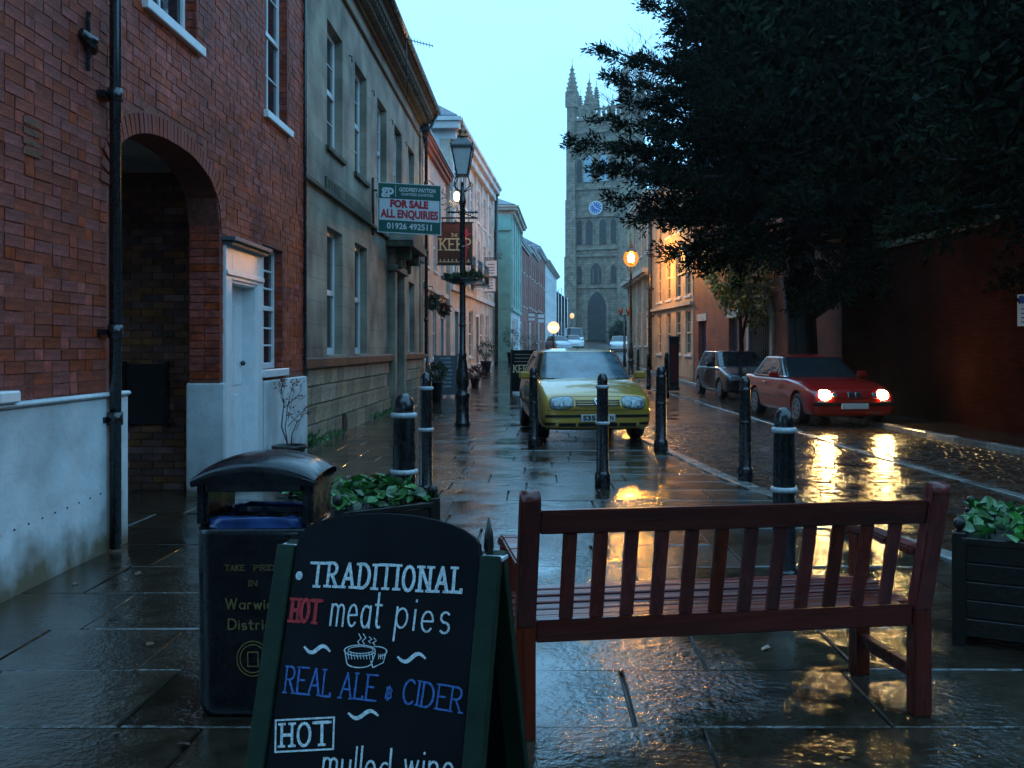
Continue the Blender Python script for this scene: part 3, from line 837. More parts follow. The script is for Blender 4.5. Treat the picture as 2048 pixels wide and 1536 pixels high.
# mortar plane of the front, built in columns so that the arch can be cut out of it
us = sorted({0, LB, ARC0, ARC1} | {o[0] for o in OPS} | {o[1] for o in OPS} | set(np.linspace(ARC0, ARC1, 25)))
for a, b in zip(us, us[1:]):
    c = (a + b) / 2
    cuts = [(o[2], o[3]) for o in OPS if o[0] < c < o[1]]
    inarch = ARC0 < c < ARC1
    za, zb_ = (archz(a), archz(b)) if inarch else (-0.3, -0.3)
    if inarch and a == ARC0: za = 2.62
    if inarch and b == ARC1: zb_ = 2.62
    segs = []; lo = None
    cuts.sort(); z = None
    cur = ('arch' if inarch else -0.3)
    for (c0, c1) in cuts:
        segs.append((cur, c0)); cur = c1
    segs.append((cur, TOP))
    for (s0, s1) in segs:
        a0 = za if s0 == 'arch' else s0; b0 = zb_ if s0 == 'arch' else s0
        mb.add([(a, 0, a0), (b, 0, b0), (b, 0, s1), (a, 0, s1)], [(0, 1, 2, 3)])
    if inarch:
        mb.add([(a, 0, za), (b, 0, zb_), (b, WT, zb_), (a, WT, za)], [(0, 1, 2, 3)])
        mb.add([(a, WT, za), (b, WT, zb_), (b, WT, TOP), (a, WT, TOP)], [(0, 1, 2, 3)])
for o in OPS:
    a, b, c, d = o; r = .22
    for q in ([(a, 0, c), (a, 0, d), (a, r, d), (a, r, c)], [(b, 0, c), (b, 0, d), (b, r, d), (b, r, c)], [(a, 0, d), (b, 0, d), (b, r, d), (a, r, d)], [(a, 0, c), (b, 0, c), (b, r, c), (a, r, c)], [(a, r, c), (b, r, c), (b, r, d), (a, r, d)]):
        mb.add(q, [(0, 1, 2, 3)])
for u in (ARC0, ARC1):
    mb.add([(u, 0, -.3), (u, 0, 2.62), (u, WT, 2.62), (u, WT, -.3)], [(0, 1, 2, 3)])
for u in (0, LB): mb.add([(u, 0, -.3), (u, 0, TOP), (u, 6, TOP), (u, 6, -.3)], [(0, 1, 2, 3)])
rawbuild(mb, 'wall', M['mortar'], bh)
# roof
rb = MB(); rb.add([(-1, -.35, TOP), (LB + .1, -.35, TOP), (LB + .1, 3, TOP + 2.6), (-1, 3, TOP + 2.6), (-1, -.35, TOP - .12), (LB + .1, -.35, TOP - .12), (LB + .1, 6, TOP - .12), (-1, 6, TOP - .12)],
                  [(0, 1, 2, 3), (0, 1, 5, 4), (4, 5, 6, 7), (3, 2, 6, 7), (1, 2, 6, 5), (0, 3, 7, 4)])
rb.build('roof', M['slate'], bh)
# bricks
rs = random.Random(11)
bkm = MB().box(-.5, .5, -.005, .02, -.5, .5).mesh('brick'); bkm.materials.append(M['brick'])
PLZ = 1.125
def covered(u0, u1, z0, z1):
    for o in OPS:
        if u1 > o[0] - .004 and u0 < o[1] + .004 and z1 > o[2] and z0 < o[3]: return True
    for u in (u0, (u0 + u1) / 2, u1):
        if ARC0 - .02 < u < ARC1 + .02 and z0 < archz(u) + (0.17 if z1 > 2.55 else 0): return True
    if u1 > ARC0 and u0 < ARC0 and z0 < 2.62: return True
    return False
bricks = []
r = 0; z = PLZ + .02
while z < 7.0:
    u = 0.3 + (0.1125 if r % 2 else 0) - .1
    k = 0
    while u < LB:
        w = .215 if (k + r) % 3 else .103
        u1 = min(u + w, LB)
        yy = u + Y0
        vis = z < 1.45 + 700 * yy / 1950 and yy > 4.6
        parts_ = [(u, u1)]
        if covered(u, u1, z, z + .065):
            parts_ = []
            for s in range(4):
                a = u + (u1 - u) * s / 4; b = u + (u1 - u) * (s + 1) / 4
                if not covered(a, b, z, z + .065): parts_.append((a, b))
            if len(parts_) >= 1: parts_ = [(parts_[0][0], parts_[-1][1])] if parts_[-1][1] - parts_[0][0] <= (u1 - u) else parts_
        if vis:
            for a, b in parts_:
                if b - a > .04: bricks.append((a, b, z, z + .067))
        u = u1 + .010; k += 1
    z += .075; r += 1
def size_px(b):
    yy = (b[0] + b[1]) / 2 + Y0
    return -(b[1] - b[0]) * 3.1 / yy ** 2 * .064 / yy
bricks.sort(key=size_px)
rest = MB()
for i, (a, b, z0, z1) in enumerate(bricks):
    dy = rs.uniform(-.004, .004)
    if i < 300:
        o = link('brick', bkm, bh, ((a + b) / 2, dy, (z0 + z1) / 2)); o.scale = (b - a, 1, z1 - z0)
        o.rotation_euler = (0, rs.gauss(0, .006), 0)
    else:
        rest.box(a, b, -.005 + dy, .02, z0 + rs.uniform(-.002, .002), z1)
# jamb of the arch that faces the street end, bricks round the corner
zz = PLZ + .02; r = 0
while zz < 2.60:
    for k in range(2):
        w = .14
        rest.box(ARC1 - .009, ARC1 + .01, .004 + k * .15, .004 + k * .15 + w, zz, zz + .064)
    zz += .075
# reveals of windows
for o in OPS[1:]:
    zz = o[2] + .01
    while zz < o[3] - .07:
        rest.box(o[1] - .008, o[1] + .01, .002, .12, zz, zz + .064); zz += .075
o = rest.build('brickwork', M['brick'], bh); o['kind'] = 'stuff'
# arch ring of bricks on end
cu = (ARC0 + ARC1) / 2
N = 46
pts = []
for i in range(N + 1):
    th = PI - PI * i / N
    e = 2 / 2.3
    pts.append((cu + (ARC1 - ARC0) / 2 * math.copysign(abs(math.cos(th)) ** e, math.cos(th)), 2.62 + .57 * abs(math.sin(th)) ** e))
# even spacing by length
pl = [Vector(p) for p in pts]; ls = [0]
for a, b in zip(pl, pl[1:]): ls.append(ls[-1] + (b - a).length)
nb = int(ls[-1] / .078)
def at_len(s):
    for i in range(len(ls) - 1):
        if ls[i] <= s <= ls[i + 1]:
            t = (s - ls[i]) / max(1e-9, ls[i + 1] - ls[i]); return pl[i].lerp(pl[i + 1], t), (pl[i + 1] - pl[i]).normalized()
    return pl[-1], (pl[-1] - pl[-2]).normalized()
avm = MB().box(-.5, .5, -.014, .14, 0, .155).mesh('arch_brick'); avm.materials.append(M['brick'])
for i in range(nb):
    p, d = at_len((i + .5) * ls[-1] / nb)
    o = link('arch_brick', avm, bh, (p.x, rs.uniform(-.003, .003), p.y)); o.scale = (ls[-1] / nb - .012, 1, 1)
    o.rotation_euler = (0, -math.atan2(d.y, d.x), 0)
# white rendered plinth: three stretches, stopped by the passage and the door
pb = MB(); pb.box(-.4, ARC0 + .22, -.05, .0, -.2, PLZ - .03); pb.box(-.4, ARC0 + .22, -.075, .0, PLZ - .028, PLZ + .005)
pb.build('plinth', M['whiterender'], bh, bevel=.012, label='white rendered plinth below the near brickwork, dirty along the ground')
pb = MB(); pb.box(ARC1 - .01, OPS[0][0] - .08, -.05, .33, -.2, PLZ - .02)
pb.build('plinth', M['whiterender'], bh, bevel=.02, label='white painted pier between passage and white door')
pb = MB(); pb.box(OPS[0][1] + .06, LB, -.05, .0, -.2, PLZ - .05)
pb.build('plinth', M['whiterender'], bh, bevel=.012, label='white plinth under the ground floor window')
# little row of fixings across the near plinth
fx = MB()
for k in range(14):
    fx.tube([(1.2 + k * .16, -.049, .37 + k * .006), (1.2 + k * .16, -.056, .37 + k * .006)], .006, 6)
fx.build('wall_fixing', M['blackiron'], bh)
# windows
for o in OPS[1:]:
    window(bh, o[0] + .0, o[1] - .0, o[2], o[3], y=.10, nx=2, nz=3 if o[2] < 2 else 2, t=.055)
kids(bh)
# door and its surround
d0, d1, _, dt = OPS[0]
fm = MB()
fm.box(d0 - .02, d0 + .17, -.035, .10, 0, dt); fm.box(d1 - .17, d1 + .02, -.035, .10, 0, dt); fm.box(d0 + .17, d1 - .17, -.035, .10, 2.13, dt)
fm.box(d0 + .17, d0 + .20, -.02, .18, 0, 2.13); fm.box(d1 - .20, d1 - .17, -.02, .18, 0, 2.13); fm.box(d0 + .20, d1 - .20, -.02, .18, 2.10, 2.13)
fm.box(d0 - .02, d1 + .02, -.055, -.0351, 2.17, 2.22)
dr = MB(); dr.box(d0 + .201, d1 - .201, .12, .17, .02, 2.099)
for (a, b, c, d) in ((.08, .40, .2, .95), (.48, .80, .2, .95), (.08, .40, 1.05, 1.9), (.48, .80, 1.05, 1.9)):
    dr.box(d0 + .21 + a, d0 + .21 + b - .05, .112, .12, c, d)
door = dr.build('door', M['whitepaint'], bh, bevel=.004, label='tall white painted panelled front door')
fm.build('door_frame', M['whitepaint'], door, bevel=.006)
MB().sphere((d1 - .30, .09, 1.28), .028).build('door_knocker', M['blackiron'], door)
MB().box(d0 + .23, d0 + .26, .085, .12, .98, 1.10).build('door_handle', M['blackiron'], door)
MB().box(d0 + .19, d1 - .19, -.06, .12, -.02, .06).build('door_step', M['kerb'], door, bevel=.01)
hd = MB(); hd.box(d0 - .06, d1 + .04, -.14, .0, dt + .002, dt + .045); hd.box(d0 - .03, d1 + .01, -.10, .0, dt - .04, dt + .001)
hd.build('door_canopy', M['lead'], bh, bevel=.006, label='lead covered ledge over the white door')
# soldier course above the ground floor window
# wall tie, air bricks
tie = MB(); u = 6.66 - Y0
tie.beam((u, -.03, 3.34), (u, -.03, 3.74), .03, .02, (0, 1, 0)); tie.tube([(u - .09, -.02, 3.58), (u + .0, -.06, 3.54), (u + .10, -.02, 3.50)], [.03, .045, .03], 8)
tie.sphere((u, -.05, 3.54), .045)
tie.build('wall_tie', M['blackiron'], bh)
av = MB()
for i in range(4):
    av.box(5.86 - Y0, 6.06 - Y0, -.012 - .0, .0, 2.62 + i * .062, 2.66 + i * .062)
av.build('air_brick', M['redstone'], bh)
MB().box(1.45, 1.67, -.10, .0, 1.13, 1.20).build('sill', M['whitepaint'], bh, bevel=.01, label='end of a white window sill at the edge of the plinth')
dp = MB(); u = 6.93 - Y0
dp.tube([(u, -.10, .02), (u, -.10, 8.4)], .040, 12)
for z in (.9, 1.52, 3.2, 4.9): dp.tube([(u, -.10, z), (u, -.10, z + .09)], .052, 12); dp.box(u - .09, u + .09, -.06, .0, z + .02, z + .06)
dp.build('downpipe', M['blackiron'], bh)
dp = MB(); u = LB - .05
dp.tube([(u, -.03, 1.0), (u, -.03, 8.3)], .022, 8); dp.build('cable', M['blackiron'], bh)
gt = MB(); gt.tube([(-1, -.38, TOP - .1), (LB, -.38, TOP - .1)], .06, 8); gt.build('gutter', M['blackiron'], bh)

# the covered passage behind the arch: far wall, ceiling, floor edge
pg = MB()
pw = 10.1 - Y0
nwall = MB()
nwall.add([(pw, .30, -.3), (pw, 6.2, -.3), (pw, 6.2, 3.4), (pw, .30, 3.4)], [(0, 1, 2, 3)])
nwall.add([(ARC0 - .4, WT, -.3), (ARC0 - .4, 6.2, -.3), (ARC0 - .4, 6.2, 3.4), (ARC0 - .4, WT, 3.4)], [(0, 1, 2, 3)])
nwall.add([(pw, .302, -.3), (pw, .302, 3.4), (ARC1, .302, 3.4), (ARC1, .302, -.3)], [(0, 1, 2, 3)])
o = rawbuild(nwall, 'passage_wall', M['mortar'], bh)
pl_ = MB(); pl_.box(ARC0 - .4, pw, WT + .001, 6.2, 3.26, 3.40); pl_.build('passage_ceiling', M['plaster'], bh)
mw = MB(); z = -.02; r = 0
M['brickwall2'] = mat('grimy_passage_brick', (0.30, 0.11, 0.06), 0.55, var=0.35, vscale=9, islrand=0.5, bump=.004, bscale=50, stain=.4)
while z < 3.2:
    y = .33 + (.11 if r % 2 else 0)
    while y < 3.4:
        if not (1.0 < y + .1 < 1.45 and .66 < z < 1.28 and False): mw.box(pw - .012 + rs.uniform(-.003, .003), pw + .01, y, y + .215, z, z + .064)
        y += .225
    z += .075; r += 1
o = mw.build('passage_brickwork', M['brickwall2'], bh); o['kind'] = 'stuff'
# black hatch in the passage wall: px 255-335, py 728-848 at 10.1 m
xa = (255 - 1075) * 10.1 / 1950; xb = (335 - 1075) * 10.1 / 1950; za = 1.45 - (848 - 695) * 10.1 / 1950; zb_ = 1.45 - (728 - 695) * 10.1 / 1950
ht = MB(); ht.box(pw - .05, pw - .013, FX - xb, FX - xa, za, zb_)
hatch = ht.build('hatch', M['gateblack'], bh, bevel=.004)
ht2 = MB(); a, b = FX - xb, FX - xa
ht2.box(pw - .06, pw - .0135, a - .03, a - .001, za - .03, zb_ + .03); ht2.box(pw - .06, pw - .0135, b + .001, b + .03, za - .03, zb_ + .03)
ht2.build('hatch_frame', M['blackiron'], hatch)
pv = MB(); pv.tube([(pw - .08, .42, 0), (pw - .08, .42, 3.2)], .03, 8); pv.build('downpipe', M['blackiron'], bh)

# ---------------------------------------------------------------- the stone house
SX = -3.40
sh = thing('stone_house', 'grey ashlar stone house with tall sash windows, pedimented door and deep eaves', 'building', (SX, 12.96, 0), R(90))
S0 = 12.96; LS = 28.6 - S0
wins = [(15.75, 17.0), (18.15, 19.4), (20.7, 21.95), (23.15, 24.4), (25.6, 26.85)]
gops = [(15.75 - S0, 17.0 - S0, 1.33, 3.42), (18.15 - S0, 19.45 - S0, 1.33, 3.42), (25.7 - S0, 26.95 - S0, 1.33, 3.2)]
uops = [(a - S0, b - S0, 4.72, 6.78) for a, b in wins]
dop = (22.55 - S0, 23.75 - S0, 0.05, 3.1)
mb = MB(); wall(mb, LS, -.3, 8.15, 7, [(*o, .24) for o in gops + uops] + [(*dop, .35)])
rawbuild(mb, 'wall', M['stone'], sh)
for o in gops: window(sh, o[0], o[1], o[2], o[3], y=.14, nx=1, nz=1, t=.09, sillmat=M['stone'], sillout=.05)
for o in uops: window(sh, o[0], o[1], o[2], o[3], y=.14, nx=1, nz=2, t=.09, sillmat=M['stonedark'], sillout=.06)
# corner pilasters, string courses, frieze, cornice and eaves
pm = MB(); pm.box(-.02, .9, -.05, 0, 1.35, 7.7); pm.box(LS - .55, LS, -.05, 0, 1.35, 7.7)
pm.build('pilaster', M['stone'], sh, bevel=.01)
sc_ = MB(); sc_.box(0, LS, -.06, -.0005, 3.93, 4.0)
for z, p_, h_ in ((3.93, .07, .06), (7.56, .06, .07), (7.98, .12, .08)):
    pass
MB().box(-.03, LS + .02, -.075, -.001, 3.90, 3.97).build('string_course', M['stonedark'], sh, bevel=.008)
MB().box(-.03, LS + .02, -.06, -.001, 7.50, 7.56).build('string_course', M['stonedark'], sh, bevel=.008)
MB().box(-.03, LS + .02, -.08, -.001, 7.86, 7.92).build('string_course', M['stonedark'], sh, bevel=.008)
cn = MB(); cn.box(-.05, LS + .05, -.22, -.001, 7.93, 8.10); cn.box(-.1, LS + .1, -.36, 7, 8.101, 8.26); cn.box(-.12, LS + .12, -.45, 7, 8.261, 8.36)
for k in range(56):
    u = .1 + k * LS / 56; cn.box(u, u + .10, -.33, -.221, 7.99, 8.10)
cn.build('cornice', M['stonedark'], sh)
gt = MB(); gt.tube([(-.1, -.50, 8.36), (LS + .15, -.50, 8.36)], .07, 8); gt.build('gutter', M['blackiron'], sh)
rf = MB(); rf.add([(-.1, -.48, 8.40), (LS + .1, -.48, 8.40), (LS + .1, 3.5, 11.6), (-.1, 3.5, 11.6), (-.1, 7.3, 8.4), (LS + .1, 7.3, 8.4)], [(0, 1, 2, 3), (3, 2, 5, 4), (1, 5, 2), (0, 3, 4), (0, 4, 5, 1)])
rf.build('roof', M['slate'], sh)
vg = MB(); vg.beam((LS + .13, -.5, 8.46), (LS + .13, 3.5, 11.66), .16, .12); vg.build('gable_verge', M['quoin'], sh)
MB().box(LS + .02, LS + .6, 2.9, 4.1, 9.2, 12.3).build('chimney', M['brickfar'], sh)
dm = MB(); u = 20.4 - S0
dm.box(u, u + 1.3, .35, 2.4, 8.9, 10.3); dm.box(u - .1, u + 1.4, .25, 2.5, 10.301, 10.42)
dorm = dm.build('dormer', M['white'], sh, label='white dormer on the roof')
window(sh, u + .25, u + 1.05, 9.15, 10.1, y=.31, nx=1, nz=1, t=.06, single=False, sill=False)
# carved frieze with raised letters, worn beyond reading
fr = MB(); u0 = 15.6 - S0; u1 = 19.9 - S0
fr.box(u0, u1, -.03, -.001, 3.985, 4.20)
frz = fr.build('inscription_panel', M['stonedark'], sh, bevel=.006)
lt = MB(); rs = random.Random(3); u = u0 + .12
while u < u1 - .2:
    w = rs.uniform(.05, .11)
    if rs.random() < .86:
        lt.box(u, u + .018, -.042, -.0305, 4.02, 4.16)
        if rs.random() < .6: lt.box(u + .0185, u + w, -.042, -.0305, rs.choice((4.02, 4.085, 4.14)), rs.choice((4.0399, 4.105, 4.16)) if False else 4.16)
    u += w + .04
lt = MB(); u = u0 + .1
for k in range(44):
    if rs.random() < .87:
        lt.box(u, u + .016, -.041, -.0305, 4.02, 4.16)
        if k % 3 == 0: lt.box(u + .0165, u + .06, -.041, -.0305, 4.144, 4.16)
        elif k % 3 == 1: lt.box(u + .0165, u + .06, -.041, -.0305, 4.02, 4.036)
    u += (u1 - u0 - .2) / 44
lt.build('carving', M['stone'], frz)
# plinth of separate blocks under a stained ledge
rs = random.Random(21)
blk = MB().box(-.5, .5, -.07, .0, -.5, .5)
bme = blk.mesh('stone_block'); bme.materials.append(M['stoneblock'])
bm_ = bmesh.new(); bm_.from_mesh(bme); bmesh.ops.bevel(bm_, geom=[e for e in bm_.edges if all(v.co.y < -.06 for v in e.verts)], offset=.02, segments=1, affect='EDGES'); bm_.to_mesh(bme); bm_.free()
rows = [(-.02, .30), (.31, .59), (.60, .87), (.88, 1.13)]
for ri, (z0, z1) in enumerate(rows):
    u = .95 + (.2 if ri % 2 else 0)
    while u < LS:
        w = rs.uniform(.42, .68); u1 = min(u + w, LS)
        if not (u1 > dop[0] - .35 and u < dop[1] + .35):
            if not (ri == 0 and 16.6 - S0 < u + .25 < 17.2 - S0):
                o = link('stone_block', bme, sh, ((u + u1) / 2, rs.uniform(-.006, .006), (z0 + z1) / 2)); o.scale = (u1 - u - .012, 1, z1 - z0 - .006)
        u = u1
MB().box(.0, .94, -.10, 0, -.1, 1.13).build('pilaster_base', M['stonedark'], sh, bevel=.02)
l1 = MB(); l1.box(-.02, dop[0] - .36, -.13, 0, 1.135, 1.30); l1.box(dop[1] + .36, LS, -.13, 0, 1.135, 1.30)
l1.build('ledge', M['redstone'], sh, bevel=.02)
cv = MB(); cc = 16.9 - S0
poly = [(cc - .17, -.02), (cc + .17, -.02), (cc + .17, .12)] + A(cc, .12, .17, .15, 0, 180, 8)
cv.prism(poly, lambda p, t: (p[0], t, p[1]), -.075, -.01); cv.build('cellar_vent', M['gateblack'], sh)
# doorway
ds = MB()
ds.box(dop[0] - .34, dop[0] - .02, -.16, 0, -.1, 3.2); ds.box(dop[1] + .02, dop[1] + .34, -.16, 0, -.1, 3.2)
ds.box(dop[0] - .40, dop[1] + .40, -.22, 0, 3.2001, 3.34); ds.box(dop[0] - .34, dop[1] + .34, -.14, 0, 3.341, 3.72)
ds.build('door_surround', M['stone'], sh, bevel=.01)
ped = MB(); c = (dop[0] + dop[1]) / 2
ped.box(dop[0] - .70, dop[1] + .70, -.62, 0, 3.721, 3.86); ped.prism([(dop[0] - .72, 3.861), (dop[1] + .72, 3.861), (c, 4.32)], lambda p, t: (p[0], t, p[1]), -.60, 0)
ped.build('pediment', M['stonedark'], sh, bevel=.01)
for s in (dop[0] - .26, dop[1] + .10):
    b = MB(); b.box(s, s + .16, -.50, -.161, 3.45, 3.72); b.box(s + .02, s + .14, -.3, -.161, 3.25, 3.449); b.build('bracket', M['stonedark'], sh, bevel=.02)
dd = MB(); dd.box(dop[0], dop[1], .22, .28, .05, 2.45)
for a in (.12, .66):
    for zc in (.3, 1.3): dd.box(dop[0] + a, dop[0] + a + .42, .205, .22, zc, zc + .8)
dob = dd.build('door', M['doorgreen'], sh, bevel=.005)
MB().box(dop[0], dop[1], .22, .26, 2.55, 3.1).build('fanlight', M['glass'], dob)
MB().box(dop[0], dop[1], .19, .29, 2.4501, 2.549).build('transom', M['doorgreen'], dob)
MB().box(dop[0] - .3, dop[1] + .3, -.5, .2, -.1, .05).build('door_step', M['kerb'], dob, bevel=.015)
dp = MB(); u = LS - .06; dp.tube([(u, -.14, 1.25), (u, -.14, 7.6), (u, -.45, 8.25)], .05, 10)
dp.tube([(u, -.14, .0), (u - .0, -.20, 1.2)], .06, 10)
for z in (2.2, 4.2, 6.2): dp.tube([(u, -.14, z), (u, -.14, z + .12)], .066, 10)
dp.build('downpipe', M['blackiron'], sh)
ir = MB()
for a, b in wins[:-1]: ir.tube([(b + 1.1 - .5 - S0, -.0, 6.72), (b + .6 - S0, -.05, 6.70), (b + .6 - S0, -.05, 6.60)], .014, 6)
ir.build('wall_hook', M['blackiron'], sh)
# television aerial on the roof
an = thing('tv_aerial', 'thin television aerial sticking out above the stone house roof', 'aerial', (-3.2, 21.5, 8.5))
am = MB(); am.tube([(-.2, 0, -.2), (-.2, 0, .9)], .015, 6); am.tube([(-.2, 0, -.62 + .7), (.85, 0, -.10 + .0)], .010, 6) if False else None
p0 = Vector(W(812, 78, 21.5)) - Vector((-3.2, 21.5, 8.5)); p1 = Vector(W(866, 92, 21.5)) - Vector((-3.2, 21.5, 8.5))
am.tube([p0, p1], .009, 6); am.tube([p0 + Vector((0, .3, -1.2)), p0], .015, 6)
for k in range(9):
    q = p0.lerp(p1, .1 + k * .11); h = .05 + .012 * (8 - k) + (.07 if k == 7 else 0)
    am.tube([q + Vector((0, -.16, -.02)), q + Vector((0, .16, .02))], .005, 5); am.tube([q + Vector((0, 0, -h * .6)), q + Vector((0, 0, h * .6))], .005, 5)
am.build('aerial', M['blackiron'], an)

# ---------------------------------------------------------------- further down the left side
# pale pink house (28.6 to 36)
o, L = building('pink_house', 'pale pink rendered house next to the downpipe of the stone house', (-3.42, 28.62), (-3.36, 35.9), 7.75, 6, M['pink'],
         wins=[(1.0, 2.0, 1.0, 2.7), (3.0, 4.0, 1.0, 2.7), (1.0, 2.0, 3.9, 5.5), (3.2, 4.2, 3.9, 5.5), (5.4, 6.4, 3.9, 5.5)], doors=[(5.2, 6.2, .05, 2.4)],
         zb=zg(29), roof=(2.2, False), cornice=(.3, .25, M['brickfar']), base=(.35, M['lead']), doormat=M['bluedoor'])
q = MB()
for z in range(10): q.box(-.01, .42, -.03, 0, 2.9 + z * .48, 3.3 + z * .48)
q.build('quoin', M['brickfar'], o)
MB().box(.0, L, -.10, -.001, 3.15, 3.3).build('string_course', M['cream'], o)
# long cream building (36 to 51.5)
z0 = zg(38)
wn_ = []
for k in range(6):
    u = 1.0 + k * 2.45
    wn_ += [(u, u + 1.15, 4.0, 6.1), (u, u + 1.15, 6.95, 8.4)]
wn_ += [(3.0, 4.4, .8, 2.8), (5.4, 6.8, .8, 2.8), (9.6, 11, .8, 2.8), (12, 13.4, .8, 2.8)]
o, L = building('cream_inn', 'long cream stucco building with a deep cornice and a slate hipped roof', (-3.22, 36.0), (-2.36, 51.4), 9.9, 7, M['cream'],
         wins=wn_, doors=[(1.0, 2.1, .05, 2.6), (7.8, 8.9, .05, 2.6)], zb=z0, roof=(2.6, True), cornice=(.75, .45, M['white']), base=(.5, M['white']))
for k in range(7):
    pm = MB().box(.2 + k * 2.45, .5 + k * 2.45, -.08, -.001, 3.6, 9.1); pm.build('pilaster', M['white'], o)
MB().box(-.02, L, -.12, -.001, 3.35, 3.55).build('string_course', M['white'], o)
bal = MB()
for a in (1.0, 3.45, 5.9):
    bal.box(a - .2, a + 1.35, -.7, -.001, 3.86, 3.94)
    for k in range(12): bal.tube([(a - .15 + k * .13, -.66, 3.94), (a - .15 + k * .13, -.66, 4.7)], .012, 5)
    bal.tube([(a - .2, -.66, 4.72), (a + 1.35, -.66, 4.72)], .02, 5)
bal.build('balcony', M['blackiron'], o)
dpp = MB(); dpp.tube([(L - .1, -.2, 0), (L - .1, -.2, 9.3)], .10, 8); dpp.build('downpipe', M['blackiron'], o)
cs = MB()      # end wall: pilasters and brackets toward the lower roof
for y in (.4, 2.6, 5.2): cs.box(-.07, -.001, y, y + .45, 4, 9.1)
for y in (.7, 2.0, 3.4, 4.8): cs.box(-.30, -.001, y, y + .2, 8.85, 9.14)
cs.build('end_pilaster', M['white'], o)
# link piece between cream inn and turquoise
building('red_shopfront', 'narrow dark recessed shopfront in shade before the turquoise building', (-2.95, 51.6), (-2.7, 60.0), 8.2, 6, M['brickfar'],
         wins=[(1, 2.2, 1, 2.6), (3.5, 4.7, 1, 2.6), (1, 2, 4, 5.6), (4, 5, 4, 5.6)], doors=[(5.8, 6.8, .05, 2.4)], zb=zg(54), roof=(2, False))
# turquoise
z0 = zg(60)
wn_ = []
for k in range(4):
    u = .9 + k * 2.45
    wn_ += [(u, u + 1.2, 3.9, 6.0), (u, u + 1.2, 6.9, 8.3)]
wn_ += [(3.2, 4.6, .8, 2.7), (5.6, 7.0, .8, 2.7)]
o, L = building('turquoise_building', 'turquoise and white stucco building with wide eaves standing forward of the row', (-1.63, 60.0), (-1.25, 70.2), 10.15, 6, M['white'],
         wins=wn_, doors=[(1.1, 2.1, .05, 2.5)], zb=z0, roof=(1.5, True), cornice=(.5, .5, M['cream']), sillmat=M['turq'])
ew = MB(); ew.box(-.10, -.001, .0, 1.15, -.6, 8.95); ew.box(-.22, -.101, -.02, 1.2, 8.0, 8.5); ew.box(-.18, -.101, -.04, 1.25, -.6, 1.05); ew.box(-.06, -.0005, 1.16, 6, -.6, 9.2)
ew.box(-.14, -.101, .25, .9, 3.2, 7.6)
ew.build('end_wall', M['turq'], o, bevel=.01)
ex_ = MB()
for k in range(5): ex_.box(.1 + k * 2.45, .42 + k * 2.45, -.10, -.001, 3.4, 9.3)
ex_.box(-.12, L, -.14, -.001, 3.1, 3.32)
ex_.build('pilaster', M['turq'], o)
ch2 = MB(); ch2.box(.2, 1.9, 1.2, 2.2, 9.5, 11.3); ch2.box(.1, 2.0, 1.1, 2.3, 11.301, 11.5); ch2.build('chimney', M['cream'], o)
# brick terrace (70 to 105), three houses
zt = [(70.4, 80, -1.33, -.75, 9.3, 'taller brick house with white sashes just past the turquoise building', 1.7), (80.1, 92, -.72, 0.0, 9.9, 'brick house with a black iron bracket lamp in the middle of the far terrace', 2.2), (92.1, 105, .03, .82, 10.9, 'last brick house of the far terrace before the white building', 2.0)]
for (a, b, xa, xb, z1, lab, rh) in zt:
    Lh = b - a; wn_ = []
    n = int(Lh / 2.6)
    for k in range(n):
        u = .7 + k * Lh / n
        wn_ += [(u, u + 1.1, 3.8, 5.5), (u, u + 1.1, 6.4, 7.8)]
        if k % 2: wn_ += [(u, u + 1.2, .9, 2.6)]
    o, L_ = building('brick_terrace_house', lab, (xa, a), (xb, b), z1, 6, M['brickfar'], wins=wn_, doors=[(.7, 1.7, .05, 2.4)], zb=zg(a), roof=(rh, True),
             cornice=(.35, .35, M['white']), group='brick terrace houses on the left side')
    q = MB(); q.box(L_ - .9, L_ - .1, 2.4, 3.6, z1 - zg(a), z1 - zg(a) + rh + 1.0); cq = q.build('chimney', M['brickfar'], o)
    q = MB()
    for j in (2.7, 3.3): q.lathe([(.13, 0), (.10, .45), (.12, .47)], (L_ - .5, j, z1 - zg(a) + rh + 1.0), 8)
    q.build('chimney_pot', M['redstone'], cq)
z0 = zg(105)
wn_ = [(1 + k * 3, 2.2 + k * 3, zz_, zz_ + 1.6) for k in range(8) for zz_ in (1, 3.8, 6.3)]
building('white_building', 'white stucco building closing the far left row', (.86, 105.2), (2.55, 130), 10.9, 6, M['white'], wins=wn_, zb=z0, roof=(1.8, True), cornice=(.4, .5, M['cream']))
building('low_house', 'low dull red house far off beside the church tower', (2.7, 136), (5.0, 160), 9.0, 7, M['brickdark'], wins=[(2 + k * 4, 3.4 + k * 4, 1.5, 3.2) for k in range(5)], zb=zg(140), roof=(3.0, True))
# ---------------------------------------------------------------- church tower
def gothic(cx, z0, w, h, n=8):
    """pointed arch outline: width w, total height h"""
    r = w
    sp = z0 + h - w * .866
    pts = [(cx - w / 2, z0), (cx + w / 2, z0), (cx + w / 2, sp)]
    for i in range(1, n): a = 60 * i / n; pts.append((cx - w / 2 + w * math.cos(R(a)), sp + w * math.sin(R(a))))
    pts.append((cx, z0 + h))
    for i in range(n - 1, 0, -1): a = 60 * i / n; pts.append((cx + w / 2 - w * math.cos(R(a)), sp + w * math.sin(R(a))))
    pts.append((cx - w / 2, sp))
    return pts
CA = R(-21); TW = 9.8
cz = zg(175)
CZS = .955
ct = thing('church_tower', 'tall gothic church tower with corner pinnacles and blue clock face', 'church', (6.15, 173.0, cz), CA)
ct.scale = (1, 1, CZS)
mb = MB(); mb.box(0, TW, 0, TW, -1, 41.2); mb.build('tower_body', M['church'], ct)
bt = MB()
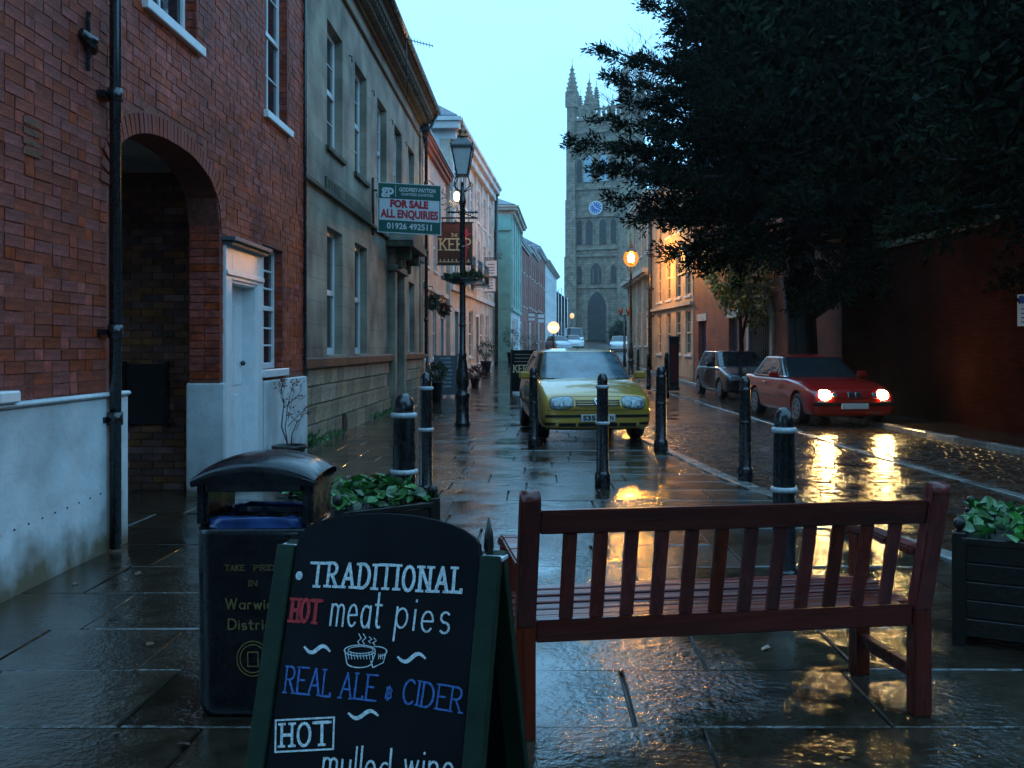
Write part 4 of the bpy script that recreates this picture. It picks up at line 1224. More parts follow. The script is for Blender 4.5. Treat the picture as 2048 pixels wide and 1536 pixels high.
for (x, y) in ((0, 0), (TW, 0), (0, TW), (TW, TW)):
    for (z0, z1, s) in ((-1, 15.5, 1.15), (15.5, 26, 1.0), (26, 36, .86), (36, 43.2, .75)):
        bt.box(x - s, x + s * .9, y - s * .9, y + s, z0 + .002, z1)
bt.build('buttress', M['church'], ct)
def frontpiece(name, outline, y0, y1, m, side=False):
    q = MB()
    if not side: q.prism(outline, lambda p, t: (p[0], t, p[1]), y0, y1)
    else: q.prism(outline, lambda p, t: (TW - t, p[0], p[1]), y0, y1)
    return q.build(name, m, ct)
c = TW / 2 - .4
for side in (False, True):
    # entrance arch, niche, lancets, belfry lights, with raised mouldings round them
    def arch(name, cx, z0, w, h, fr=.35, mm=None):
        frontpiece(name + '_moulding', gothic(cx, z0, w + fr * 2, h + fr * 1.2), -.22, -.001, M['church'], side)
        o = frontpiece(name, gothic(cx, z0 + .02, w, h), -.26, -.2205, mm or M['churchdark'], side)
        return o
    if not side: arch('porch_arch', c + .15, 0, 3.4, 9.0, .5)
    arch('niche', c, 10.4, 2.0, 3.9)
    q = MB()
    for k in (-.5, .5): q.prism([(c + k * 1.0 - .05, 10.6), (c + k * 1.0 + .05, 10.6), (c + k * 1.0 + .05, 13.2), (c + k * 1.0 - .05, 13.2)], (lambda p, t: (p[0], t, p[1])) if not side else (lambda p, t: (TW - t, p[0], p[1])), -.34, -.261)
    q.build('mullion', M['church'], ct)
    for k in (-1.25, 1.25): arch('lancet', c + k, 17.7, 1.3, 4.6, .25)
    for k in (-1.45, 1.45):
        arch('belfry_light', c + k, 29.2, 1.5, 5.0, .3, M['bluegrey'])
    for k in (-3.1, 3.1):
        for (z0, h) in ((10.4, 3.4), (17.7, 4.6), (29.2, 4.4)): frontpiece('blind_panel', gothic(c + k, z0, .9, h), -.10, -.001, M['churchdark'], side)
    for z in (9.0 + .6, 15.4, 16.7, 22.7, 27.8, 38.2, 40.6):
        frontpiece('string_course', [(-.1, z), (TW + .1, z), (TW + .1, z + .38), (-.1, z + .38)], -.42, -.001, M['church'], side)
    # pierced parapet
    for k in range(11):
        u = .3 + k * (TW - .6) / 10.5
        frontpiece('parapet', [(u, 41.2), (u + .5, 41.2), (u + .5, 42.9), (u + .25, 43.2), (u, 42.9)], 0, .4, M['church'], side)
    frontpiece('parapet', [(0, 42.4), (TW, 42.4), (TW, 42.8), (0, 42.8)], .05, .35, M['church'], side)
# clock
cf = MB(); cc = (c, -.30, 24.35)
cf.tube([(c, -.30, 24.35), (c, -.42, 24.35)], 1.22, 32); clock = cf.build('clock_face', M['clockface'], ct)
ck = MB()
for k in range(32):
    a0 = 2 * PI * k / 32; a1 = 2 * PI * (k + 1) / 32
    ck.add([(c + r * math.cos(a), -.45, 24.35 + r * math.sin(a)) for r, a in ((1.12, a0), (1.24, a0), (1.24, a1), (1.12, a1))], [(0, 1, 2, 3)])
for k in range(12):
    a = 2 * PI * k / 12; d = Vector((math.cos(a), 0, math.sin(a)))
    ck.beam(Vector((c, -.45, 24.35)) + d * .78, Vector((c, -.45, 24.35)) + d * 1.04, .10, .04, (0, 1, 0))
ck.build('clock_numeral', M['clockgold'], clock)
hh = MB()
for a, L_, w in ((128, .95, .09), (-32, .62, .12)):
    d = Vector((math.cos(R(a)), 0, math.sin(R(a)))); hh.beam(Vector((c, -.49, 24.35)) - d * .15, Vector((c, -.49, 24.35)) + d * L_, w, .03, (0, 1, 0))
hh.build('clock_hand', M['clockgold'], clock)
def pinn(x, y, z, w, h, finial=True):
    q = MB(); q.box(x - w / 2, x + w / 2, y - w / 2, y + w / 2, z, z + h * .34)
    q.lathe([(w * .62, z + h * .34), (w * .5, z + h * .40), (w * .06, z + h * .93), (.03, z + h)], (x, y, 0), 8, False)
    for k in range(5):
        t = .44 + k * .1; r = w * .5 * (1 - (t - .4) / .56) + .1
        for a in range(4): q.box(x + r * math.cos(a * PI / 2) - .11, x + r * math.cos(a * PI / 2) + .11, y + r * math.sin(a * PI / 2) - .11, y + r * math.sin(a * PI / 2) + .11, z + h * t, z + h * t + .25)
    q.tube([(x, y, z + h), (x, y, z + h + .9)], .05, 5)
    q.build('pinnacle', M['church'], ct)
for (x, y) in ((0, 0), (TW, 0), (0, TW), (TW, TW)): pinn(x, y, 43.2, 1.95, 8.3)
for (x, y) in ((c, 0), (0, c), (TW, c), (c, TW)): pinn(x, y, 42.6, .9, 4.4)
# nave beside it
nv = thing('church_nave', 'grey church body with tall traceried windows right of the tower', 'church', (15.6, 171, cz), CA)
mb = MB(); wall(mb, 26, -1, 17.5, 20, []); rawbuild(mb, 'wall', M['church'], nv)
for k in range(7):
    u = 1.9 + k * 3.7
    q = MB(); q.prism(gothic(u, 3.2, 2.5, 10.5), lambda p, t: (p[0], t, p[1]), -.12, -.001); wq = q.build('window', M['churchdark'], nv)
    q = MB()
    for j in (-.62, 0, .62): q.box(u + j - .07, u + j + .07, -.22, -.121, 3.2, 11.8)
    q.box(u - 1.2, u + 1.2, -.2, -.1205, 6.9, 7.1); q.build('mullion', M['church'], wq)
    q = MB(); q.box(u - 2.15, u - 1.55, -1.1, -.001, -1, 13.5); q.box(u - 2.05, u - 1.65, -.6, -.001, 13.5, 18.4); q.lathe([(.35, 18.4), (.3, 18.9), (.03, 20.8)], (u - 1.85, -.3, 0), 6, False); q.build('buttress', M['church'], nv)
for k in range(20): MB().box(.2 + k * 1.3, .8 + k * 1.3, 0, .4, 17.5, 18.5).build('battlement', M['church'], nv)
MB().box(0, 26, -.2, -.001, 16.6, 16.9).build('string_course', M['church'], nv)

# ---------------------------------------------------------------- right side
# classical stone building with quoins (far end at 58, near end at 49)
z0 = zg(50)
o, L = building('quoined_building', 'buff stone building with pale quoins and a projecting cornice in orange lamplight', (5.55, 60), (5.6, 48.5), 9.2, 6, M['buff'],
         wins=[(1.2 + k * 2.8, 2.3 + k * 2.8, zz_, zz_ + 1.9) for k in range(4) for zz_ in (1.1, 5.9)], zb=z0, roof=(1.6, True), cornice=(.45, .4, M['quoin']), frame=M['whitepaint'])
rs = random.Random(2)
qm = MB().box(-.5, .5, -.04, .0, -.5, .5).mesh('quoin', .0); qm.materials.append(M['quoin'])
for ucol in (0.25, 2.75, 5.5, 8.3, L - .3):
    for k in range(15):
        w = .62 if k % 2 else .42
        q = link('quoin', qm, o, (ucol, 0, .25 + k * .3)); q.scale = (w, 1, .275)
mc = MB(); mc.box(-.02, L + .06, -.30, -.001, 4.6, 4.72); mc.box(-.02, L + .12, -.45, -.001, 4.721, 4.95)
mc.box(L + .001, L + .30, -.3, 6, 4.6, 4.72); mc.box(L + .001, L + .45, -.45, 6, 4.721, 4.95)
mc.build('cornice', M['quoin'], o)
MB().box(L + .001, L + .06, .3, 5.6, -.5, .9).build('plinth', M['quoin'], o)
MB().box(L + .001, L + .05, .2, 5.6, 2.5, 2.62).build('string_course', M['quoin'], o)
# buff rendered house
z0 = zg(40)
o, L = building('buff_house', 'buff rendered house with tall narrow windows glowing orange under the street lamp', (5.45, 46.2), (6.05, 37.9), 8.5, 6, M['buffrender'],
         wins=[(u, u + .95, zz_, zz_ + h_) for u in (1.2, 3.2, 5.2, 7.0) for zz_, h_ in ((.9, 1.75), (3.25, 1.95), (6.0, 1.5))], zb=z0, roof=(1.8, False), cornice=(.3, .25, M['quoin']), frame=M['quoin'])
MB().box(-.02, L + .02, -.14, -.001, 2.86, 2.98).build('string_course', M['quoin'], o)
dp = MB(); dp.tube([(.12, -.14, 0), (.12, -.14, 8.3)], .09, 8)
for z in (2.6, 3.9, 5.5): dp.box(-.1, .34, -.26, -.001, z, z + .1)
dp.build('downpipe', M['blackiron'], o)
# brick range with doorways and an archway, then the long shaded wall
P = [(6.08, 37.8), (7.42, 23.8)]
ang = math.atan2(P[1][1] - P[0][1], P[1][0] - P[0][0]); L = math.hypot(P[1][0] - P[0][0], P[1][1] - P[0][1])
z0 = 0.0
br = thing('brick_range', 'brick building with two doorways and a pale stone archway behind the parked cars', 'building', (P[0][0], P[0][1], 0), ang)
mb = MB(); ops = [(.6, 1.7, 0, 2.45, .25), (4.6, 5.6, 0, 2.45, .25)]
wall(mb, L, -.3, 7.5, 5, ops); rawbuild(mb, 'wall', M['brickfar'], br)
for a in (.6, 4.6):
    q = MB(); q.box(a, a + (1.1 if a < 1 else 1.0), .16, .24, .02, 2.4); q.build('door', M['bluedoor'], br)
    q = MB(); q.box(a - .15, a + 1.2, -.03, -.001, 2.452, 2.72); q.build('lintel', M['quoin'], br)
gy = 8.0
ar = MB()
poly_o = [(gy - 1.25, 0), (gy - 1.0, 0), (gy - 1.0, 1.9)] + A(gy, 1.9, 1.0, 1.1, 180, 0, 12)[1:] + [(gy + 1.0, 0), (gy + 1.25, 0), (gy + 1.25, 1.9)] + A(gy, 1.9, 1.25, 1.42, 0, 180, 12)[1:]
ar.prism(poly_o, lambda p, t: (p[0], t, p[1]), -.08, -.001); ar.build('arch_surround', M['quoin'], br)
ai = MB(); ai.prism([(gy - 1.0, 0), (gy + 1.0, 0), (gy + 1.0, 1.9)] + A(gy, 1.9, 1.0, 1.1, 0, 180, 12)[1:], lambda p, t: (p[0], t, p[1]), -.03, -.0015)
gate = ai.build('gate', M['doorgreen'], br)
gb = MB()
for k in range(9): gb.box(gy - .9 + k * .2, gy - .87 + k * .2, -.05, -.0305, .05, 2.4)
gb.build('gate_bar', M['blackiron'], gate)
roofmb(L, 5, 7.5, 2.0, .3, False).build('roof', M['slate'], br)
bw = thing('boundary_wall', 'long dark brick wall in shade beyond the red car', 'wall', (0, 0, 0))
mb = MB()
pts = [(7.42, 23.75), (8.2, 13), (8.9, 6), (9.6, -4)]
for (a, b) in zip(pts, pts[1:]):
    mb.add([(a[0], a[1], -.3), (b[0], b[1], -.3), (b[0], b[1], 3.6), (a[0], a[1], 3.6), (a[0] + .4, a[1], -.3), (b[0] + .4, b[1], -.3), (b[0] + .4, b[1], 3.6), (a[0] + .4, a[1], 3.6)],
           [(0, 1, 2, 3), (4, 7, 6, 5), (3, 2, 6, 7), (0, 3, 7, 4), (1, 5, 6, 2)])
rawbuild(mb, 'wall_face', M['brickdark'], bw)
cp = MB()
for (a, b) in zip(pts, pts[1:]): cp.beam((a[0] + .2, a[1], 3.66), (b[0] + .2, b[1], 3.66), .55, .12)
cp.build('coping', M['stonedark'], bw)
MB().box(-8, 14, 0, .5, -.3, 4).build('x', M['brickdark']) if False else None
# parking notice on that wall, px 2012-2038, py 588-650
ps = thing('parking_sign', 'small pale parking notice fixed to the dark wall at the right edge', 'sign', (7.98, 15.9, 0), R(-62))
q = MB(); q.box(-.16, .16, -.02, 0, 1.80, 2.32); pb_ = q.build('sign_plate', M['signwhite'], ps, bevel=.004)
q = MB()
for k in range(4): q.box(-.09, .09 - .03 * (k % 2), -.023, -.0201, 1.86 + k * .07, 1.875 + k * .07)
q.build('lettering', M['carblack'], ps)
q = MB(); q.box(-.13, .0, -.023, -.0201, 2.17, 2.29); q.build('sign_symbol', mat('sign_blue', (.03, .10, .35), .4), ps)
q = MB(); q.tube([(0, .03, 0.02), (0, .03, 2.36)], .03, 8); q.build('post', M['blackiron'], ps)

# ---------------------------------------------------------------- foliage
def leafmesh(name, centers, dirs, ln, wd, mat, parent, rs, jitter=.9):
    """one mesh of many small leaf blades (quads)"""
    n = len(centers)
    C = np.array(centers, dtype=np.float32); D = np.array(dirs, dtype=np.float32)
    g = np.random.RandomState(int(rs)); D = D + g.normal(0, jitter, D.shape); D /= np.linalg.norm(D, axis=1)[:, None] + 1e-6
    Uv = g.normal(0, 1, D.shape); S = np.cross(D, Uv); S /= np.linalg.norm(S, axis=1)[:, None] + 1e-6
    l = (ln * g.uniform(.6, 1.3, (n, 1))); w = (wd * g.uniform(.7, 1.3, (n, 1)))
    v = np.empty((n, 4, 3), dtype=np.float32)
    v[:, 0] = C; v[:, 1] = C + D * l * .5 + S * w * .5; v[:, 2] = C + D * l; v[:, 3] = C + D * l * .5 - S * w * .5
    me = bpy.data.meshes.new(name)
    me.vertices.add(n * 4); me.vertices.foreach_set('co', v.reshape(-1))
    me.loops.add(n * 4); me.loops.foreach_set('vertex_index', np.arange(n * 4, dtype=np.int32))
    me.polygons.add(n); me.polygons.foreach_set('loop_start', np.arange(0, n * 4, 4, dtype=np.int32)); me.polygons.foreach_set('loop_total', np.full(n, 4, dtype=np.int32))
    me.update(); me.validate(); me.materials.append(mat)
    return link(name, me, parent)

yt = thing('yew_tree', 'huge dark evergreen tree overhanging the street and filling the upper right', 'tree', (6.55, 24.2, 0))
rs = random.Random(9)
tm = MB()
tp = [Vector((0, 0, -.2)), Vector((.05, 0, 1.0)), Vector((0, .1, 3)), Vector((.15, .1, 6)), Vector((.1, .2, 9)), Vector((.2, 0, 13.5))]
tm.tube(tp, [.46, .38, .34, .28, .20, .06], 12)
for k in range(4): tm.tube([(.1 * k - .15, .05 * k - .1, -.1), (.1 * k - .2, -.1 + .05 * k, 1.6), (.25 * k - .35, .1, 3.2)], [.2, .17, .12], 8)
tm.build('trunk', M['bark'], yt)
def trunkpt(z):
    for a, b in zip(tp, tp[1:]):
        if a.z <= z <= b.z: return a.lerp(b, (z - a.z) / (b.z - a.z))
    return tp[-1]
limbs = MB(); LC = []; LD = []
def bough(start, tip, r0=.09, dens=1.0, spread=1.25, droop=.5):
    s = Vector(start); t = Vector(tip); L = (t - s).length
    mid = s.lerp(t, .5) + Vector((0, 0, -.06 * L * droop)) + Vector((rs.uniform(-.3, .3), rs.uniform(-.3, .3), 0))
    pts = []
    for i in range(9):
        q = i / 8; pts.append(s * (1 - q) ** 2 + mid * 2 * q * (1 - q) + t * q * q)
    limbs.tube(pts, [r0 * (1 - .88 * i / 8) for i in range(9)], 6)
    nsub = int(17 * dens * L / 5) + 5
    for j in range(nsub):
        q = rs.uniform(.22, 1.0) ** .85
        base = s * (1 - q) ** 2 + mid * 2 * q * (1 - q) + t * q * q
        d = (t - s).normalized()
        side = Vector((rs.gauss(0, 1), rs.gauss(0, 1), rs.gauss(-.15, .55)))
        sd = (d * 1.35 + side.normalized() * 1.0 + Vector((0, 0, -.12))).normalized()
        sl = spread * (1.15 - q * .8) * rs.uniform(.6, 1.2)
        nt = max(3, int(sl / .13))
        for k in range(nt):
            qq = (k + .6) / nt
            p = base + sd * sl * qq + Vector((0, 0, -.22 * sl * qq * qq))
            for m in range(rs.randint(14, 20)):
                off = Vector((rs.gauss(0, .055), rs.gauss(0, .055), rs.gauss(.0, .05)))
                LC.append(tuple(p + off)); LD.append(tuple(sd * .8 + off * 4 + Vector((0, 0, .25))))
O = Vector((6.55, 24.2, 0))
def tipw(px, py, d): return Vector(W(px, py, d)) - O
# boughs whose tips the photograph shows against the sky and the street
for (px, py, d, zs) in ((1192, 92, 23.5, 7.6), (1215, 150, 23.0, 7.2), (1255, 200, 23.5, 7.2), (1140, 280, 23.2, 6.2), (1200, 240, 24, 6.6), (1190, 330, 22.6, 5.6), (1255, 345, 23, 5.6), (1220, 395, 23.4, 5.2),
                        (1250, 432, 22.8, 4.8), (1290, 420, 23.4, 4.9), (1330, 500, 23, 4.4), (1375, 470, 22.2, 4.6), (1400, 525, 23.5, 4.4), (1470, 490, 22.6, 4.6), (1545, 515, 22.0, 4.4), (1300, 10, 23.5, 9), (1285, -60, 24, 10), (1265, 120, 24.5, 8),
                        (1330, -20, 22.5, 9.4), (1350, 90, 22, 8), (1300, 250, 22, 6.6), (1350, 350, 21.5, 5.8), (1620, 600, 22.5, 4.0), (1690, 590, 21.5, 4.0), (1790, 560, 21, 4.2), (1900, 540, 21, 4.2)):
    tp_ = tipw(px, py, d); st = trunkpt(max(2.6, min(12.6, zs)))
    bough(st, tp_, .09, 1.7, .85 if px < 1300 else 1.1)
# the mass of the crown
for k in range(150):
    zs = rs.uniform(3.4, 13); az = rs.uniform(0, 2 * PI)
    rad = 6.2 * (1 - max(0, (zs - 7) / 9) ** 1.5) * rs.uniform(.55, 1.0)
    if math.cos(az) < 0.25: rad *= .66; zs = max(zs, 5.4)
    tipz = zs + rs.uniform(-1.2, 1.2) + (.4 if zs > 6 else 0)
    tipz = max(3.2 + rad * .05, tipz) if math.cos(az) > .25 else max(tipz, 4.9)
    bough(trunkpt(zs), Vector((rad * math.cos(az), rad * math.sin(az), tipz)), .08, .95, 1.6)
# a second stem's crown to the right, toward the camera
for k in range(64):
    zs = rs.uniform(3.6, 10); az = rs.uniform(0, 2 * PI); rad = 3.6 * rs.uniform(.5, 1.0)
    b = Vector((4.2, -3.6, zs))
    bough(b, b + Vector((rad * math.cos(az), rad * math.sin(az), rs.uniform(-1.0, 1.2))), .07, .95, 1.5)
limbs.tube([trunkpt(2.2), Vector((2.2, -2, 4)), Vector((4.2, -3.6, 7)), Vector((4.3, -3.6, 12))], [.24, .2, .15, .05], 8)
limbs.build('limb', M['bark'], yt)
g_ = np.random.RandomState(77)
def inner(parent, ells, n, seed):
    Cn = []; Dn = []; tot = sum(e[3] * e[4] * e[5] for e in ells)
    for (x, y, z, a, b, c) in ells:
        k = int(n * a * b * c / tot); v = g_.normal(0, 1, (k, 3)); v /= np.linalg.norm(v, axis=1)[:, None]
        p = v * g_.uniform(.3, 1, (k, 1)) ** .4 * np.array([a, b, c]) + np.array([x, y, z]); Cn.append(p); Dn.append(g_.normal(0, 1, (k, 3)))
    leafmesh('inner_crown', np.concatenate(Cn), np.concatenate(Dn), .30, .11, M['yew'], parent, seed, .5)
inner(yt, [(1.0, 0, 7.8, 3.6, 4.0, 3.4), (.2, 0, 11.0, 3.2, 3.6, 3.0), (2.6, -1.4, 6.0, 3.4, 3.6, 2.2), (4.4, -3.4, 6.6, 2.8, 3.2, 2.8), (4.6, -3.0, 9.8, 3.0, 3.4, 2.8), (-1.3, 0, 9.2, 2.0, 2.4, 2.2)], 60000, 6)
crown = leafmesh('crown', LC, LD, .13, .042, M['yew'], yt, 4, .5)
print('yew leaves', len(LC))


# a second dark evergreen leaning over the wall, nearer the camera
yt2 = thing('yew_tree', 'nearly black evergreen leaning over the long wall at the far right', 'tree', (9.4, 13.2, 0))
keepm = limbs; limbs = MB(); LC = []; LD = []
limbs.tube([Vector((0, 0, -.2)), Vector((-.3, 0, 4)), Vector((-.4, .2, 9))], [.34, .26, .08], 10)
for k in range(150):
    zs = rs.uniform(2.6, 9.5); az = rs.uniform(0, 2 * PI); rad = 4.3 * rs.uniform(.45, 1.0) * (1 - max(0, (zs - 6.5) / 8))
    b = Vector((-.35, .1, zs + .4))
    tz = zs + rs.uniform(-.6, .9); tip = Vector((b.x + rad * math.cos(az), b.y + rad * 1.35 * math.sin(az), max(tz, 2.55 if math.cos(az) < .2 else 3.6)))
    bough(b, tip, .06, .8, 1.35)
limbs.build('trunk', M['bark'], yt2)
leafmesh('crown', LC, LD, .13, .045, M['yew'], yt2, 14, .5)
inner(yt2, [(-.5, 0, 6.2, 3.2, 4.2, 3.0), (-.8, -.4, 3.9, 2.0, 3.6, 1.0), (.5, -3, 5.4, 2.6, 3, 2.2), (-.3, 4.0, 5.2, 2.4, 3.0, 2.0)], 34000, 8)
print('second yew leaves', len(LC))
# unseen stone block added behind the camera to shade the foreground
sb_ = thing('shade_block', 'tall unseen stone block added behind the camera for shade', 'building', (0, -7.0, 0))
mb = MB()
for a, b in ((-14, -2.2), (2.2, 14)): mb.box(a, b, -6, 0, -.3, 11)
mb.box(-2.2, 2.2, -6, 0, 4.4, 11); mb.build('wall', M['church'], sb_)
MB().box(-14.2, 14.2, -6.2, .2, 11.001, 11.5).build('parapet', M['church'], sb_)

def bushy(name, label, cat, loc, blobs, n, ln, wd, mat_, seed, trunk=None, extra=None, group=None):
    t = thing(name, label, cat, loc, 0, group)
    g = np.random.RandomState(seed); Cn = []; Dn = []
    tot = sum(b[3] ** 2 for b in blobs)
    for (x, y, z, r) in blobs:
        k = int(n * r * r / tot)
        v = g.normal(0, 1, (k, 3)); v /= np.linalg.norm(v, axis=1)[:, None]
        rr = r * g.uniform(.45, 1.05, (k, 1)) * (1 + .18 * np.sin(v[:, :1] * 7 + v[:, 2:] * 5))
        p = v * rr + np.array([x, y, z]); Cn.append(p); Dn.append(v)
    leafmesh('foliage', np.concatenate(Cn), np.concatenate(Dn), ln, wd, mat_, t, seed, .8)
    if trunk:
        q = MB()
        for pts, rad in trunk: q.tube(pts, rad, 7)
        q.build('trunk', M['bark'], t)
    return t
bushy('holly_tree', 'small yellow green tree hanging over the archway left of the dark trunk', 'tree', (6.0, 29.2, 0),
      [(-.35, 0, 3.6, .7), (.3, 0, 3.7, .8), (-.1, -.2, 2.95, .6), (.45, -.1, 2.9, .65), (.2, 0, 4.3, .7), (-.7, .1, 4.1, .45), (.5, 0, 2.3, .35)], 5200, .13, .07, M['holly'], 3,
      trunk=[([(.2, .1, 0), (.1, 0, 1.6), (.0, 0, 3.6)], [.09, .07, .03]), ([(.1, 0, 1.6), (.4, -.1, 3.2)], [.05, .02])])
bushy('churchyard_shrub', 'dark rounded shrub at the foot of the church tower', 'shrub', (15.2, 160, zg(160)),
      [(-1.2, 0, 1.6, 1.7), (.8, 0, 1.9, 1.9), (2.4, 0, 1.3, 1.4), (-2.4, .3, 1.0, 1.0)], 5000, .5, .3, M['ivy'], 5)
# bare tree behind
bt_ = thing('bare_tree', 'leafless twiggy tree rising behind the evergreen tree top', 'tree', (8.3, 44, zg(44)))
q = MB(); rs = random.Random(12)
def branch(p, d, L, r, lev):
    e = p + d * L
    m = p.lerp(e, .5) + Vector((rs.gauss(0, .06), rs.gauss(0, .06), rs.gauss(0, .06))) * L
    q.tube([p, m, e], [r, r * .8, r * .55], 5 if lev > 1 else 3, cap=False)
    if lev == 0: return
    for k in range(3 if lev > 3 else 3):
        nd = (d + Vector((rs.gauss(0, .5), rs.gauss(0, .5), rs.gauss(.12, .35)))).normalized()
        branch(p.lerp(e, rs.uniform(.55, 1.0)), nd, L * rs.uniform(.62, .8), r * .55, lev - 1)
branch(Vector((0, 0, 0)), Vector((-.03, 0, 1)), 6.0, .26, 0)
for k in range(3): branch(Vector((-.2, 0, 5.9)), Vector((rs.uniform(-.75, .1), rs.uniform(-.3, .3), 1)).normalized(), 4.0, .14, 5)
q.build('branches', M['twig'], bt_)
# ---------------------------------------------------------------- bollards
def make_bollard(label, loc, rings, s=1.0):
    t = thing('bollard', label, 'bollard', loc, 0, 'black cast iron bollards around the paving')
    b = MB()
    b.lathe([(.098, 0), (.098, .14), (.088, .155), (.078, .17), (.076, .66), (.071, 1.0), (.074, 1.005), (.074, 1.03), (.066, 1.035), (.066, 1.06), (.068, 1.075), (.062, 1.115), (.048, 1.145), (.026, 1.165), (.006, 1.17)], n=20)
    b.build('shaft', M['blackiron'], t)
    for z, r in rings:
        q = MB(); q.lathe([(r - .02, z - .022), (r + .004, z - .020), (r + .014, z - .010), (r + .015, z + .004), (r + .008, z + .014), (r - .02, z + .019)], n=24)
        q.build('ring', M['ring'], t)
    t.scale = (s, s, s)
    return t
RG = [(1.03, .072), (.66, .076)]
b0 = make_bollard('bollard with white rings nearest the bin, rising behind the flower planter', ((808 - 1075) * 6.3 / 1950, 6.3, 0), RG, .985)
# two on the left are thicker in the picture
def bol(px, d, label, s, rings=True, z=None, proto=[None, None]):
    x = (px - 1075) * d / 1950
    o = dup(b0 if rings else bp_, (x, d, zg(d) if z is None else z), 0, label)
    o.scale = (s[0], s[0], s[1]); return o
bp_ = make_bollard('plain black bollard at the kerb to the left of the middle of the paving edge', ((1322 - 1075) * 13.6 / 1950, 13.6, 0), [(.66, .066)], 1.02)
bp_['label'] = 'thin black bollard beside the right front wing of the yellow car'
for c_ in kids(bp_):
    if c_.name.startswith('ring'): c_.data.materials[0] = M['blackiron']
b0.scale = (1.0, 1.0, .985)
bol(852, 9.1, 'slim bollard with white rings just behind the thicker left bollard', (.82, 1.04))
bol(1205, 10.1, 'bollard with ring bands in front of the yellow car number plate', (.82, 1.015))
bol(1568, 5.72, 'thick bollard with white rings standing behind the middle of the bench', (.86, .94))
bol(1490, 10.55, 'black bollard on the kerb in front of the red car front wheel', (.84, .975), False)
bol(1067, 14.05, 'black bollard in front of the left side of the yellow car', (.84, 1.0), False)
for px, d, lab, s in ((1297, 31, 'far thin bollard right of the yellow car door mirror', (.8, 1.0)), (1333, 27, 'far bollard in front of the tall dark red box', (.85, 1.1)), (1276, 38, 'farthest small bollard near the lit lamp post foot', (.8, 1.0))):
    bol(px, d, lab, s, False)

# ---------------------------------------------------------------- bench seen from behind
BA = R(9)
bn = thing('bench', 'dark red brown wooden park bench seen from behind on wet paving', 'bench', (1.08, 3.72, 0), 0)
# world points of the two rear legs: left (1055,1475) -> , right (1830,1430)
lx, ly = (1050 - 1075) * 3.62 / 1950, 3.62
rx, ry = (1838 - 1075) * 3.86 / 1950, 3.86
Bv = Vector((rx - lx, ry - ly, 0)); BL = Bv.length; ba = math.atan2(Bv.y, Bv.x)
bn.location = (lx, ly, 0); bn.rotation_euler = (0, 0, ba)
# frame: x along the back, y away from the camera (toward the seat front), z up
lean = .13
def bk(z): return 0.0 if z < .42 else -(z - .42) * lean / .48
for i, x in enumerate((0, BL)):
    q = MB()
    pts = [(0, 0), (.42, 0), (.905, bk(.905))]
    for (za, ya), (zb_, yb) in zip(pts, pts[1:]):
        w = .036
        q.hexa([(x - w, ya - .035, za), (x + w, ya - .035, za), (x + w, ya + .035, za), (x - w, ya + .035, za), (x - w, yb - .035, zb_), (x + w, yb - .035, zb_), (x + w, yb + .035, zb_), (x - w, yb + .035, zb_)])
    # rounded head
    yb = bk(.905)
    q.tube([(x - .036, yb, .903), (x + .036, yb, .903)], .034, 14)
    q.build('back_post', M['woodv'], bn, bevel=.005, seg=2)
    q = MB(); q.box(x - .035, x + .035, .46, .53, 0, .62); q.build('leg', M['woodv'], bn, bevel=.005)
    q = MB()
    for a, b in (((x, .0 + bk(.62) + .03, .645), (x, .20, .645)), ((x, .20, .645), (x, .40, .650)), ((x, .40, .650), (x, .52, .640)), ((x, .52, .640), (x, .58, .61))): q.beam(a, b, .075, .035)
    q.build('armrest', M['wood'], bn, bevel=.008, seg=2)
    q = MB(); q.box(x - .02, x + .02, .035, .46, .13, .185); q.build('stretcher', M['wood'], bn, bevel=.004)
    q = MB(); q.box(x - .022, x + .022, .035, .46, .335, .405); q.build('seat_rail', M['wood'], bn, bevel=.004)
q = MB(); zt, zb_ = .865, .775
q.hexa([(.037, bk(zb_) - .018, zb_), (BL - .037, bk(zb_) - .018, zb_), (BL - .037, bk(zb_) + .018, zb_), (.037, bk(zb_) + .018, zb_),
        (.037, bk(zt) - .018, zt), (BL - .037, bk(zt) - .018, zt), (BL - .037, bk(zt) + .018, zt), (.037, bk(zt) + .018, zt)])
q.build('top_rail', M['wood'], bn, bevel=.006, seg=2)
q = MB(); zt2, zb2 = .44, .355
q.hexa([(.037, bk(zb2) - .018, zb2), (BL - .037, bk(zb2) - .018, zb2), (BL - .037, bk(zb2) + .018, zb2), (.037, bk(zb2) + .018, zb2),
        (.037, bk(zt2) - .018, zt2), (BL - .037, bk(zt2) - .018, zt2), (BL - .037, bk(zt2) + .018, zt2), (.037, bk(zt2) + .018, zt2)])
q.build('bottom_rail', M['wood'], bn, bevel=.006, seg=2)
ns = 12
for k in range(ns):
    x = .037 + (BL - .074) * (k + 1) / (ns + 1)
    q = MB(); w = .026; za, zc = .441, .774
    q.hexa([(x - w, bk(za) - .009, za), (x + w, bk(za) - .009, za), (x + w, bk(za) + .009, za), (x - w, bk(za) + .009, za),
            (x - w, bk(zc) - .009, zc), (x + w, bk(zc) - .009, zc), (x + w, bk(zc) + .009, zc), (x - w, bk(zc) + .009, zc)])
    q.build('back_slat', M['woodv'], bn, bevel=.003)
for k in range(6):
    q = MB(); y = .075 + k * .083; z = .415 - .006 * math.sin(k) + .002 * (k - 2)
    q.box(-.03, BL + .03, y - .034, y + .034, z - .012, z + .012) if 0 < k < 5 else q.box(.037, BL - .037, y - .034, y + .034, z - .012, z + .012)
    q.build('seat_slat', M['wood'], bn, bevel=.004)
q = MB(); q.box(.04, BL - .04, .47, .50, .30, .39); q.build('front_rail', M['wood'], bn, bevel=.004)

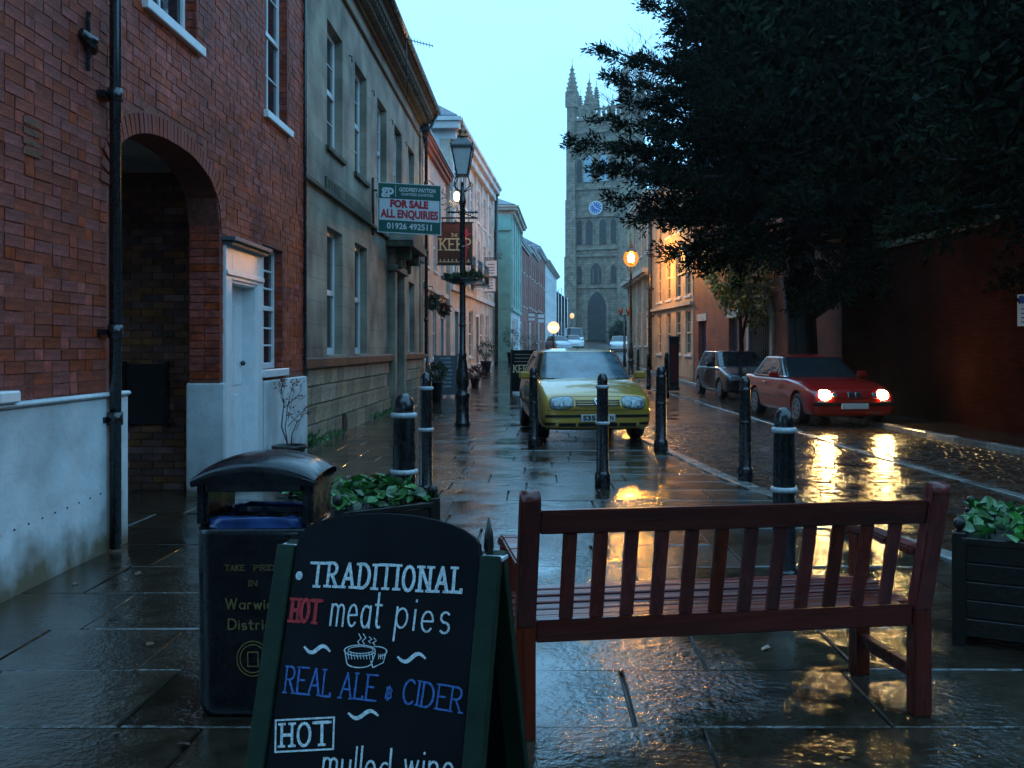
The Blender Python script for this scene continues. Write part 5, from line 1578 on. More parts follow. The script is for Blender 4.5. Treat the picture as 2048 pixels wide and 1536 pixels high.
# ---------------------------------------------------------------- chalkboard on the pavement
zt_ = .92
TL = Vector(((560 - 1075) * 2.60 / 1950, 2.60, zt_)); TR = Vector(((1003 - 1075) * 2.445 / 1950, 2.445, zt_))
ax = (TR - TL); AW = ax.length; ax.normalize()
nrm = Vector((ax.y, -ax.x, 0)).normalized()        # toward the camera
if nrm.y > 0: nrm = -nrm
k_ = .300
dn = (nrm * k_ + Vector((0, 0, -1))); dlen = dn.length; dn.normalize()   # down the board
fn = (nrm - dn * nrm.dot(dn)).normalized()         # outward normal of the board
SLEN = zt_ * dlen
ab = thing('chalkboard_sign', 'black A-board with green frame and chalk lettering for hot meat pies', 'sign', tuple(TL + dn * SLEN))
Bm = Matrix((( ax.x, -fn.x, -dn.x, 0), (ax.y, -fn.y, -dn.y, 0), (ax.z, -fn.z, -dn.z, 0), (0, 0, 0, 1)))
def BP(u, v, t=0.0):
    """u along the top edge from its left corner, v down the board, t out of it; local to the sign"""
    return TL + ax * u + dn * v + fn * t - (TL + dn * SLEN)
def UV(px, py):
    """where the sight line of a pixel meets the board"""
    ray = Vector(((px - 1075) / 1950, 1, -(py - 695) / 1950)); o_ = Vector((0, 0, 1.45))
    s = (TL - o_).dot(fn) / ray.dot(fn); p = o_ + ray * s - TL
    return (p.dot(ax), -p.dot(dn))      # v up
def fb(u, v, t): return BP(u, -v, t + .0125)
q = MB(); fw = .052
q.prism([(fw, SLEN - .08), (AW - fw, SLEN - .08)] + [(AW - fw, .0)] + [(AW / 2 + (AW / 2 - fw) * math.cos(R(a)), -.012 - .088 * math.sin(R(a)) ** .9) for a in range(12, 170, 12)] + [(fw, .0)],
        lambda p, t: BP(p[0], p[1], t), -.008, .012)
q.build('board', M['chalkboard'], ab, bevel=.003)
for (a, b, nm) in ((0, fw, 'frame_stile'), (AW - fw, AW, 'frame_stile')):
    q = MB(); q.prism([(a + .0005, -.005), (b - .0005, -.005), (b - .0005, SLEN), (a + .0005, SLEN)], lambda p, t: BP(p[0], p[1], t), -.016, .020)
    q.build('frame_stile', M['greenpaint'], ab, bevel=.003)
q = MB(); q.prism([(fw, SLEN - .078), (AW - fw, SLEN - .078), (AW - fw, SLEN - .01), (fw, SLEN - .01)], lambda p, t: BP(p[0], p[1], t), -.012, .016); q.build('frame_rail', M['greenpaint'], ab, bevel=.003)
# rear leaf leaning the other way
dn2 = (-nrm * .34 + Vector((0, 0, -1))); d2l = dn2.length; dn2.normalize(); fn2 = (-nrm - dn2 * (-nrm).dot(dn2)).normalized()
TL2 = TL - nrm * .035
def BP2(u, v, t=0.0): return TL2 + ax * u + dn2 * v + fn2 * t - (TL + dn * SLEN)
S2 = zt_ * d2l
q = MB(); q.prism([(fw, S2 - .08), (AW - fw, S2 - .08), (AW - fw, .0), (AW / 2, -.07), (fw, .0)], lambda p, t: BP2(p[0], p[1], t), -.008, .012); q.build('back_board', M['chalkboard'], ab)
for a, b in ((0.0005, fw), (AW - fw, AW - .0005)):
    q = MB(); q.prism([(a, -.005), (b, -.005), (b, S2), (a, S2)], lambda p, t: BP2(p[0], p[1], t), -.016, .020); q.build('back_stile', M['greenpaint'], ab, bevel=.003)
q = MB()
for u in (.026, AW - .026): q.beam(BP(u - .03, -.004, -.02), BP(u + .03, -.004, -.02), .05, .008)
q.build('hinge', M['ring'], ab)
# finial knob showing at the right corner
q = MB(); pk = BP(AW - .045, -.03, -.03); q.lathe([(.006, -.03), (.014, 0), (.012, .03), (.002, .075)], pk, 8); q.build('hinge_peg', M['darkwood'], ab)
_rs = random.getstate(); random.seed(31)
def write(text, p0, p1, hpx, sw, m, serif=0, jit=.02, gap=.2, space=.45):
    a = Vector(UV(*p0)); b = Vector(UV(*p1)); h = (Vector(UV(p0[0], p0[1] - hpx)) - a).length
    q = MB(); strokes(q, text, a, b, h, sw, fb, serif, jit, gap, space); q.build('lettering', m, ab)
q = MB()
for rr in (.0035, .007): ribbon(q, [tuple(Vector(UV(603, 1152)) + Vector((rr * math.cos(k * PI / 5), rr * 1.25 * math.sin(k * PI / 5)))) for k in range(11)], .005, fb)
q.build('lettering', M['chalk'], ab)
write('TRADITIONAL', (628, 1172), (925, 1186), 46, .0080, M['chalk'], serif=.0085, gap=.40)
write('HOT', (586, 1243), (640, 1246), 44, .0085, M['chalkred'], serif=.007, gap=.3)
write('meat', (665, 1250), (764, 1257), 78, .0048, M['chalk'], gap=.26)
write('pies', (794, 1257), (900, 1268), 74, .0048, M['chalk'], gap=.30)
write('REAL', (574, 1385), (664, 1392), 52, .0046, M['chalkblue'], serif=.005, gap=.24)
write('ALE', (684, 1394), (752, 1401), 50, .0046, M['chalkblue'], serif=.005, gap=.24)
write('&', (775, 1397), (785, 1399), 24, .0040, M['chalkblue'])
write('CIDER', (808, 1406), (924, 1424), 48, .0046, M['chalkblue'], serif=.005, gap=.26)
write('HOT', (568, 1492), (660, 1488), 44, .0070, M['chalk'], serif=.008, gap=.34)
write('mulled', (650, 1549), (782, 1560), 62, .0048, M['chalk'], gap=.26)
write('wine', (812, 1553), (908, 1562), 66, .0048, M['chalk'], gap=.26)
# drawn marks: swashes, a box round HOT, the steaming pie
q = MB()
def pxline(pts, w): ribbon(q, [UV(*p) for p in pts], w, fb)
for (x0, y0, x1, y1) in ((614, 1293, 664, 1304), (800, 1313, 854, 1318), (702, 1425, 760, 1432)):
    n = 12
    for i in range(n):
        t0, t1 = i / n, (i + 1) / n
        f_ = lambda t: (x0 + (x1 - x0) * t, y0 + (y1 - y0) * t + 9 * math.sin(2 * PI * (t * .95 + .02)) * (1 if True else 0))
        pxline([f_(t0), f_(t1)], .004 + .006 * math.sin(PI * (t0 + t1) / 2))
q.build('chalk_swash', M['chalk'], ab)
q = MB()
pxline([(557, 1440), (673, 1434), (671, 1497), (556, 1503), (557, 1440)], .0042)
q.build('chalk_box', M['chalk'], ab)
q = MB()
ell = lambda cx, cy, rx, ry, a0, a1, n=18: [(cx + rx * math.cos(R(a0 + (a1 - a0) * i / n)), cy - ry * math.sin(R(a0 + (a1 - a0) * i / n))) for i in range(n + 1)]
pxline(ell(724, 1301, 31, 11, 0, 360), .0022); pxline(ell(726, 1300, 25, 7, 0, 360), .0016)
pxline([(694, 1300), (698, 1325)] + ell(723, 1325, 25, 10, 180, 360, 10) + [(755, 1306)], .0024)
pxline(ell(756, 1303, 22, 10, 100, -75, 12), .002); pxline([(777, 1302), (771, 1325), (750, 1335), (746, 1322)], .002)
for k in range(9): pxline([(700 + k * 6, 1303 + 3 * math.sin(k * .4)), (702 + k * 6, 1318)], .0014)
for k in range(4): pxline([(762 + k * 4, 1308), (761 + k * 4, 1318)], .0013)
for (x, y, h) in ((724, 1290, 22), (733, 1288, 20), (745, 1286, 12), (754, 1290, 14)):
    pxline([(x, y), (x - 4, y - h * .3), (x + 3, y - h * .6), (x - 2, y - h)], .0018)
q.build('chalk_pie_drawing', M['chalk'], ab)
random.setstate(_rs)

# ---------------------------------------------------------------- litter bin
lb = thing('litter_bin', 'black plastic litter bin with curved hood and blue liner', 'bin', (-1.115, 4.02, 0), R(1))
BW = .232; BD = .21
def rrect(w, d, r, n=5):
    pts = []
    for cx, cy, a in ((w - r, d - r, 0), (-w + r, d - r, 90), (-w + r, -d + r, 180), (w - r, -d + r, 270)):
        for i in range(n + 1): t = R(a + 90 * i / n); pts.append((cx + r * math.cos(t), cy + r * math.sin(t)))
    return pts
def loft(mb, rings, cap=True, smooth=True):
    n = len(rings[0]); vs = [p for r_ in rings for p in r_]; fs = []
    for i in range(len(rings) - 1):
        for k in range(n): fs.append((i * n + k, i * n + (k + 1) % n, (i + 1) * n + (k + 1) % n, (i + 1) * n + k))
    mb.add(vs, fs, smooth)
    m = len(mb.V) - len(vs)
    if cap: mb.F.append(tuple(m + k for k in range(n))[::-1]); mb.S.append(False); mb.F.append(tuple(m + (len(rings) - 1) * n + k for k in range(n))); mb.S.append(False)
q = MB()
loft(q, [[(x, y, z) for x, y in rrect(BW * s, BD * s, .07)] for z, s in ((0, .93), (.03, .96), (.05, .985), (.70, 1.0), (.715, 1.012), (.735, 1.012), (.74, .99))])
q.build('body', M['binblack'], lb)
q = MB(); loft(q, [[(x, y, z) for x, y in rrect(BW * .97, BD * .97, .07)] for z in (0, .028)]); 
# hood posts, arched lid
for sx in (-1, 1):
    p = MB(); p.box(sx * BW * .985 - .045 if sx > 0 else -BW * .985, sx * BW * .985 if sx > 0 else -BW * .985 + .045, -BD * .92, BD * .92, .741, .93)
    p.build('hood_side', M['binblack'], lb, bevel=.015, seg=2)
hd = MB(); n = 16; rows_ = []
for j, (dy, dz) in enumerate(((-1.04, -.035), (-1.06, -.012), (-.96, .012), (-.6, .026), (0, .030), (.6, .026), (.96, .012), (1.06, -.012), (1.04, -.035))):
    rows_.append([(BW * 1.045 * (2 * i / n - 1), BD * dy, .93 + .062 * (1 - (2 * i / n - 1) ** 2) ** .8 + dz * (1 - .5 * abs(2 * i / n - 1) ** 4)) for i in range(n + 1)])
vs = [p for r_ in rows_ for p in r_]; fs = []
for j in range(len(rows_) - 1):
    for i in range(n): fs.append((j * (n + 1) + i, j * (n + 1) + i + 1, (j + 1) * (n + 1) + i + 1, (j + 1) * (n + 1) + i))
hd.add(vs, fs, True)
under = [(p[0] * .99, p[1] * .99, max(.915, p[2] - .05) if False else .915) for p in rows_[0] + rows_[-1]]
vs2 = rows_[0] + rows_[-1][::-1]
m0 = len(hd.V)
lowr = [(p[0] * .985, p[1] * .985, .912 + (p[2] - .93) * .45) for p in vs2]
hd.add(list(vs2) + lowr, [(k, (k + 1) % len(vs2), len(vs2) + (k + 1) % len(vs2), len(vs2) + k) for k in range(len(vs2))] + [tuple(range(len(vs2), 2 * len(vs2)))], False)
hd.build('hood', M['binblack'], lb)
fp = MB()   # front and back lips above the opening
for s in (-1, 1): fp.box(-BW * .80, BW * .80, s * BD * .93 - .012, s * BD * .93 + .012, .885, .945)
fp.build('hood_lip', M['binblack'], lb, bevel=.004)
ln = MB(); rr = rrect(BW * .86, BD * .9, .08, 5); g_ = random.Random(8)
loft(ln, [[(x * s + g_.uniform(-.006, .006), y * s + g_.uniform(-.006, .006), z + g_.uniform(-.008, .008)) for x, y in rr] for z, s in ((.60, .90), (.72, .94), (.765, .955), (.782, .985), (.775, 1.022), (.758, 1.03), (.742, 1.03))], cap=False)
lo = ln.build('liner', M['liner'], lb)
ft = MB()
def bintext(s, z, size, w):
    me = textmesh(s, size, w, .002); me.transform(Matrix.Rotation(R(90), 4, 'X')); me.materials.append(M['gold'])
    link('lettering', me, lb, (0, -BD - .0035, z))
q = MB()
def ff(u, v, t): return (u, -BD - .0022 - t, v)
strokes(q, 'TAKE', (-.107, .580), (-.035, .580), .020, .0028, ff, serif=.004, gap=.3)
strokes(q, 'PRIDE', (.005, .580), (.107, .580), .020, .0028, ff, serif=.004, gap=.3)
strokes(q, 'IN', (-.015, .520), (.015, .520), .020, .0028, ff, serif=.004, gap=.3)
strokes(q, 'Warwick', (-.105, .430), (.105, .430), .040, .0055, ff, serif=0, gap=.25)
strokes(q, 'District', (-.095, .350), (.095, .350), .040, .0055, ff, serif=0, gap=.25)
for k in range(24):
    a0, a1 = 2 * PI * k / 24, 2 * PI * (k + 1) / 24
    for r_ in (.062, .050): ribbon(q, [(r_ * math.cos(a0), .235 + r_ * 1.1 * math.sin(a0)), (r_ * math.cos(a1), .235 + r_ * 1.1 * math.sin(a1))], .004, ff)
ribbon(q, [(-.02, .205), (-.02, .26), (.02, .26), (.02, .205), (-.02, .205)], .004, ff)
q.build('lettering', M['gold'], lb)
hn = MB()
for sx in (-1, 1): hn.box(sx * BW * 1.0 - .012, sx * BW * 1.0 + .012, -.04, .02, .70, .735)
hn.build('hinge', M['copper'], lb)

# ---------------------------------------------------------------- planters
lfm = bpy.data.meshes.new('leaf')
lfm.from_pydata([(0, 0, 0), (.022, .018, .006), (.026, .045, .010), (0, .075, .004), (-.026, .045, .010), (-.022, .018, .006), (0, .04, -.002)], [], [(0, 1, 6), (1, 2, 6), (2, 3, 6), (3, 4, 6), (4, 5, 6), (5, 0, 6)])
lfm.materials.append(M['leafg'])
def planter(label, loc, rz, hs, hh, seed, nl, hang=.03):
    t = thing('planter', label, 'planter', loc, rz, 'dark timber planters of leafy plants')
    nb_ = 5
    for s in range(4):
        for k in range(nb_):
            q = MB(); z0 = .05 + k * (hh - .08) / nb_; z1 = z0 + (hh - .08) / nb_ - .006
            Mx = Matrix.Rotation(s * PI / 2, 4, 'Z')
            q.box(-hs + .03, hs - .03, -hs, -hs + .022, z0, z1, Mx); q.build('plank', M['darkwood'], t, bevel=.003)
        q = MB(); q.box(-hs - .01, -hs + .055, -hs - .01, -hs + .055, 0, hh + .02, Mx); q.build('corner_post', M['darkwood'], t, bevel=.004)
        q = MB(); c = Mx @ Vector((-hs + .022, -hs + .022, 0))
        q.lathe([(.012, hh + .02), (.012, hh + .03), (.024, hh + .04), (.030, hh + .06), (.024, hh + .08), (.004, hh + .09)], (c.x, c.y, 0), 12); q.build('finial', M['darkwood'], t)
        q = MB(); q.box(-hs + .03, hs - .03, -hs - .012, -hs + .03, hh - .03, hh - .001, Mx); q.build('rim', M['darkwood'], t, bevel=.004)
    MB().box(-hs + .02, hs - .02, -hs + .02, hs - .02, .1, hh - .06).build('soil', M['earth'], t)
    fl = MB(); g_ = random.Random(seed)
    for k in range(40):
        x, y = g_.uniform(-hs * .82, hs * .82), g_.uniform(-hs * .82, hs * .82)
        fl.tube([(x, y, hh - .06), (x + g_.uniform(-.03, .03), y + g_.uniform(-.03, .03), hh + .02)], .004, 4)
    f = fl.build('foliage', M['ivy'], t)
    for k in range(nl):
        x, y = g_.uniform(-1, 1) * hs * .95, g_.uniform(-1, 1) * hs * .95
        z = hh + hang + .055 * (1 - (x / hs) ** 2 * .6) * (1 - (y / hs) ** 2 * .5) * g_.uniform(-.6, 1.3)
        o = link('leaf', lfm, f, (x, y, z)); o.rotation_euler = (g_.uniform(-.9, .9), g_.uniform(-.9, .9), g_.uniform(0, 6.28)); s = g_.uniform(.75, 1.35); o.scale = (s, s, s)
    return t
planter('square dark wooden planter of green leaves between the bin and the thick bollard', (-.985, 5.45, 0), R(38), .31, .60, 5, 280)
planter('dark wooden planter with green leaves cut off by the right edge', (2.60, 4.93, 0), R(-28), .42, .53, 6, 290)
# ---------------------------------------------------------------- cars
def se(c, n): return math.copysign(abs(c) ** (2.0 / n), c)
def wheel(parent, x, y, r, w, hub, spokes=5):
    t = MB(); prof = [(r * .62, -w / 2), (r * .9, -w / 2 - .005), (r * .985, -w * .38), (r, -w * .2), (r, w * .2), (r * .985, w * .38), (r * .9, w / 2 + .005), (r * .62, w / 2)]
    n = 28; vs = []; fs = []
    for (rr, xx) in prof:
        for k in range(n): a = 2 * PI * k / n; vs.append((x + xx, y + rr * math.cos(a), r + rr * math.sin(a)))
    m = len(prof)
    for i in range(m - 1):
        for k in range(n): fs.append((i * n + k, i * n + (k + 1) % n, (i + 1) * n + (k + 1) % n, (i + 1) * n + k))
    fs.append(tuple(range(n))[::-1]); fs.append(tuple((m - 1) * n + k for k in range(n)))
    t.add(vs, fs, True); t.S[-1] = t.S[-2] = False
    wo_ = t.build('wheel', M['rubber'], parent)
    s = 1 if x > 0 else -1; q = MB(); xo = x + s * (w / 2 + .004)
    for k in range(spokes):
        a = 2 * PI * k / spokes + .3; d = Vector((0, math.cos(a), math.sin(a))); c = Vector((xo, y, r))
        q.beam(c + d * r * .12, c + d * r * .60, r * .17, .018, (1, 0, 0))
    q.tube([(xo - .012, y, r), (xo + .012, y, r)], r * .16, 14)
    for k in range(24):
        a0 = 2 * PI * k / 24; a1 = 2 * PI * (k + 1) / 24
        q.hexa([(xo + e, y + rr * math.cos(a), r + rr * math.sin(a)) for e in (-.01, .01) for rr, a in ((r * .57, a0), (r * .66, a0), (r * .66, a1), (r * .57, a1))])
    q.build('rim', M['alloy'], wo_)
    return wo_

def car(name, label, loc, rz, pt, st, gh, wheels, group=None, detail=True, lit=False, kind='golf', L=4.15):
    t = thing(name, label, 'car', loc, rz, group)
    H = []
    def sec(y, w, zb, zt, cr):
        zm = (zb + zt) / 2 + .03
        return [(0, zb), (.8 * w, zb), (.94 * w, zb + .03), (.99 * w, zb + .16 * (zt - zb) / .7), (w, zm), (.985 * w, zt - .16 * (zt - zb) / .7), (.955 * w, zt - .045), (.88 * w, zt), (.5 * w, zt + cr * .75), (0, zt + cr)]
    rings = []
    for (y, w, zb, zt, cr) in st:
        h = sec(y, w, zb, zt, cr)
        rings.append([(x, y + (.05 * (1 - (x / w) ** 2) * (-1) if y < .15 else 0) + (0), z) for x, z in h] + [(-x, y + (-.05 * (1 - (x / w) ** 2) if y < .15 else 0), z) for x, z in h[-2:0:-1]])
    n = len(rings[0]); mb = MB()
    vs = [p for r_ in rings for p in r_]; fs = []
    for i in range(len(rings) - 1):
        for k in range(n): fs.append((i * n + k, (i + 1) * n + k, (i + 1) * n + (k + 1) % n, i * n + (k + 1) % n))
    fs.append(tuple(range(n))); fs.append(tuple((len(rings) - 1) * n + k for k in range(n))[::-1])
    mb.add(vs, fs, True)
    o = mb.build('body', pt, t)
    o.parent = None
    sub = o.modifiers.new('s', 'SUBSURF'); sub.levels = 2; sub.render_levels = 2
    cuts = []
    for (wx, wy, wr, ww) in wheels:
        c = MB(); c.tube([(wx - .16 if wx > 0 else wx - .4, wy, wr * 1.02), (wx + .4 if wx > 0 else wx + .16, wy, wr * 1.02)], wr * 1.17, 26)
        co = c.build('cutter', pt); cuts.append(co)
        bmo = o.modifiers.new('b', 'BOOLEAN'); bmo.object = co; bmo.operation = 'DIFFERENCE'; bmo.solver = 'EXACT'
    bpy.context.view_layer.update()
    dg = bpy.context.evaluated_depsgraph_get()
    me = bpy.data.meshes.new_from_object(o.evaluated_get(dg))
    bpy.data.objects.remove(o)
    for c in cuts: bpy.data.objects.remove(c)
    me.materials.clear(); me.materials.append(pt)
    me.polygons.foreach_set('use_smooth', [True] * len(me.polygons))
    try: me.set_sharp_from_angle(angle=R(38))
    except Exception: pass
    me.name = 'body'; body = link('body', me, t)
    tree = BVHTree.FromPolygons([v.co for v in me.vertices], [tuple(p.vertices) for p in me.polygons])
    def hit(org, d):
        r_ = tree.ray_cast(Vector(org), Vector(d)); return r_[0]
    # greenhouse
    z0, z1 = gh['z']; 
    def G(th, tt, off=0.0):
        if tt <= 1:
            yf = gh['yf'][0] + (gh['yf'][1] - gh['yf'][0]) * tt; yr = gh['yr'][0] + (gh['yr'][1] - gh['yr'][0]) * tt
            w = gh['w'][0] + (gh['w'][1] - gh['w'][0]) * (tt ** 1.15); z = z0 + (z1 - z0) * tt
        else:
            s = 1 - (tt - 1); yf, yr = gh['yf'][1], gh['yr'][1]; w = gh['w'][1]; c = (yf + yr) / 2
            yf = c + (yf - c) * s; yr = c + (yr - c) * s; w *= s; z = z1 + gh['crown'] * (1 - s ** 2.2)
        c = (yf + yr) / 2; l = (yr - yf) / 2; a = R(th)
        nn = 7
        x = w * se(math.cos(a), nn); y = c + l * se(math.sin(a), nn)
        if math.sin(a) < 0: y -= gh.get('bow', .10) * (1 - (x / max(w, 1e-3)) ** 2) * min(1, max(0, (1.0 if tt <= 1 else 2 - tt)))
        p = Vector((x, y, z))
        if off:
            nrm_ = Vector((x / w ** 1 * abs(x / w) ** 6 if w else 0, (y - c) / l * abs((y - c) / l) ** 6 if l else 0, .25 if tt <= 1 else 1)).normalized() if w and l else Vector((0, 0, 1))
            p += nrm_ * off
        return p
    ths = [-90 + 360 * k / 72 for k in range(72)]
    lv = [0, .2, .4, .6, .8, .94, 1.0, 1.04, 1.1, 1.25, 1.5, 1.75]
    q = MB(); loft(q, [[tuple(G(th, tt)) for th in ths] for tt in lv], smooth=True)
    gho = q.build('roof', pt, t)
    def gpatch(nm, m, a0, a1, t0, t1, off=.005, parent=gho, na=14, nt=6):
        q = MB(); g_ = []
        for j in range(nt + 1):
            for i in range(na + 1): g_.append(tuple(G(a0(t0 + (t1 - t0) * j / nt) + (a1(t0 + (t1 - t0) * j / nt) - a0(t0 + (t1 - t0) * j / nt)) * i / na, t0 + (t1 - t0) * j / nt, off)))
        q.add(g_, [(j * (na + 1) + i, j * (na + 1) + i + 1, (j + 1) * (na + 1) + i + 1, (j + 1) * (na + 1) + i) for j in range(nt) for i in range(na)], True)
        return q.build(nm, m, parent)
    K = lambda v: (lambda tt: v)
    ws = gh.get('ws', 44)
    gpatch('window_seal', M['carblack'], K(-90 - ws - 1.5), K(-90 + ws + 1.5), .03, .985, .003)
    gpatch('windscreen', M['skyglass'] if kind == 'golf' and detail else M['carglass'], K(-90 - ws), K(-90 + ws), .06, .965, .007)
    gpatch('rear_window', M['carglass'], K(90 - 40), K(90 + 40), .12, .93, .006)
    for s in (0, 1):
        f = (lambda a: a) if s == 0 else (lambda a: 180 - a)
        if gh.get('trim'):
            gpatch('window_trim', M['chrome'], K(f(gh['side'][0] - 1.3)), K(f(gh['side'][-1] + 1.3)), .045, .965, .003, na=16)
        cutsA = gh['side']
        for a, b in zip(cutsA, cutsA[1:]):
            gpatch('side_window', M['carglass'], K(f(a + .8)), K(f(b - .8)), .10, .92, .007)
    for (wx, wy, wr, ww) in wheels: wheel(t, wx, wy, wr, ww, None, 6 if kind == 'golf' else 7)
    sh_ = MB(); sh_.box(-.62, .62, .5, L - .5, .20, .34); sh_.build('underbody', M['carblack'], t)
    if not detail:
        for s in (-1, 1):
            q = MB(); q.sphere((s * st[3][1] * .78, .06, st[2][3] - .12), .11, 10, 6, (1.4, .5, .8)); q.build('headlight', M['lens'], t)
        q = MB(); q.box(-.26, .26, -.075, -.055, .38, .49); q.build('number_plate', M['platew'], t)
        return t
    def fpatch(nm, m, cx, cz, hw, hh, off, nn=4, shear=0.0, parent=body, edge=.004, ns=32, extra=None):
        rs_ = (0, .35, .7, .92, 1.0); g_ = []
        for r_ in rs_:
            for k in range(ns):
                a = 2 * PI * k / ns; x = cx + r_ * hw * se(math.cos(a), nn); z = cz + r_ * hh * se(math.sin(a), nn) + shear * (x - cx)
                if extra: z = extra(x, z)
                h_ = hit((x, -1, z), (0, 1, 0)); y = h_.y if h_ is not None and h_.y < 1.2 else .3
                g_.append((x, y - (off if r_ < .95 else -edge), z))
        q = MB(); q.add(g_, [(j * ns + k, j * ns + (k + 1) % ns, (j + 1) * ns + (k + 1) % ns, (j + 1) * ns + k) for j in range(len(rs_) - 1) for k in range(ns)], True)
        return q.build(nm, m, parent)
    def fstrip(nm, m, x0, x1, z0_, z1_, off, parent=body, n=20, dep=.02):
        vs = []
        for i in range(n + 1):
            x = x0 + (x1 - x0) * i / n
            for z in (z0_, z1_):
                h_ = hit((x, -1, z), (0, 1, 0)); y = (h_.y if h_ is not None and h_.y < 1.4 else .3)
                vs.append((x, y - off, z))
            vs.append((x, vs[-1][1] + dep, z1_)); vs.append((x, vs[-3][1] + dep, z0_))
        q = MB(); q.add(vs, [(4 * i + a, 4 * i + b, 4 * i + 4 + b, 4 * i + 4 + a) for i in range(n) for a, b in ((0, 1), (1, 2), (2, 3), (3, 0))] + [(0, 1, 2, 3), (4 * n + 3, 4 * n + 2, 4 * n + 1, 4 * n)], False)
        return q.build(nm, m, parent)
    def sstrip(nm, m, side, y0_, y1_, za, zb_, off=.004, parent=body, n=16, hgt=None):
        """strip on the flank from (y0,za) to (y1,zb) with height hgt"""
        vs = []; nrows = 2
        for i in range(n + 1):
            u = i / n; y = y0_ + (y1_ - y0_) * u; zc = za + (zb_ - za) * u
            dirv = Vector((y1_ - y0_, zb_ - za)).normalized(); pv = Vector((-dirv.y, dirv.x)) * hgt / 2
            for sgn in (-1, 1):
                yy, zz = y + sgn * pv.x, zc + sgn * pv.y
                h_ = hit((side * 2, yy, zz), (-side, 0, 0)); x = h_.x if h_ is not None else side * .8
                vs.append((x + side * off, yy, zz))
        q = MB(); q.add(vs, [(2 * i, 2 * i + 1, 2 * i + 3, 2 * i + 2) for i in range(n)], False)
        return q.build(nm, m, parent)
    for s in (-1, 1):
        # mirrors, door seams, handles, rubbing strips
        q = MB(); mx_ = s * (st[5][1] + .095); my = gh['yf'][0] + .42; mz = z0 + .07
        q.box(mx_ - .095, mx_ + .095, my - .06, my + .055, mz - .065, mz + .065); q.beam((s * (st[5][1] - .06), my + .02, mz - .05), (mx_, my, mz - .04), .05, .05)
        mo = q.build('door_mirror', pt, t, bevel=.028, seg=3); q = MB(); q.box(mx_ - .075, mx_ + .075, my + .058, my + .064, mz - .05, mz + .05); q.build('mirror_glass', M['mirrorglass'], mo)
        ya = gh['yf'][0] + .28; yb = ya + (1.22 if kind != 'black' else 1.15)
        for yy in (ya, yb): sstrip('door_seam', M['carblack'], s, yy, yy + .02, st[5][2] + .12, z0 - .06, .0022, hgt=.010)
        sstrip('rub_strip', M['carblack'] if kind != 'red' else M['chrome'], s, wheels[0][1] + .42, L - .98, .50, .52, .007, hgt=.045 if kind != 'red' else .022)
        q = MB(); hx = hit((s * 2, yb - .18, z0 - .12), (-s, 0, 0)).x; q.box(min(hx, hx + s * .03), max(hx, hx + s * .03), yb - .27, yb - .10, z0 - .135, z0 - .105); q.build('door_handle', pt, t, bevel=.006)
        q = MB(); c0 = G(-90 + s * 20, .02, .012); c1 = G(-90 + s * 20 + 16, .10, .014); q.tube([G(-90 - s * 4 + (12 if s > 0 else -30), .03, .014), G(-90 + s * 14, .055, .014)], .007, 5); q.build('wiper', M['carblack'], t)
    if kind == 'golf':
        fstrip('bumper_seam', M['carblack'], -.80, .80, .508, .514, .003, n=40)
        fstrip('bumper_strip', M['carblack'], -.79, .79, .400, .440, .010, n=40)
        fstrip('bonnet_seam', M['carblack'], -.40, .40, .708, .713, .002, n=20)
        for sx in (-1, 1):
            fpatch('headlight_seal', M['carblack'], sx * .545, .618, .192, .103, .003, 3.2, sx * -.05)
            hl = fpatch('headlight', M['lens'], sx * .545, .618, .182, .093, .010, 3.2, sx * -.05)
            for (dx, r_) in ((-.085, .068), (.075, .062)):
                fpatch('reflector', M['reflector'], sx * (.545 + dx), .610, r_, r_, .013, 2, parent=hl, ns=20)
            fstrip('indicator_slot', M['gateblack'], sx * .72 - .08, sx * .72 + .08, .285, .325, .006, n=10)
        gr = fpatch('grille', pt, 0, .622, .345, .075, .008, 6)
        for k in range(3): fstrip('grille_slot', M['gateblack'], -.335, .335, .570 + k * .034, .590 + k * .034, .0105, parent=gr, n=24)
        em = fpatch('emblem', M['chrome'], 0, .630, .062, .062, .020, 2, edge=-.012)
        fpatch('emblem_field', M['pblue'], 0, .630, .053, .053, .023, 2, parent=em, edge=-.018)
        fv = lambda u, v, tt: (u, (hit((u, -1, v), (0, 1, 0)).y if hit((u, -1, v), (0, 1, 0)) is not None else -.05) - .0245 - tt, v)
        q = MB(); ribbon(q, [(-.022, .672), (0, .636), (.022, .672)], .008, fv); ribbon(q, [(-.042, .650), (-.020, .592), (0, .624), (.020, .592), (.042, .650)], .008, fv)
        q.build('emblem_letters', M['chrome'], em)
        yb = hit((0, -1, .40), (0, 1, 0)).y
        q = MB(); q.box(-.26, .26, yb - .030, yb - .018, .335, .446); pl_ = q.build('number_plate', M['platew'], t, bevel=.004)
        textobj('S35', .098, .19, M['carblack'], pl_, (-.135, yb - .033, .390), bold=.003)
        textobj('N', .098, .05, M['carblack'], pl_, (.205, yb - .033, .390), bold=.003)
        fstrip('lower_intake', M['gateblack'], -.30, .30, .262, .315, .004, n=20); 
        for sx in (-1, 1): fstrip('lower_intake', M['gateblack'], sx * .46 - .13, sx * .46 + .13, .262, .315, .004, n=14)
        fstrip('chin', M['carblack'], -.74, .74, .19, .235, .010, n=24)
        q = MB(); q.box(.30, .36, 1.30, 1.36, 1.0, 1.0) if False else None
    elif kind == 'red':
        fstrip('bumper_strip', M['carblack'], -.78, .78, .40, .47, .018, n=30)
        gb_ = fstrip('grille', M['gateblack'], -.74, .74, .545, .675, .003, n=30)
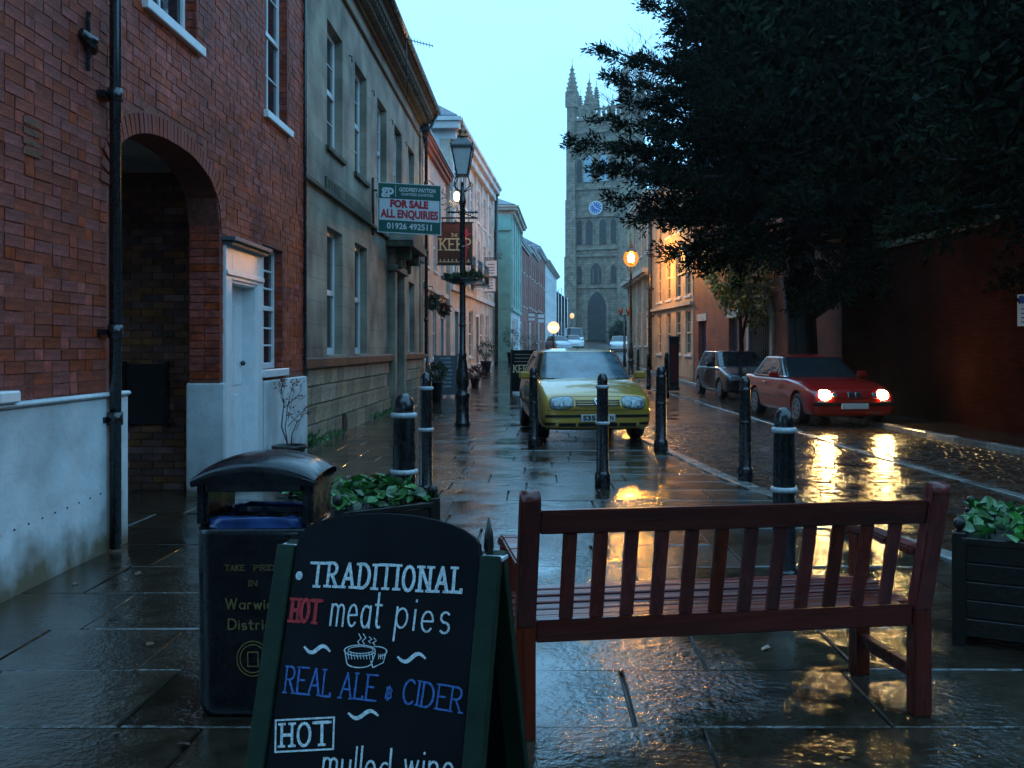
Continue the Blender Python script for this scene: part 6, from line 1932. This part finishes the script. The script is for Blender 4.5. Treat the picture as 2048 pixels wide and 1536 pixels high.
        for sx in (-1, 1):
            fpatch('kidney_grille', M['reflector'], sx * .070, .61, .062, .058, .010, 5); fpatch('kidney_opening', M['gateblack'], sx * .070, .61, .054, .050, .013, 5)
            for dx, m_ in ((.56, 'headlit'), (.385, 'headlit')):
                hl = fpatch('headlight', M[m_] if dx > .5 else M['lens'], sx * dx, .612, .118 if dx > .5 else .045, .096 if dx > .5 else .045, .016, 2.2)
            fstrip('indicator', M['platew'], sx * .60 - .1, sx * .60 + .1, .475, .50, .012, n=10)
        yb = hit((0, -1, .42), (0, 1, 0)).y
        q = MB(); q.box(-.26, .26, yb - .034, yb - .022, .35, .455); q.build('number_plate', M['platew'], t, bevel=.004)
        fstrip('chin', M['carblack'], -.74, .74, .22, .32, .006, n=20)
    else:
        fstrip('bumper_strip', M['carblack'], -.76, .76, .38, .46, .015, n=24)
        gb_ = fstrip('grille', M['gateblack'], -.40, .40, .575, .655, .004, n=20)
        for sx in (-1, 1): fpatch('headlight', M['lens'], sx * .545, .615, .16, .075, .008, 3.5)
        yb = hit((0, -1, .40), (0, 1, 0)).y
        q = MB(); q.box(-.26, .26, yb - .03, yb - .018, .36, .46); q.build('number_plate', M['platew'], t, bevel=.004)
    return t

def stations(L, w, hood=(.70, .80, .93), belt=.96, rear=(.92, .70), cowl=1.15, nose=(.42, .62, .66), rw=.94):
    return [(0.00, w * .80, .34, nose[0] + .10, .00), (0.03, w * .92, .24, nose[1], .01), (0.10, w * .965, .20, nose[2] + .04, .02), (0.26, w * .985, .19, hood[0] + .03, .035), (0.60, w * .995, .18, hood[1], .05), (cowl, w, .18, hood[2], .04),
            (cowl + .6, w, .18, belt, .0), (L * .60, w, .18, belt + .005, .0), (L * .82, w * .99, .19, belt, .0), (L - .22, w * rw * 1.03, .24, rear[0] + .0, .0), (L - .05, w * rw * .97, .28, rear[0] - .08, .0), (L, w * rw * .85, .36, rear[1], .0)]
golf = car('parked_car', 'yellow green metallic hatchback parked facing the camera behind the bollards', (.905, 14.66, 0), R(6.2), M['pgold'],
           stations(4.15, .868, (.735, .86, .955), .955, (.93, .66), 1.10, (.42, .60, .68)),
           dict(z=(.93, 1.385), yf=(1.06, 1.86), yr=(4.02, 3.50), w=(.80, .635), crown=.058, side=(-41, 3, 40), ws=45),
           [(s * .752, y, .31, .195) for y in (.86, 3.375) for s in (-1, 1)], L=4.15, kind='golf')
red = car('driving_car', 'dark red saloon car with both headlights glaring and bright window trim', (5.93, 18.25, -.05), R(5), M['pred'],
          stations(4.42, .845, (.715, .83, .90), .90, (.95, .72), 1.45, (.42, .62, .66), .97),
          dict(z=(.885, 1.31), yf=(1.42, 2.12), yr=(3.98, 3.36), w=(.79, .62), crown=.055, side=(-42, 8, 38), ws=45, trim=True),
          [(s * .73, y, .31, .19) for y in (.80, 3.42) for s in (-1, 1)], L=4.42, kind='red')
black = car('parked_car', 'black small hatchback parked behind the red car', (6.05, 27.2, -.02), R(5), M['pblack'],
            stations(3.75, .81, (.72, .84, .93), .93, (.92, .66), 1.0, (.42, .60, .68)),
            dict(z=(.90, 1.36), yf=(.98, 1.62), yr=(3.66, 3.30), w=(.75, .60), crown=.05, side=(-42, -4, 40), ws=45),
            [(s * .70, y, .285, .17) for y in (.75, 3.15) for s in (-1, 1)], L=3.75, kind='black')
fst = stations(4.2, .85, (.72, .85, .94), .94, (.93, .68), 1.15, (.42, .60, .68))
fgh = dict(z=(.91, 1.38), yf=(1.1, 1.8), yr=(4.0, 3.5), w=(.79, .62), crown=.05, side=(-41, 3, 40), ws=44)
fwh = [(s * .74, y, .30, .19) for y in (.85, 3.4) for s in (-1, 1)]
for (px, d, rz, m_, nm, lab) in ((1129, 88, 14, 'psilver', 'parked_car', 'pale silver car, lowest and nearest of the far parked cars'), (1152, 98, 8, 'pwhite', 'parked_car', 'white car parked behind the pale silver one down the street'),
                             (1238, 84, -6, 'psilver', 'parked_car', 'silver blue car with orange reflections beside the right lamp posts')):
    car(nm, lab, ((px - 1075) * d / 1950, d, zg(d)), R(rz), M[m_], fst, fgh, fwh, detail=False, L=4.2)
vst = [(0, .70, .40, .62, 0), (.05, .85, .30, .80, 0), (.35, .92, .25, 1.0, .03), (.8, .94, .25, 1.12, .03), (1.3, .95, .25, 1.2, 0), (2.5, .95, .25, 1.2, 0), (4.6, .95, .25, 1.2, 0), (4.8, .93, .3, 1.2, 0), (4.85, .85, .4, 1.1, 0)]
car('parked_van', 'tall white van beyond the parked white car down the street', ((1153 - 1075) * 108 / 1950, 108, zg(108)), R(5), M['pwhite'], vst,
    dict(z=(1.1, 2.15), yf=(.75, 1.35), yr=(4.82, 4.75), w=(.93, .84), crown=.08, side=(-43, -12), ws=44), [(s * .82, y, .33, .2) for y in (.95, 3.9) for s in (-1, 1)], detail=False, L=4.85)
# headlamp beams of the red car
for s in (-1, 1):
    lamp('SPOT', (s * .56, -.12, .61), 75, (1.0, .72, .32), .06, red, (R(-82), 0, R(-10)), 58, .9)

# ---------------------------------------------------------------- lamp posts
def lamp_post(label, loc, lit, s=1.0, baskets=False):
    t = thing('street_lamp', label, 'street lamp', loc, 0)
    q = MB()
    q.lathe([(.145, 0), (.145, .05), (.125, .07), (.118, .45), (.135, .56), (.142, .60), (.10, .63), (.095, .70), (.125, .80), (.118, .95), (.085, 1.20), (.070, 1.32), (.082, 1.36), (.060, 1.40), (.055, 2.6), (.048, 4.25), (.060, 4.28), (.065, 4.34), (.05, 4.40), (.042, 4.46), (.03, 4.7)], n=16)
    for z in (1.9, 3.4): q.lathe([(.058, z), (.068, z + .02), (.068, z + .05), (.058, z + .07)], n=14)
    q.build('post', M['blackiron'], t)
    q = MB(); q.tube([(-.26, 0, 4.12), (.26, 0, 4.12)], .016, 8); q.sphere((-.26, 0, 4.12), .025); q.sphere((.26, 0, 4.12), .025); q.build('ladder_bar', M['blackiron'], t)
    q = MB()
    for sx in (-1, 1):
        for sy in (-1, 1): q.tube([(.035 * sx, .035 * sy, 4.52), (.15 * sx, .15 * sy, 4.60), (.14 * sx, .14 * sy, 4.70), (.088 * sx, .088 * sy, 4.83)], .010, 6)
    q.build('cradle', M['blackiron'], t)
    zb, zt = 4.84, 5.34; wb, wt = .10, .185
    q = MB()
    for sx in (-1, 1):
        for sy in (-1, 1): q.beam((wb * sx, wb * sy, zb), (wt * sx, wt * sy, zt), .02, .02)
    q.box(-wb - .015, wb + .015, -wb - .015, wb + .015, zb - .03, zb); q.box(-wt - .025, wt + .025, -wt - .025, wt + .025, zt, zt + .045)
    lf = q.build('lantern_frame', M['blackiron'], t)
    for k in range(4):
        Mx = Matrix.Rotation(k * PI / 2, 4, 'Z'); q = MB()
        q.hexa([tuple(Mx @ Vector(p)) for p in ((-wb + .012, -wb + .002, zb), (wb - .012, -wb + .002, zb), (wb - .012, -wb + .006, zb), (-wb + .012, -wb + .006, zb), (-wt + .012, -wt + .002, zt), (wt - .012, -wt + .002, zt), (wt - .012, -wt + .006, zt), (-wt + .012, -wt + .006, zt))])
        if not lit: q.build('lantern_pane', M['frost'], lf)
    q = MB(); q.lathe([(.285, zt + .046), (.27, zt + .075), (.13, zt + .20), (.10, zt + .22)], n=4, smooth=False); q.build('lantern_roof', M['lead'], t)
    q = MB(); q.lathe([(.10, zt + .22), (.105, zt + .25), (.06, zt + .29), (.085, zt + .33), (.075, zt + .37), (.03, zt + .40), (.045, zt + .44), (.02, zt + .47), (.004, zt + .62)], n=12); q.build('finial', M['copper'], t)
    q = MB()
    for k in range(4): a = k * PI / 2 + PI / 4; q.lathe([(.012, zt + .05), (.018, zt + .07), (.003, zt + .13)], ((wt + .02) * 1.414 * math.cos(a), (wt + .02) * 1.414 * math.sin(a), 0), 6)
    q.build('corner_finial', M['copper'], t)
    t.scale = (s, s, s)
    return t
pl1 = lamp_post('unlit black Victorian street lamp with pale lantern and flower basket ring on its post', ((925 - 1075) * 18.2 / 1950, 18.2, 0), 0, 1.0)
pl1.scale = (1, 1, .965)
pl2 = lamp_post('glowing orange street lamp on a slim black post right of the church', ((1262 - 1075) * 42 / 1950, 42, zg(42)), 1, .98)
for c_ in kids(pl2):
    pass
q = MB(); q.sphere((0, 0, 5.10), .15, 16, 10, (1, 1, 1.3)); q.build('lamp_bulb', M['sodiumbright'], pl2)
q = MB(); q.sphere((0, 0, 5.10), .34, 20, 12, (1, 1, 1.15)); q.build('lamp_halo_shell', M['haloglow'], pl2)  # glowing shell added round the bulb to imitate its halo
# flower basket ring on the near lamp post
hb = thing('lamp_basket', 'pair of half round flower baskets fixed round the unlit lamp post', 'hanging basket', ((925 - 1075) * 18.2 / 1950, 18.2, 2.72))
q = MB(); q.lathe([(.06, -.10), (.20, -.08), (.33, -.02), (.345, .0), (.33, .0), (.2, -.03)], n=20); q.build('basket', M['blackiron'], hb)
g_ = np.random.RandomState(4); n_ = 700; a_ = g_.uniform(0, 2 * PI, n_); r_ = .06 + .29 * np.sqrt(g_.uniform(0, 1, n_))
leafmesh('foliage', np.stack([r_ * np.cos(a_), r_ * np.sin(a_), g_.uniform(-.02, .05, n_) + .04 * (np.cos(a_) > 0)], 1), np.stack([np.cos(a_) * .5, np.sin(a_) * .5, np.ones(n_) * .8], 1), .09, .035, M['ivy'], hb, 5, .5)
# small twin lamp and far lit lamp
tl = thing('twin_lamp', 'short black post with two small lamp heads left of the glowing lamp', 'street lamp', ((1249 - 1075) * 50 / 1950, 50, zg(50)))
q = MB(); q.tube([(0, 0, 0), (0, 0, .6), (0, 0, 2.7)], [.09, .07, .05], 10); q.tube([(-.22, 0, 2.62), (.22, 0, 2.62)], .03, 6); q.build('post', M['blackiron'], tl)
for sx in (-1, 1):
    q = MB(); q.lathe([(.05, 2.66), (.10, 2.75), (.12, 2.95), (.09, 3.02), (.02, 3.08)], (sx * .2, 0, 0), 10); q.build('lamp_head', M['copper'], tl)
fl_ = thing('street_lamp', 'tiny orange lit lamp on a post left of the church porch', 'street lamp', ((1144 - 1075) * 128 / 1950, 128, zg(128)))
q = MB(); q.tube([(0, 0, 0), (0, 0, 3.6)], .07, 8); q.build('post', M['blackiron'], fl_)
q = MB(); q.sphere((0, 0, 3.75), .30, 10, 7, (1, 1, 1.2)); q.build('lamp_head', mat('dim_lit_lamp', (1, .6, .3), .4, emit=(1, .42, .14), estr=1.3), fl_)
# round lit traffic sign
rsn = thing('round_sign', 'glowing round no entry sign on a thin post in the middle of the street', 'traffic sign', ((1107 - 1075) * 55 / 1950, 55, zg(55)))
zc = 1.45 + (695 - 655) * 55 / 1950 - zg(55)
q = MB(); q.tube([(0, -.03, zc), (0, .03, zc)], .33, 28); f_ = q.build('sign_face', M['signlit'], rsn)
q = MB(); q.box(-.25, .25, -.042, -.031, zc - .12, zc + .07); q.build('sign_bar', M['signlitw'], rsn)
q = MB(); q.tube([(0, .06, 0), (0, .06, zc + .2)], .04, 8); q.build('post', M['blackiron'], rsn)

# ---------------------------------------------------------------- signs on the left
fs_ = thing('for_sale_sign', 'green and white estate agent board reading FOR SALE ALL ENQUIRIES', 'sign', (-3.38, 20.0, 0))
x0, x1 = (757 - 1075) * 20 / 1950 + 3.38, (881 - 1075) * 20 / 1950 + 3.38
zl = lambda py: 1.45 - (py - 695) * 20 / 1950
Mt = Matrix.Translation((x0, 0, zl(463))) @ Matrix(((1, 0, 0, 0), (0, 1, 0, 0), (-.055, 0, 1, 0), (0, 0, 0, 1)))
Wd = x1 - x0; Hd = zl(368) - zl(463) + .02
q = MB(); q.box(0, Wd, -.02, 0, 0, Hd, Mt); brd = q.build('board', M['signgreen'], fs_, bevel=.003)
q = MB(); q.box(.02, Wd - .02, -.024, -.0203, Hd * .245, Hd * .69, Mt); q.build('white_panel', M['signwhite'], brd)
q = MB()
for a, b, c, d in ((0, Wd, -.015, 0), (0, Wd, Hd, Hd + .015), (-.015, 0, -.015, Hd + .015), (Wd, Wd + .015, -.015, Hd + .015)): q.box(a, b, -.028, .01, c, d, Mt)
q.build('board_edge', M['signwhite'], fs_)
def stext(s, u, v, size, w, m, bold=.0, depth=.004):
    me = textmesh(s, size, w, depth, bold); me.transform(Matrix.Rotation(R(90), 4, 'X')); me.transform(Matrix.Translation((u, -.027, v))); me.transform(Mt); me.materials.append(m)
    return link('lettering', me, fs_)
stext('gp', .19, Hd * .865, .27, .26, M['signwhite'], .010)
q = MB(); q.box(.35, .36, -.024, -.0203, Hd * .73, Hd * .97, Mt); q.build('divider', M['signwhite'], brd)
stext('GODFREY-PAYTON', .80, Hd * .885, .115, .74, M['signwhite'], .003)
stext('CHARTERED SURVEYORS', .80, Hd * .79, .075, .66, M['signwhite'], .001)
stext('FOR SALE', Wd / 2, Hd * .585, .20, .78, M['signred'], .012)
stext('ALL ENQUIRIES', Wd / 2, Hd * .375, .225, Wd * .93, M['signred'], .010)
stext('01926 492511', Wd / 2, Hd * .125, .17, .92, M['signwhite'], .004)
q = MB(); q.tube([(.0, .03, zl(470)), (.0, .03, zl(355))], .03, 8); q.beam((0, .03, zl(460)), (Wd * .6, .03, zl(466)), .05, .04); q.beam((0, .03, zl(380)), (Wd * .6, .03, zl(386)), .05, .04); q.build('bracket', M['darkwood'], fs_)

D_ = 30.0
kp = thing('pub_sign', 'maroon hanging pub sign reading KEEP in cream letters with iron scrollwork', 'sign', (-3.36, D_, 0))
zk = lambda py: 1.45 - (py - 695) * D_ / 1950
xk = lambda px: (px - 1075) * D_ / 1950 + 3.36
q = MB(); q.box(xk(875), xk(945), -.04, .04, zk(529), zk(446)); kb_ = q.build('board', M['signbrown'], kp, bevel=.01)
q = MB()
for a, b, c, d in ((xk(873), xk(947), zk(531), zk(529) - .001), (xk(873), xk(947), zk(446) + .001, zk(444))): q.box(a, b, -.05, .05, c, d)
q.build('frame', M['blackiron'], kp)
fk = lambda u, v, t: (u, -.0425 - t, v)
q = MB(); strokes(q, 'KEEP', (xk(881), zk(500)), (xk(941), zk(500)), zk(478) - zk(500), .042, fk, serif=.045, gap=.30)
strokes(q, 'T', (xk(903), zk(474)), (xk(906), zk(474)), zk(467) - zk(474), .016, fk, gap=.1); strokes(q, 'HE', (xk(907), zk(474)), (xk(916), zk(474)), zk(468) - zk(474), .014, fk, gap=.2)
for k in range(8):
    x = xk(881) + k * (xk(940) - xk(881)) / 7.4; ribbon(q, [(x, zk(524)), (x, zk(519))], .03, fk); ribbon(q, [(x - .05, zk(524)), (x + .05, zk(524))], .02, fk)
q.build('lettering', M['cream_print'], kp)
q = MB(); c0 = xk(933)
ribbon(q, [(c0, zk(460)), (c0 - .03, zk(480)), (c0 - .02, zk(505)), (c0 - .06, zk(522))], .09, fk); ribbon(q, [(c0 - .12, zk(472)), (c0 + .10, zk(468))], .06, fk); ribbon(q, [(c0 - .08, zk(490)), (c0 + .06, zk(496))], .05, fk)
q.build('red_emblem', M['signred'], kp)
q = MB(); zt_k = zk(436)
q.beam((-.05, 0, zt_k), (xk(955), 0, zt_k), .05, .05)
for px in (885, 938): q.tube([(xk(px), 0, zt_k), (xk(px), 0, zk(445))], .012, 6)
def scroll(cx, cz, r, a0, turns, sgn=1):
    pts = []
    for i in range(26):
        t_ = i / 25; a = R(a0) + sgn * 2 * PI * turns * t_; rr = r * (1 - .8 * t_); pts.append((cx + rr * math.cos(a), 0, cz + rr * math.sin(a)))
    q.tube(pts, .016, 6)
for (px, py, r, a0, tr, sg) in ((888, 405, .22, 270, 1.2, 1), (905, 418, .18, 90, 1.3, -1), (925, 424, .13, 180, 1.3, 1), (896, 380, .16, 200, 1.1, -1), (940, 428, .09, 0, 1.2, 1)): scroll(xk(px), zk(py), r, a0, tr, sg)
q.tube([(0, 0, zk(360)), (xk(895), 0, zk(395)), (xk(920), 0, zk(425)), (xk(955), 0, zt_k)], .018, 6)
q.build('bracket', M['blackiron'], kp)
q = MB(); q.lathe([(.05, 0), (.085, .06), (.09, .20), (.04, .27)], (xk(914), -.12, zk(403)), 10); q.build('lantern', M['warmlit'], kp)
lamp('POINT', (xk(914), -.3, zk(395)), 55, (1.0, .62, .25), .1, kp)
# two small hanging boards
hs_ = thing('hanging_boards', 'two small white boards hung one under the other from a scrolled iron bracket', 'sign', (-2.40, 47.5, 0))
D2 = 47.5; X2 = lambda px: (px - 1075) * D2 / 1950 + 2.40; Z2 = lambda py: 1.45 - (py - 695) * D2 / 1950
for (a, b, c, d) in ((971, 994, 552, 521), (969, 991, 583, 557)):
    q = MB(); q.box(X2(a), X2(b), -.03, .03, Z2(c), Z2(d)); bo = q.build('board', M['signwhite'], hs_)
    q = MB()
    for e, f_, g2, h2 in ((X2(a) - .04, X2(b) + .04, Z2(c) - .05, Z2(c)), (X2(a) - .04, X2(b) + .04, Z2(d), Z2(d) + .05), (X2(a) - .04, X2(a), Z2(c), Z2(d)), (X2(b), X2(b) + .04, Z2(c), Z2(d))): q.box(e, f_, -.045, .045, g2, h2)
    q.build('board_frame', M['blackiron'], bo)
    q = MB()
    for k in range(4): q.box(X2(a) + .12, X2(b) - .12, -.036, -.0305, Z2(c) + .12 + k * .14, Z2(c) + .16 + k * .14)
    q.build('lettering', M['lead'], bo)
q = MB(); q.tube([(-.3, 0, Z2(516)), (X2(1003), 0, Z2(516))], .03, 6)
scroll(X2(998), Z2(510), .12, 0, 1, 1); scroll(X2(966), Z2(508), .12, 180, 1, -1); q.build('bracket', M['blackiron'], hs_)
for (px, py, d, w, h, lab) in ((1062, 634, 80, .62, .55, 'small white hanging shop sign before the far brick terrace'), (1082, 637, 86, .55, .7, 'taller white hanging shop sign farther along the terrace')):
    x, _, z = W(px, py, d); s_ = thing('shop_sign', lab, 'sign', (x, d, z))
    q = MB(); q.box(-w / 2, w / 2, -.04, .04, -h / 2, h / 2); q.build('board', M['signwhite'], s_)
    q = MB(); q.tube([(-1.6, 0, h / 2 + .08), (w / 2, 0, h / 2 + .08)], .04, 5); q.box(-w / 2, w / 2, -.05, -.041, -.05, .03); q.build('bracket', M['blackiron'], s_)

# small A-boards down the pavement
def aboard(label, loc, rz, w, h, m, mark):
    t = thing('pavement_board', label, 'sign', loc, rz)
    tl_ = .16
    def fbd(u, v, t_): return (u, -.034 - tl_ * (1 - (v - .08) / (h - .08)) - t_, v)
    q = MB(); q.hexa([(-w / 2, -tl_ - .03, .08), (w / 2, -tl_ - .03, .08), (w / 2, -tl_, .08), (-w / 2, -tl_, .08), (-w / 2, -.03, h), (w / 2, -.03, h), (w / 2, 0, h), (-w / 2, 0, h)]); q.build('board', m, t)
    q = MB(); q.hexa([(-w / 2, tl_, .08), (w / 2, tl_, .08), (w / 2, tl_ + .03, .08), (-w / 2, tl_ + .03, .08), (-w / 2, .002, h), (w / 2, .002, h), (w / 2, .032, h), (-w / 2, .032, h)]); q.build('back_board', m, t)
    q = MB()
    for s in (-1, 1):
        for k in (-1, 1): q.beam((s * (w / 2 + .02), k * (tl_ + .03), 0), (s * (w / 2 + .02), k * .005, h + .02), .045, .03)
    q.build('frame', M['darkwood'], t)
    q = MB(); mark(q, fbd, w, h); q.build('lettering', M['chalk'] if mark is mk1 else M['cream_print'], t)
    return t
def mk1(q, f, w, h):
    g2 = random.Random(4)
    for k in range(8):
        z = h * .92 - k * h * .095; ww = w * g2.uniform(.25, .40)
        n = 9
        for i in range(n): 
            u = -ww + 2 * ww * i / n; ribbon(q, [(u, z), (u + ww * .1, z + g2.uniform(.01, .04)), (u + ww * .17, z)], .010, f)
def mk2(q, f, w, h):
    strokes(q, 'KEEP', (-w * .40, h * .50), (w * .40, h * .50), .20, .030, f, serif=.022, gap=.3)
    for k in range(3):
        for i in range(8): ribbon(q, [(-w * .35 + i * w * .09, h * (.90 - k * .08)), (-w * .30 + i * w * .09, h * (.90 - k * .08))], .014, f)
aboard('slate blue chalked board on the pavement beside the potted bush', ((891 - 1075) * 27.5 / 1950, 27.5, zg(27.5)), R(8), .56, 1.18, M['bluegrey'] if False else mat('grey_blackboard', (.03, .045, .06), .35, var=.3, vscale=8), mk1)
aboard('black pavement board reading KEEP half hidden by the yellow car', ((1046 - 1075) * 29 / 1950, 29, zg(29)), R(-4), .66, 1.30, M['chalkboard'], mk2)

# ---------------------------------------------------------------- pots, baskets, shrubs
pt_ = thing('potted_shrub', 'round black tub with a thin almost bare shrub by the white plinth', 'plant', (-2.80, 11.0, 0))
q = MB(); q.lathe([(.13, 0), (.14, .02), (.175, .30), (.195, .31), (.195, .35), (.175, .35), (.165, .31)], n=20); q.build('pot', M['darkwood'], pt_)
MB().tube([(0, 0, .28), (0, 0, .32)], .165, 16).build('soil', M['earth'], pt_)
q = MB(); g3 = random.Random(17); LC2 = []; LD2 = []
def twig(p, d, L_, r, lev):
    e = p + d * L_; m = p.lerp(e, .5) + Vector((g3.gauss(0, .03), g3.gauss(0, .03), 0)) * L_ * 2
    q.tube([p, m, e], [r, r * .8, r * .6], 5, cap=False)
    if lev == 0:
        for k in range(2): LC2.append(tuple(p.lerp(e, g3.uniform(.5, 1)))); LD2.append((g3.gauss(0, 1), g3.gauss(0, 1), g3.gauss(0, .5)))
        return
    for k in range(3): twig(p.lerp(e, g3.uniform(.5, 1)), (d + Vector((g3.gauss(0, .5), g3.gauss(0, .5), g3.gauss(0, .3)))).normalized(), L_ * .52, r * .55, lev - 1)
twig(Vector((0, 0, .3)), Vector((-.12, 0, 1)).normalized(), .52, .010, 3); twig(Vector((.02, 0, .3)), Vector((.22, .05, 1)).normalized(), .34, .008, 2); twig(Vector((-.01, 0, .3)), Vector((-.05, .1, 1)).normalized(), .48, .008, 3)
q.build('stem', M['twig'], pt_); leafmesh('leaf_sprays', LC2, LD2, .035, .02, M['berry'], pt_, 8, .5)
def potball(label, px, d, pr, ph, br, bz, m_, seed, off=0):
    x = (px - 1075) * d / 1950
    t = bushy('potted_bush', label, 'plant', (x, d, zg(d)), [(0, 0, bz, br)], 900, .07, .04, m_, seed)
    q = MB(); q.lathe([(pr * .75, 0), (pr, ph * .9), (pr * 1.08, ph * .92), (pr * 1.08, ph), (pr * .9, ph)], n=16); q.build('pot', M['darkwood'], t)
    q = MB(); q.tube([(0, 0, ph * .8), (0, 0, bz)], .025, 6); q.build('stem', M['twig'], t)
    return t
potball('clipped green bush in a tall black pot between the bollard and the lamp post', 873, 25.5, .17, .55, .24, .78, M['ivy'], 11)
potball('low russet plant in a pot at the foot of the cream inn', 950, 33, .16, .28, .27, .42, M['berry'], 12)
potball('dark bush in a tub by the cream inn downpipe', 972, 44, .25, .5, .42, 1.0, M['ivy'], 13)
potball('dark tree in a tub before the turquoise building', 1024, 57, .3, .6, .62, 1.45, M['ivy'], 14)
potball('dark bush in a tub before the far terrace', 1058, 66, .3, .5, .62, 1.0, M['ivy'], 15)
def hbasket(label, px, py, d, r, m_, seed):
    x, _, z = W(px, py, d)
    t = bushy('hanging_basket', label, 'hanging basket', (x, d, z), [(0, 0, .03, r), (.0, 0, .12, r * .7)], 700, .09, .04, m_, seed)
    q = MB(); q.lathe([(.02, -r * .9), (r * .6, -r * .7), (r * .92, -r * .2), (r * .95, 0), (r * .8, 0)], n=14); q.build('basket', M['darkwood'], t)
    q = MB()
    for k in range(3): a = k * 2.09; q.tube([(r * .9 * math.cos(a), r * .9 * math.sin(a), 0), (0, 0, r * 2.6)], .006, 4)
    q.tube([(0, 0, r * 2.6), (-3.3 - x, 0, r * 2.7)], .015, 5); q.build('hanger', M['blackiron'], t)
hbasket('dark green hanging basket on the pink house, left of the russet one', 865, 608, 29.2, .20, M['ivy'], 21)
hbasket('russet leaved hanging basket right of the green one', 887, 622, 31, .19, M['berry'], 22)
# dark red tall box on the right pavement
bx = thing('tall_box', 'narrow tall dark red box standing on the right pavement', 'box', ((1347 - 1075) * 31 / 1950, 31, zg(31)))
q = MB(); q.box(-.15, .15, -.15, .15, .0, 1.62); q.box(-.17, .17, -.17, .17, 1.621, 1.70); q.box(-.17, .17, -.17, .17, -.02, .10); q.build('box_body', M['carblack'], bx, bevel=.01)
q = MB(); q.box(-.09, .09, -.160, -.1505, .25, 1.45); q.build('box_panel', M['redbox'], bx)
# flag poles and railings far down the street
for k, px in enumerate((1111, 1117, 1123, 1129, 1135)):
    d = 128 + k * 1.5; h = (7.6, 7.2, 7.4, 6.6, 6.2)[k]
    t = thing('flagpole', ('leftmost bare white flagpole of the row beside the church tower', 'second bare white flagpole from the left beside the church tower', 'middle bare white flagpole of the row beside the church tower', 'fourth bare white flagpole, right of the middle one', 'rightmost and shortest bare white flagpole by the church tower')[k], 'flagpole', ((px - 1075) * d / 1950, d, zg(d)), 0, 'row of bare white flagpoles')
    q = MB(); q.tube([(0, 0, 0), (0, 0, h)], [.085, .05], 8); q.build('pole', M['white'], t)
    q = MB(); q.sphere((0, 0, h + .05), .09); q.build('finial', M['white'], t)
# moss and litter on the ground
lm = bpy.data.meshes.new('fallen_leaf'); lm.from_pydata([(0, -.03, .004), (.02, -.008, .010), (.026, .014, .003), (0, .036, .012), (-.024, .012, .004), (-.018, -.01, .009)], [], [(0, 1, 2, 3), (0, 3, 4, 5)]); lm.materials.append(M['deadleaf'])
g4 = random.Random(40)
spots = [(150, 1170), (250, 1162), (275, 1150), (300, 1290), (232, 1470), (368, 1492), (1530, 1300), (1690, 1520), (205, 1105), (600, 960), (700, 905)]
LL = ['brown leaf in front of the near white plinth', 'brown leaf at the left slabs, left of its close neighbour', 'brown leaf at the left slabs, farther back of a close pair', 'brown leaf halfway between plinth corner and bin foot', 'brown leaf on the bottom left slabs', 'brown leaf near the bottom edge beside the bin foot',
      'brown leaf seen under the bench behind its lower rail', 'brown leaf at the bottom right in front of the bench leg', 'brown leaf at the foot of the near downpipe', 'brown leaf between bin and stone house, nearest of the far three', 'brown leaf near the foot of the stone house plinth']
for (px, py), lab_ in zip(spots, LL):
    d = 1950 * 1.45 / (py - 695); x = (px - 1075) * d / 1950
    if x > kerb(d) - .2: continue
    o = link('fallen_leaf', lm, None, (x, d, .004)); o.rotation_euler = (g4.uniform(-.2, .2), g4.uniform(-.2, .2), g4.uniform(0, 6.28)); s = g4.uniform(.6, 1.0); o.scale = (s, s, s)
    tag(o, lab_, 'leaf', 'fallen leaves scattered on the paving')
# weeds along the foot of the stone house
wd_ = []; wdir = []
for k in range(900):
    y = g4.choice((g4.uniform(13.2, 16), g4.uniform(19, 22.3), g4.uniform(12.95, 13.9))); x = SX + g4.uniform(.10, .19)
    wd_.append((x + abs(g4.gauss(0, .04)), y, g4.uniform(0, .10) * (2.0 if y < 14.2 else 1))); wdir.append((.4, g4.gauss(0, .5), 1))
o = leafmesh('weeds', wd_, wdir, .09, .02, M['leafg'], None, 3, .3); o['kind'] = 'stuff'

# ---------------------------------------------------------------- damp air
hz = MB(); hz.box(-60, 70, -20, 230, -1.5, 62)
vm = bpy.data.materials.new('damp_air'); vm.use_nodes = True; vn = vm.node_tree
vn.nodes.clear(); vo = vn.nodes.new('ShaderNodeOutputMaterial'); pv_ = vn.nodes.new('ShaderNodeVolumePrincipled')
pv_.inputs['Color'].default_value = (.80, .92, 1.0, 1); pv_.inputs['Density'].default_value = 0.00035; pv_.inputs['Anisotropy'].default_value = 0.5
vn.links.new(pv_.outputs[0], vo.inputs['Volume'])
ho = hz.build('haze', vm); ho['kind'] = 'stuff'
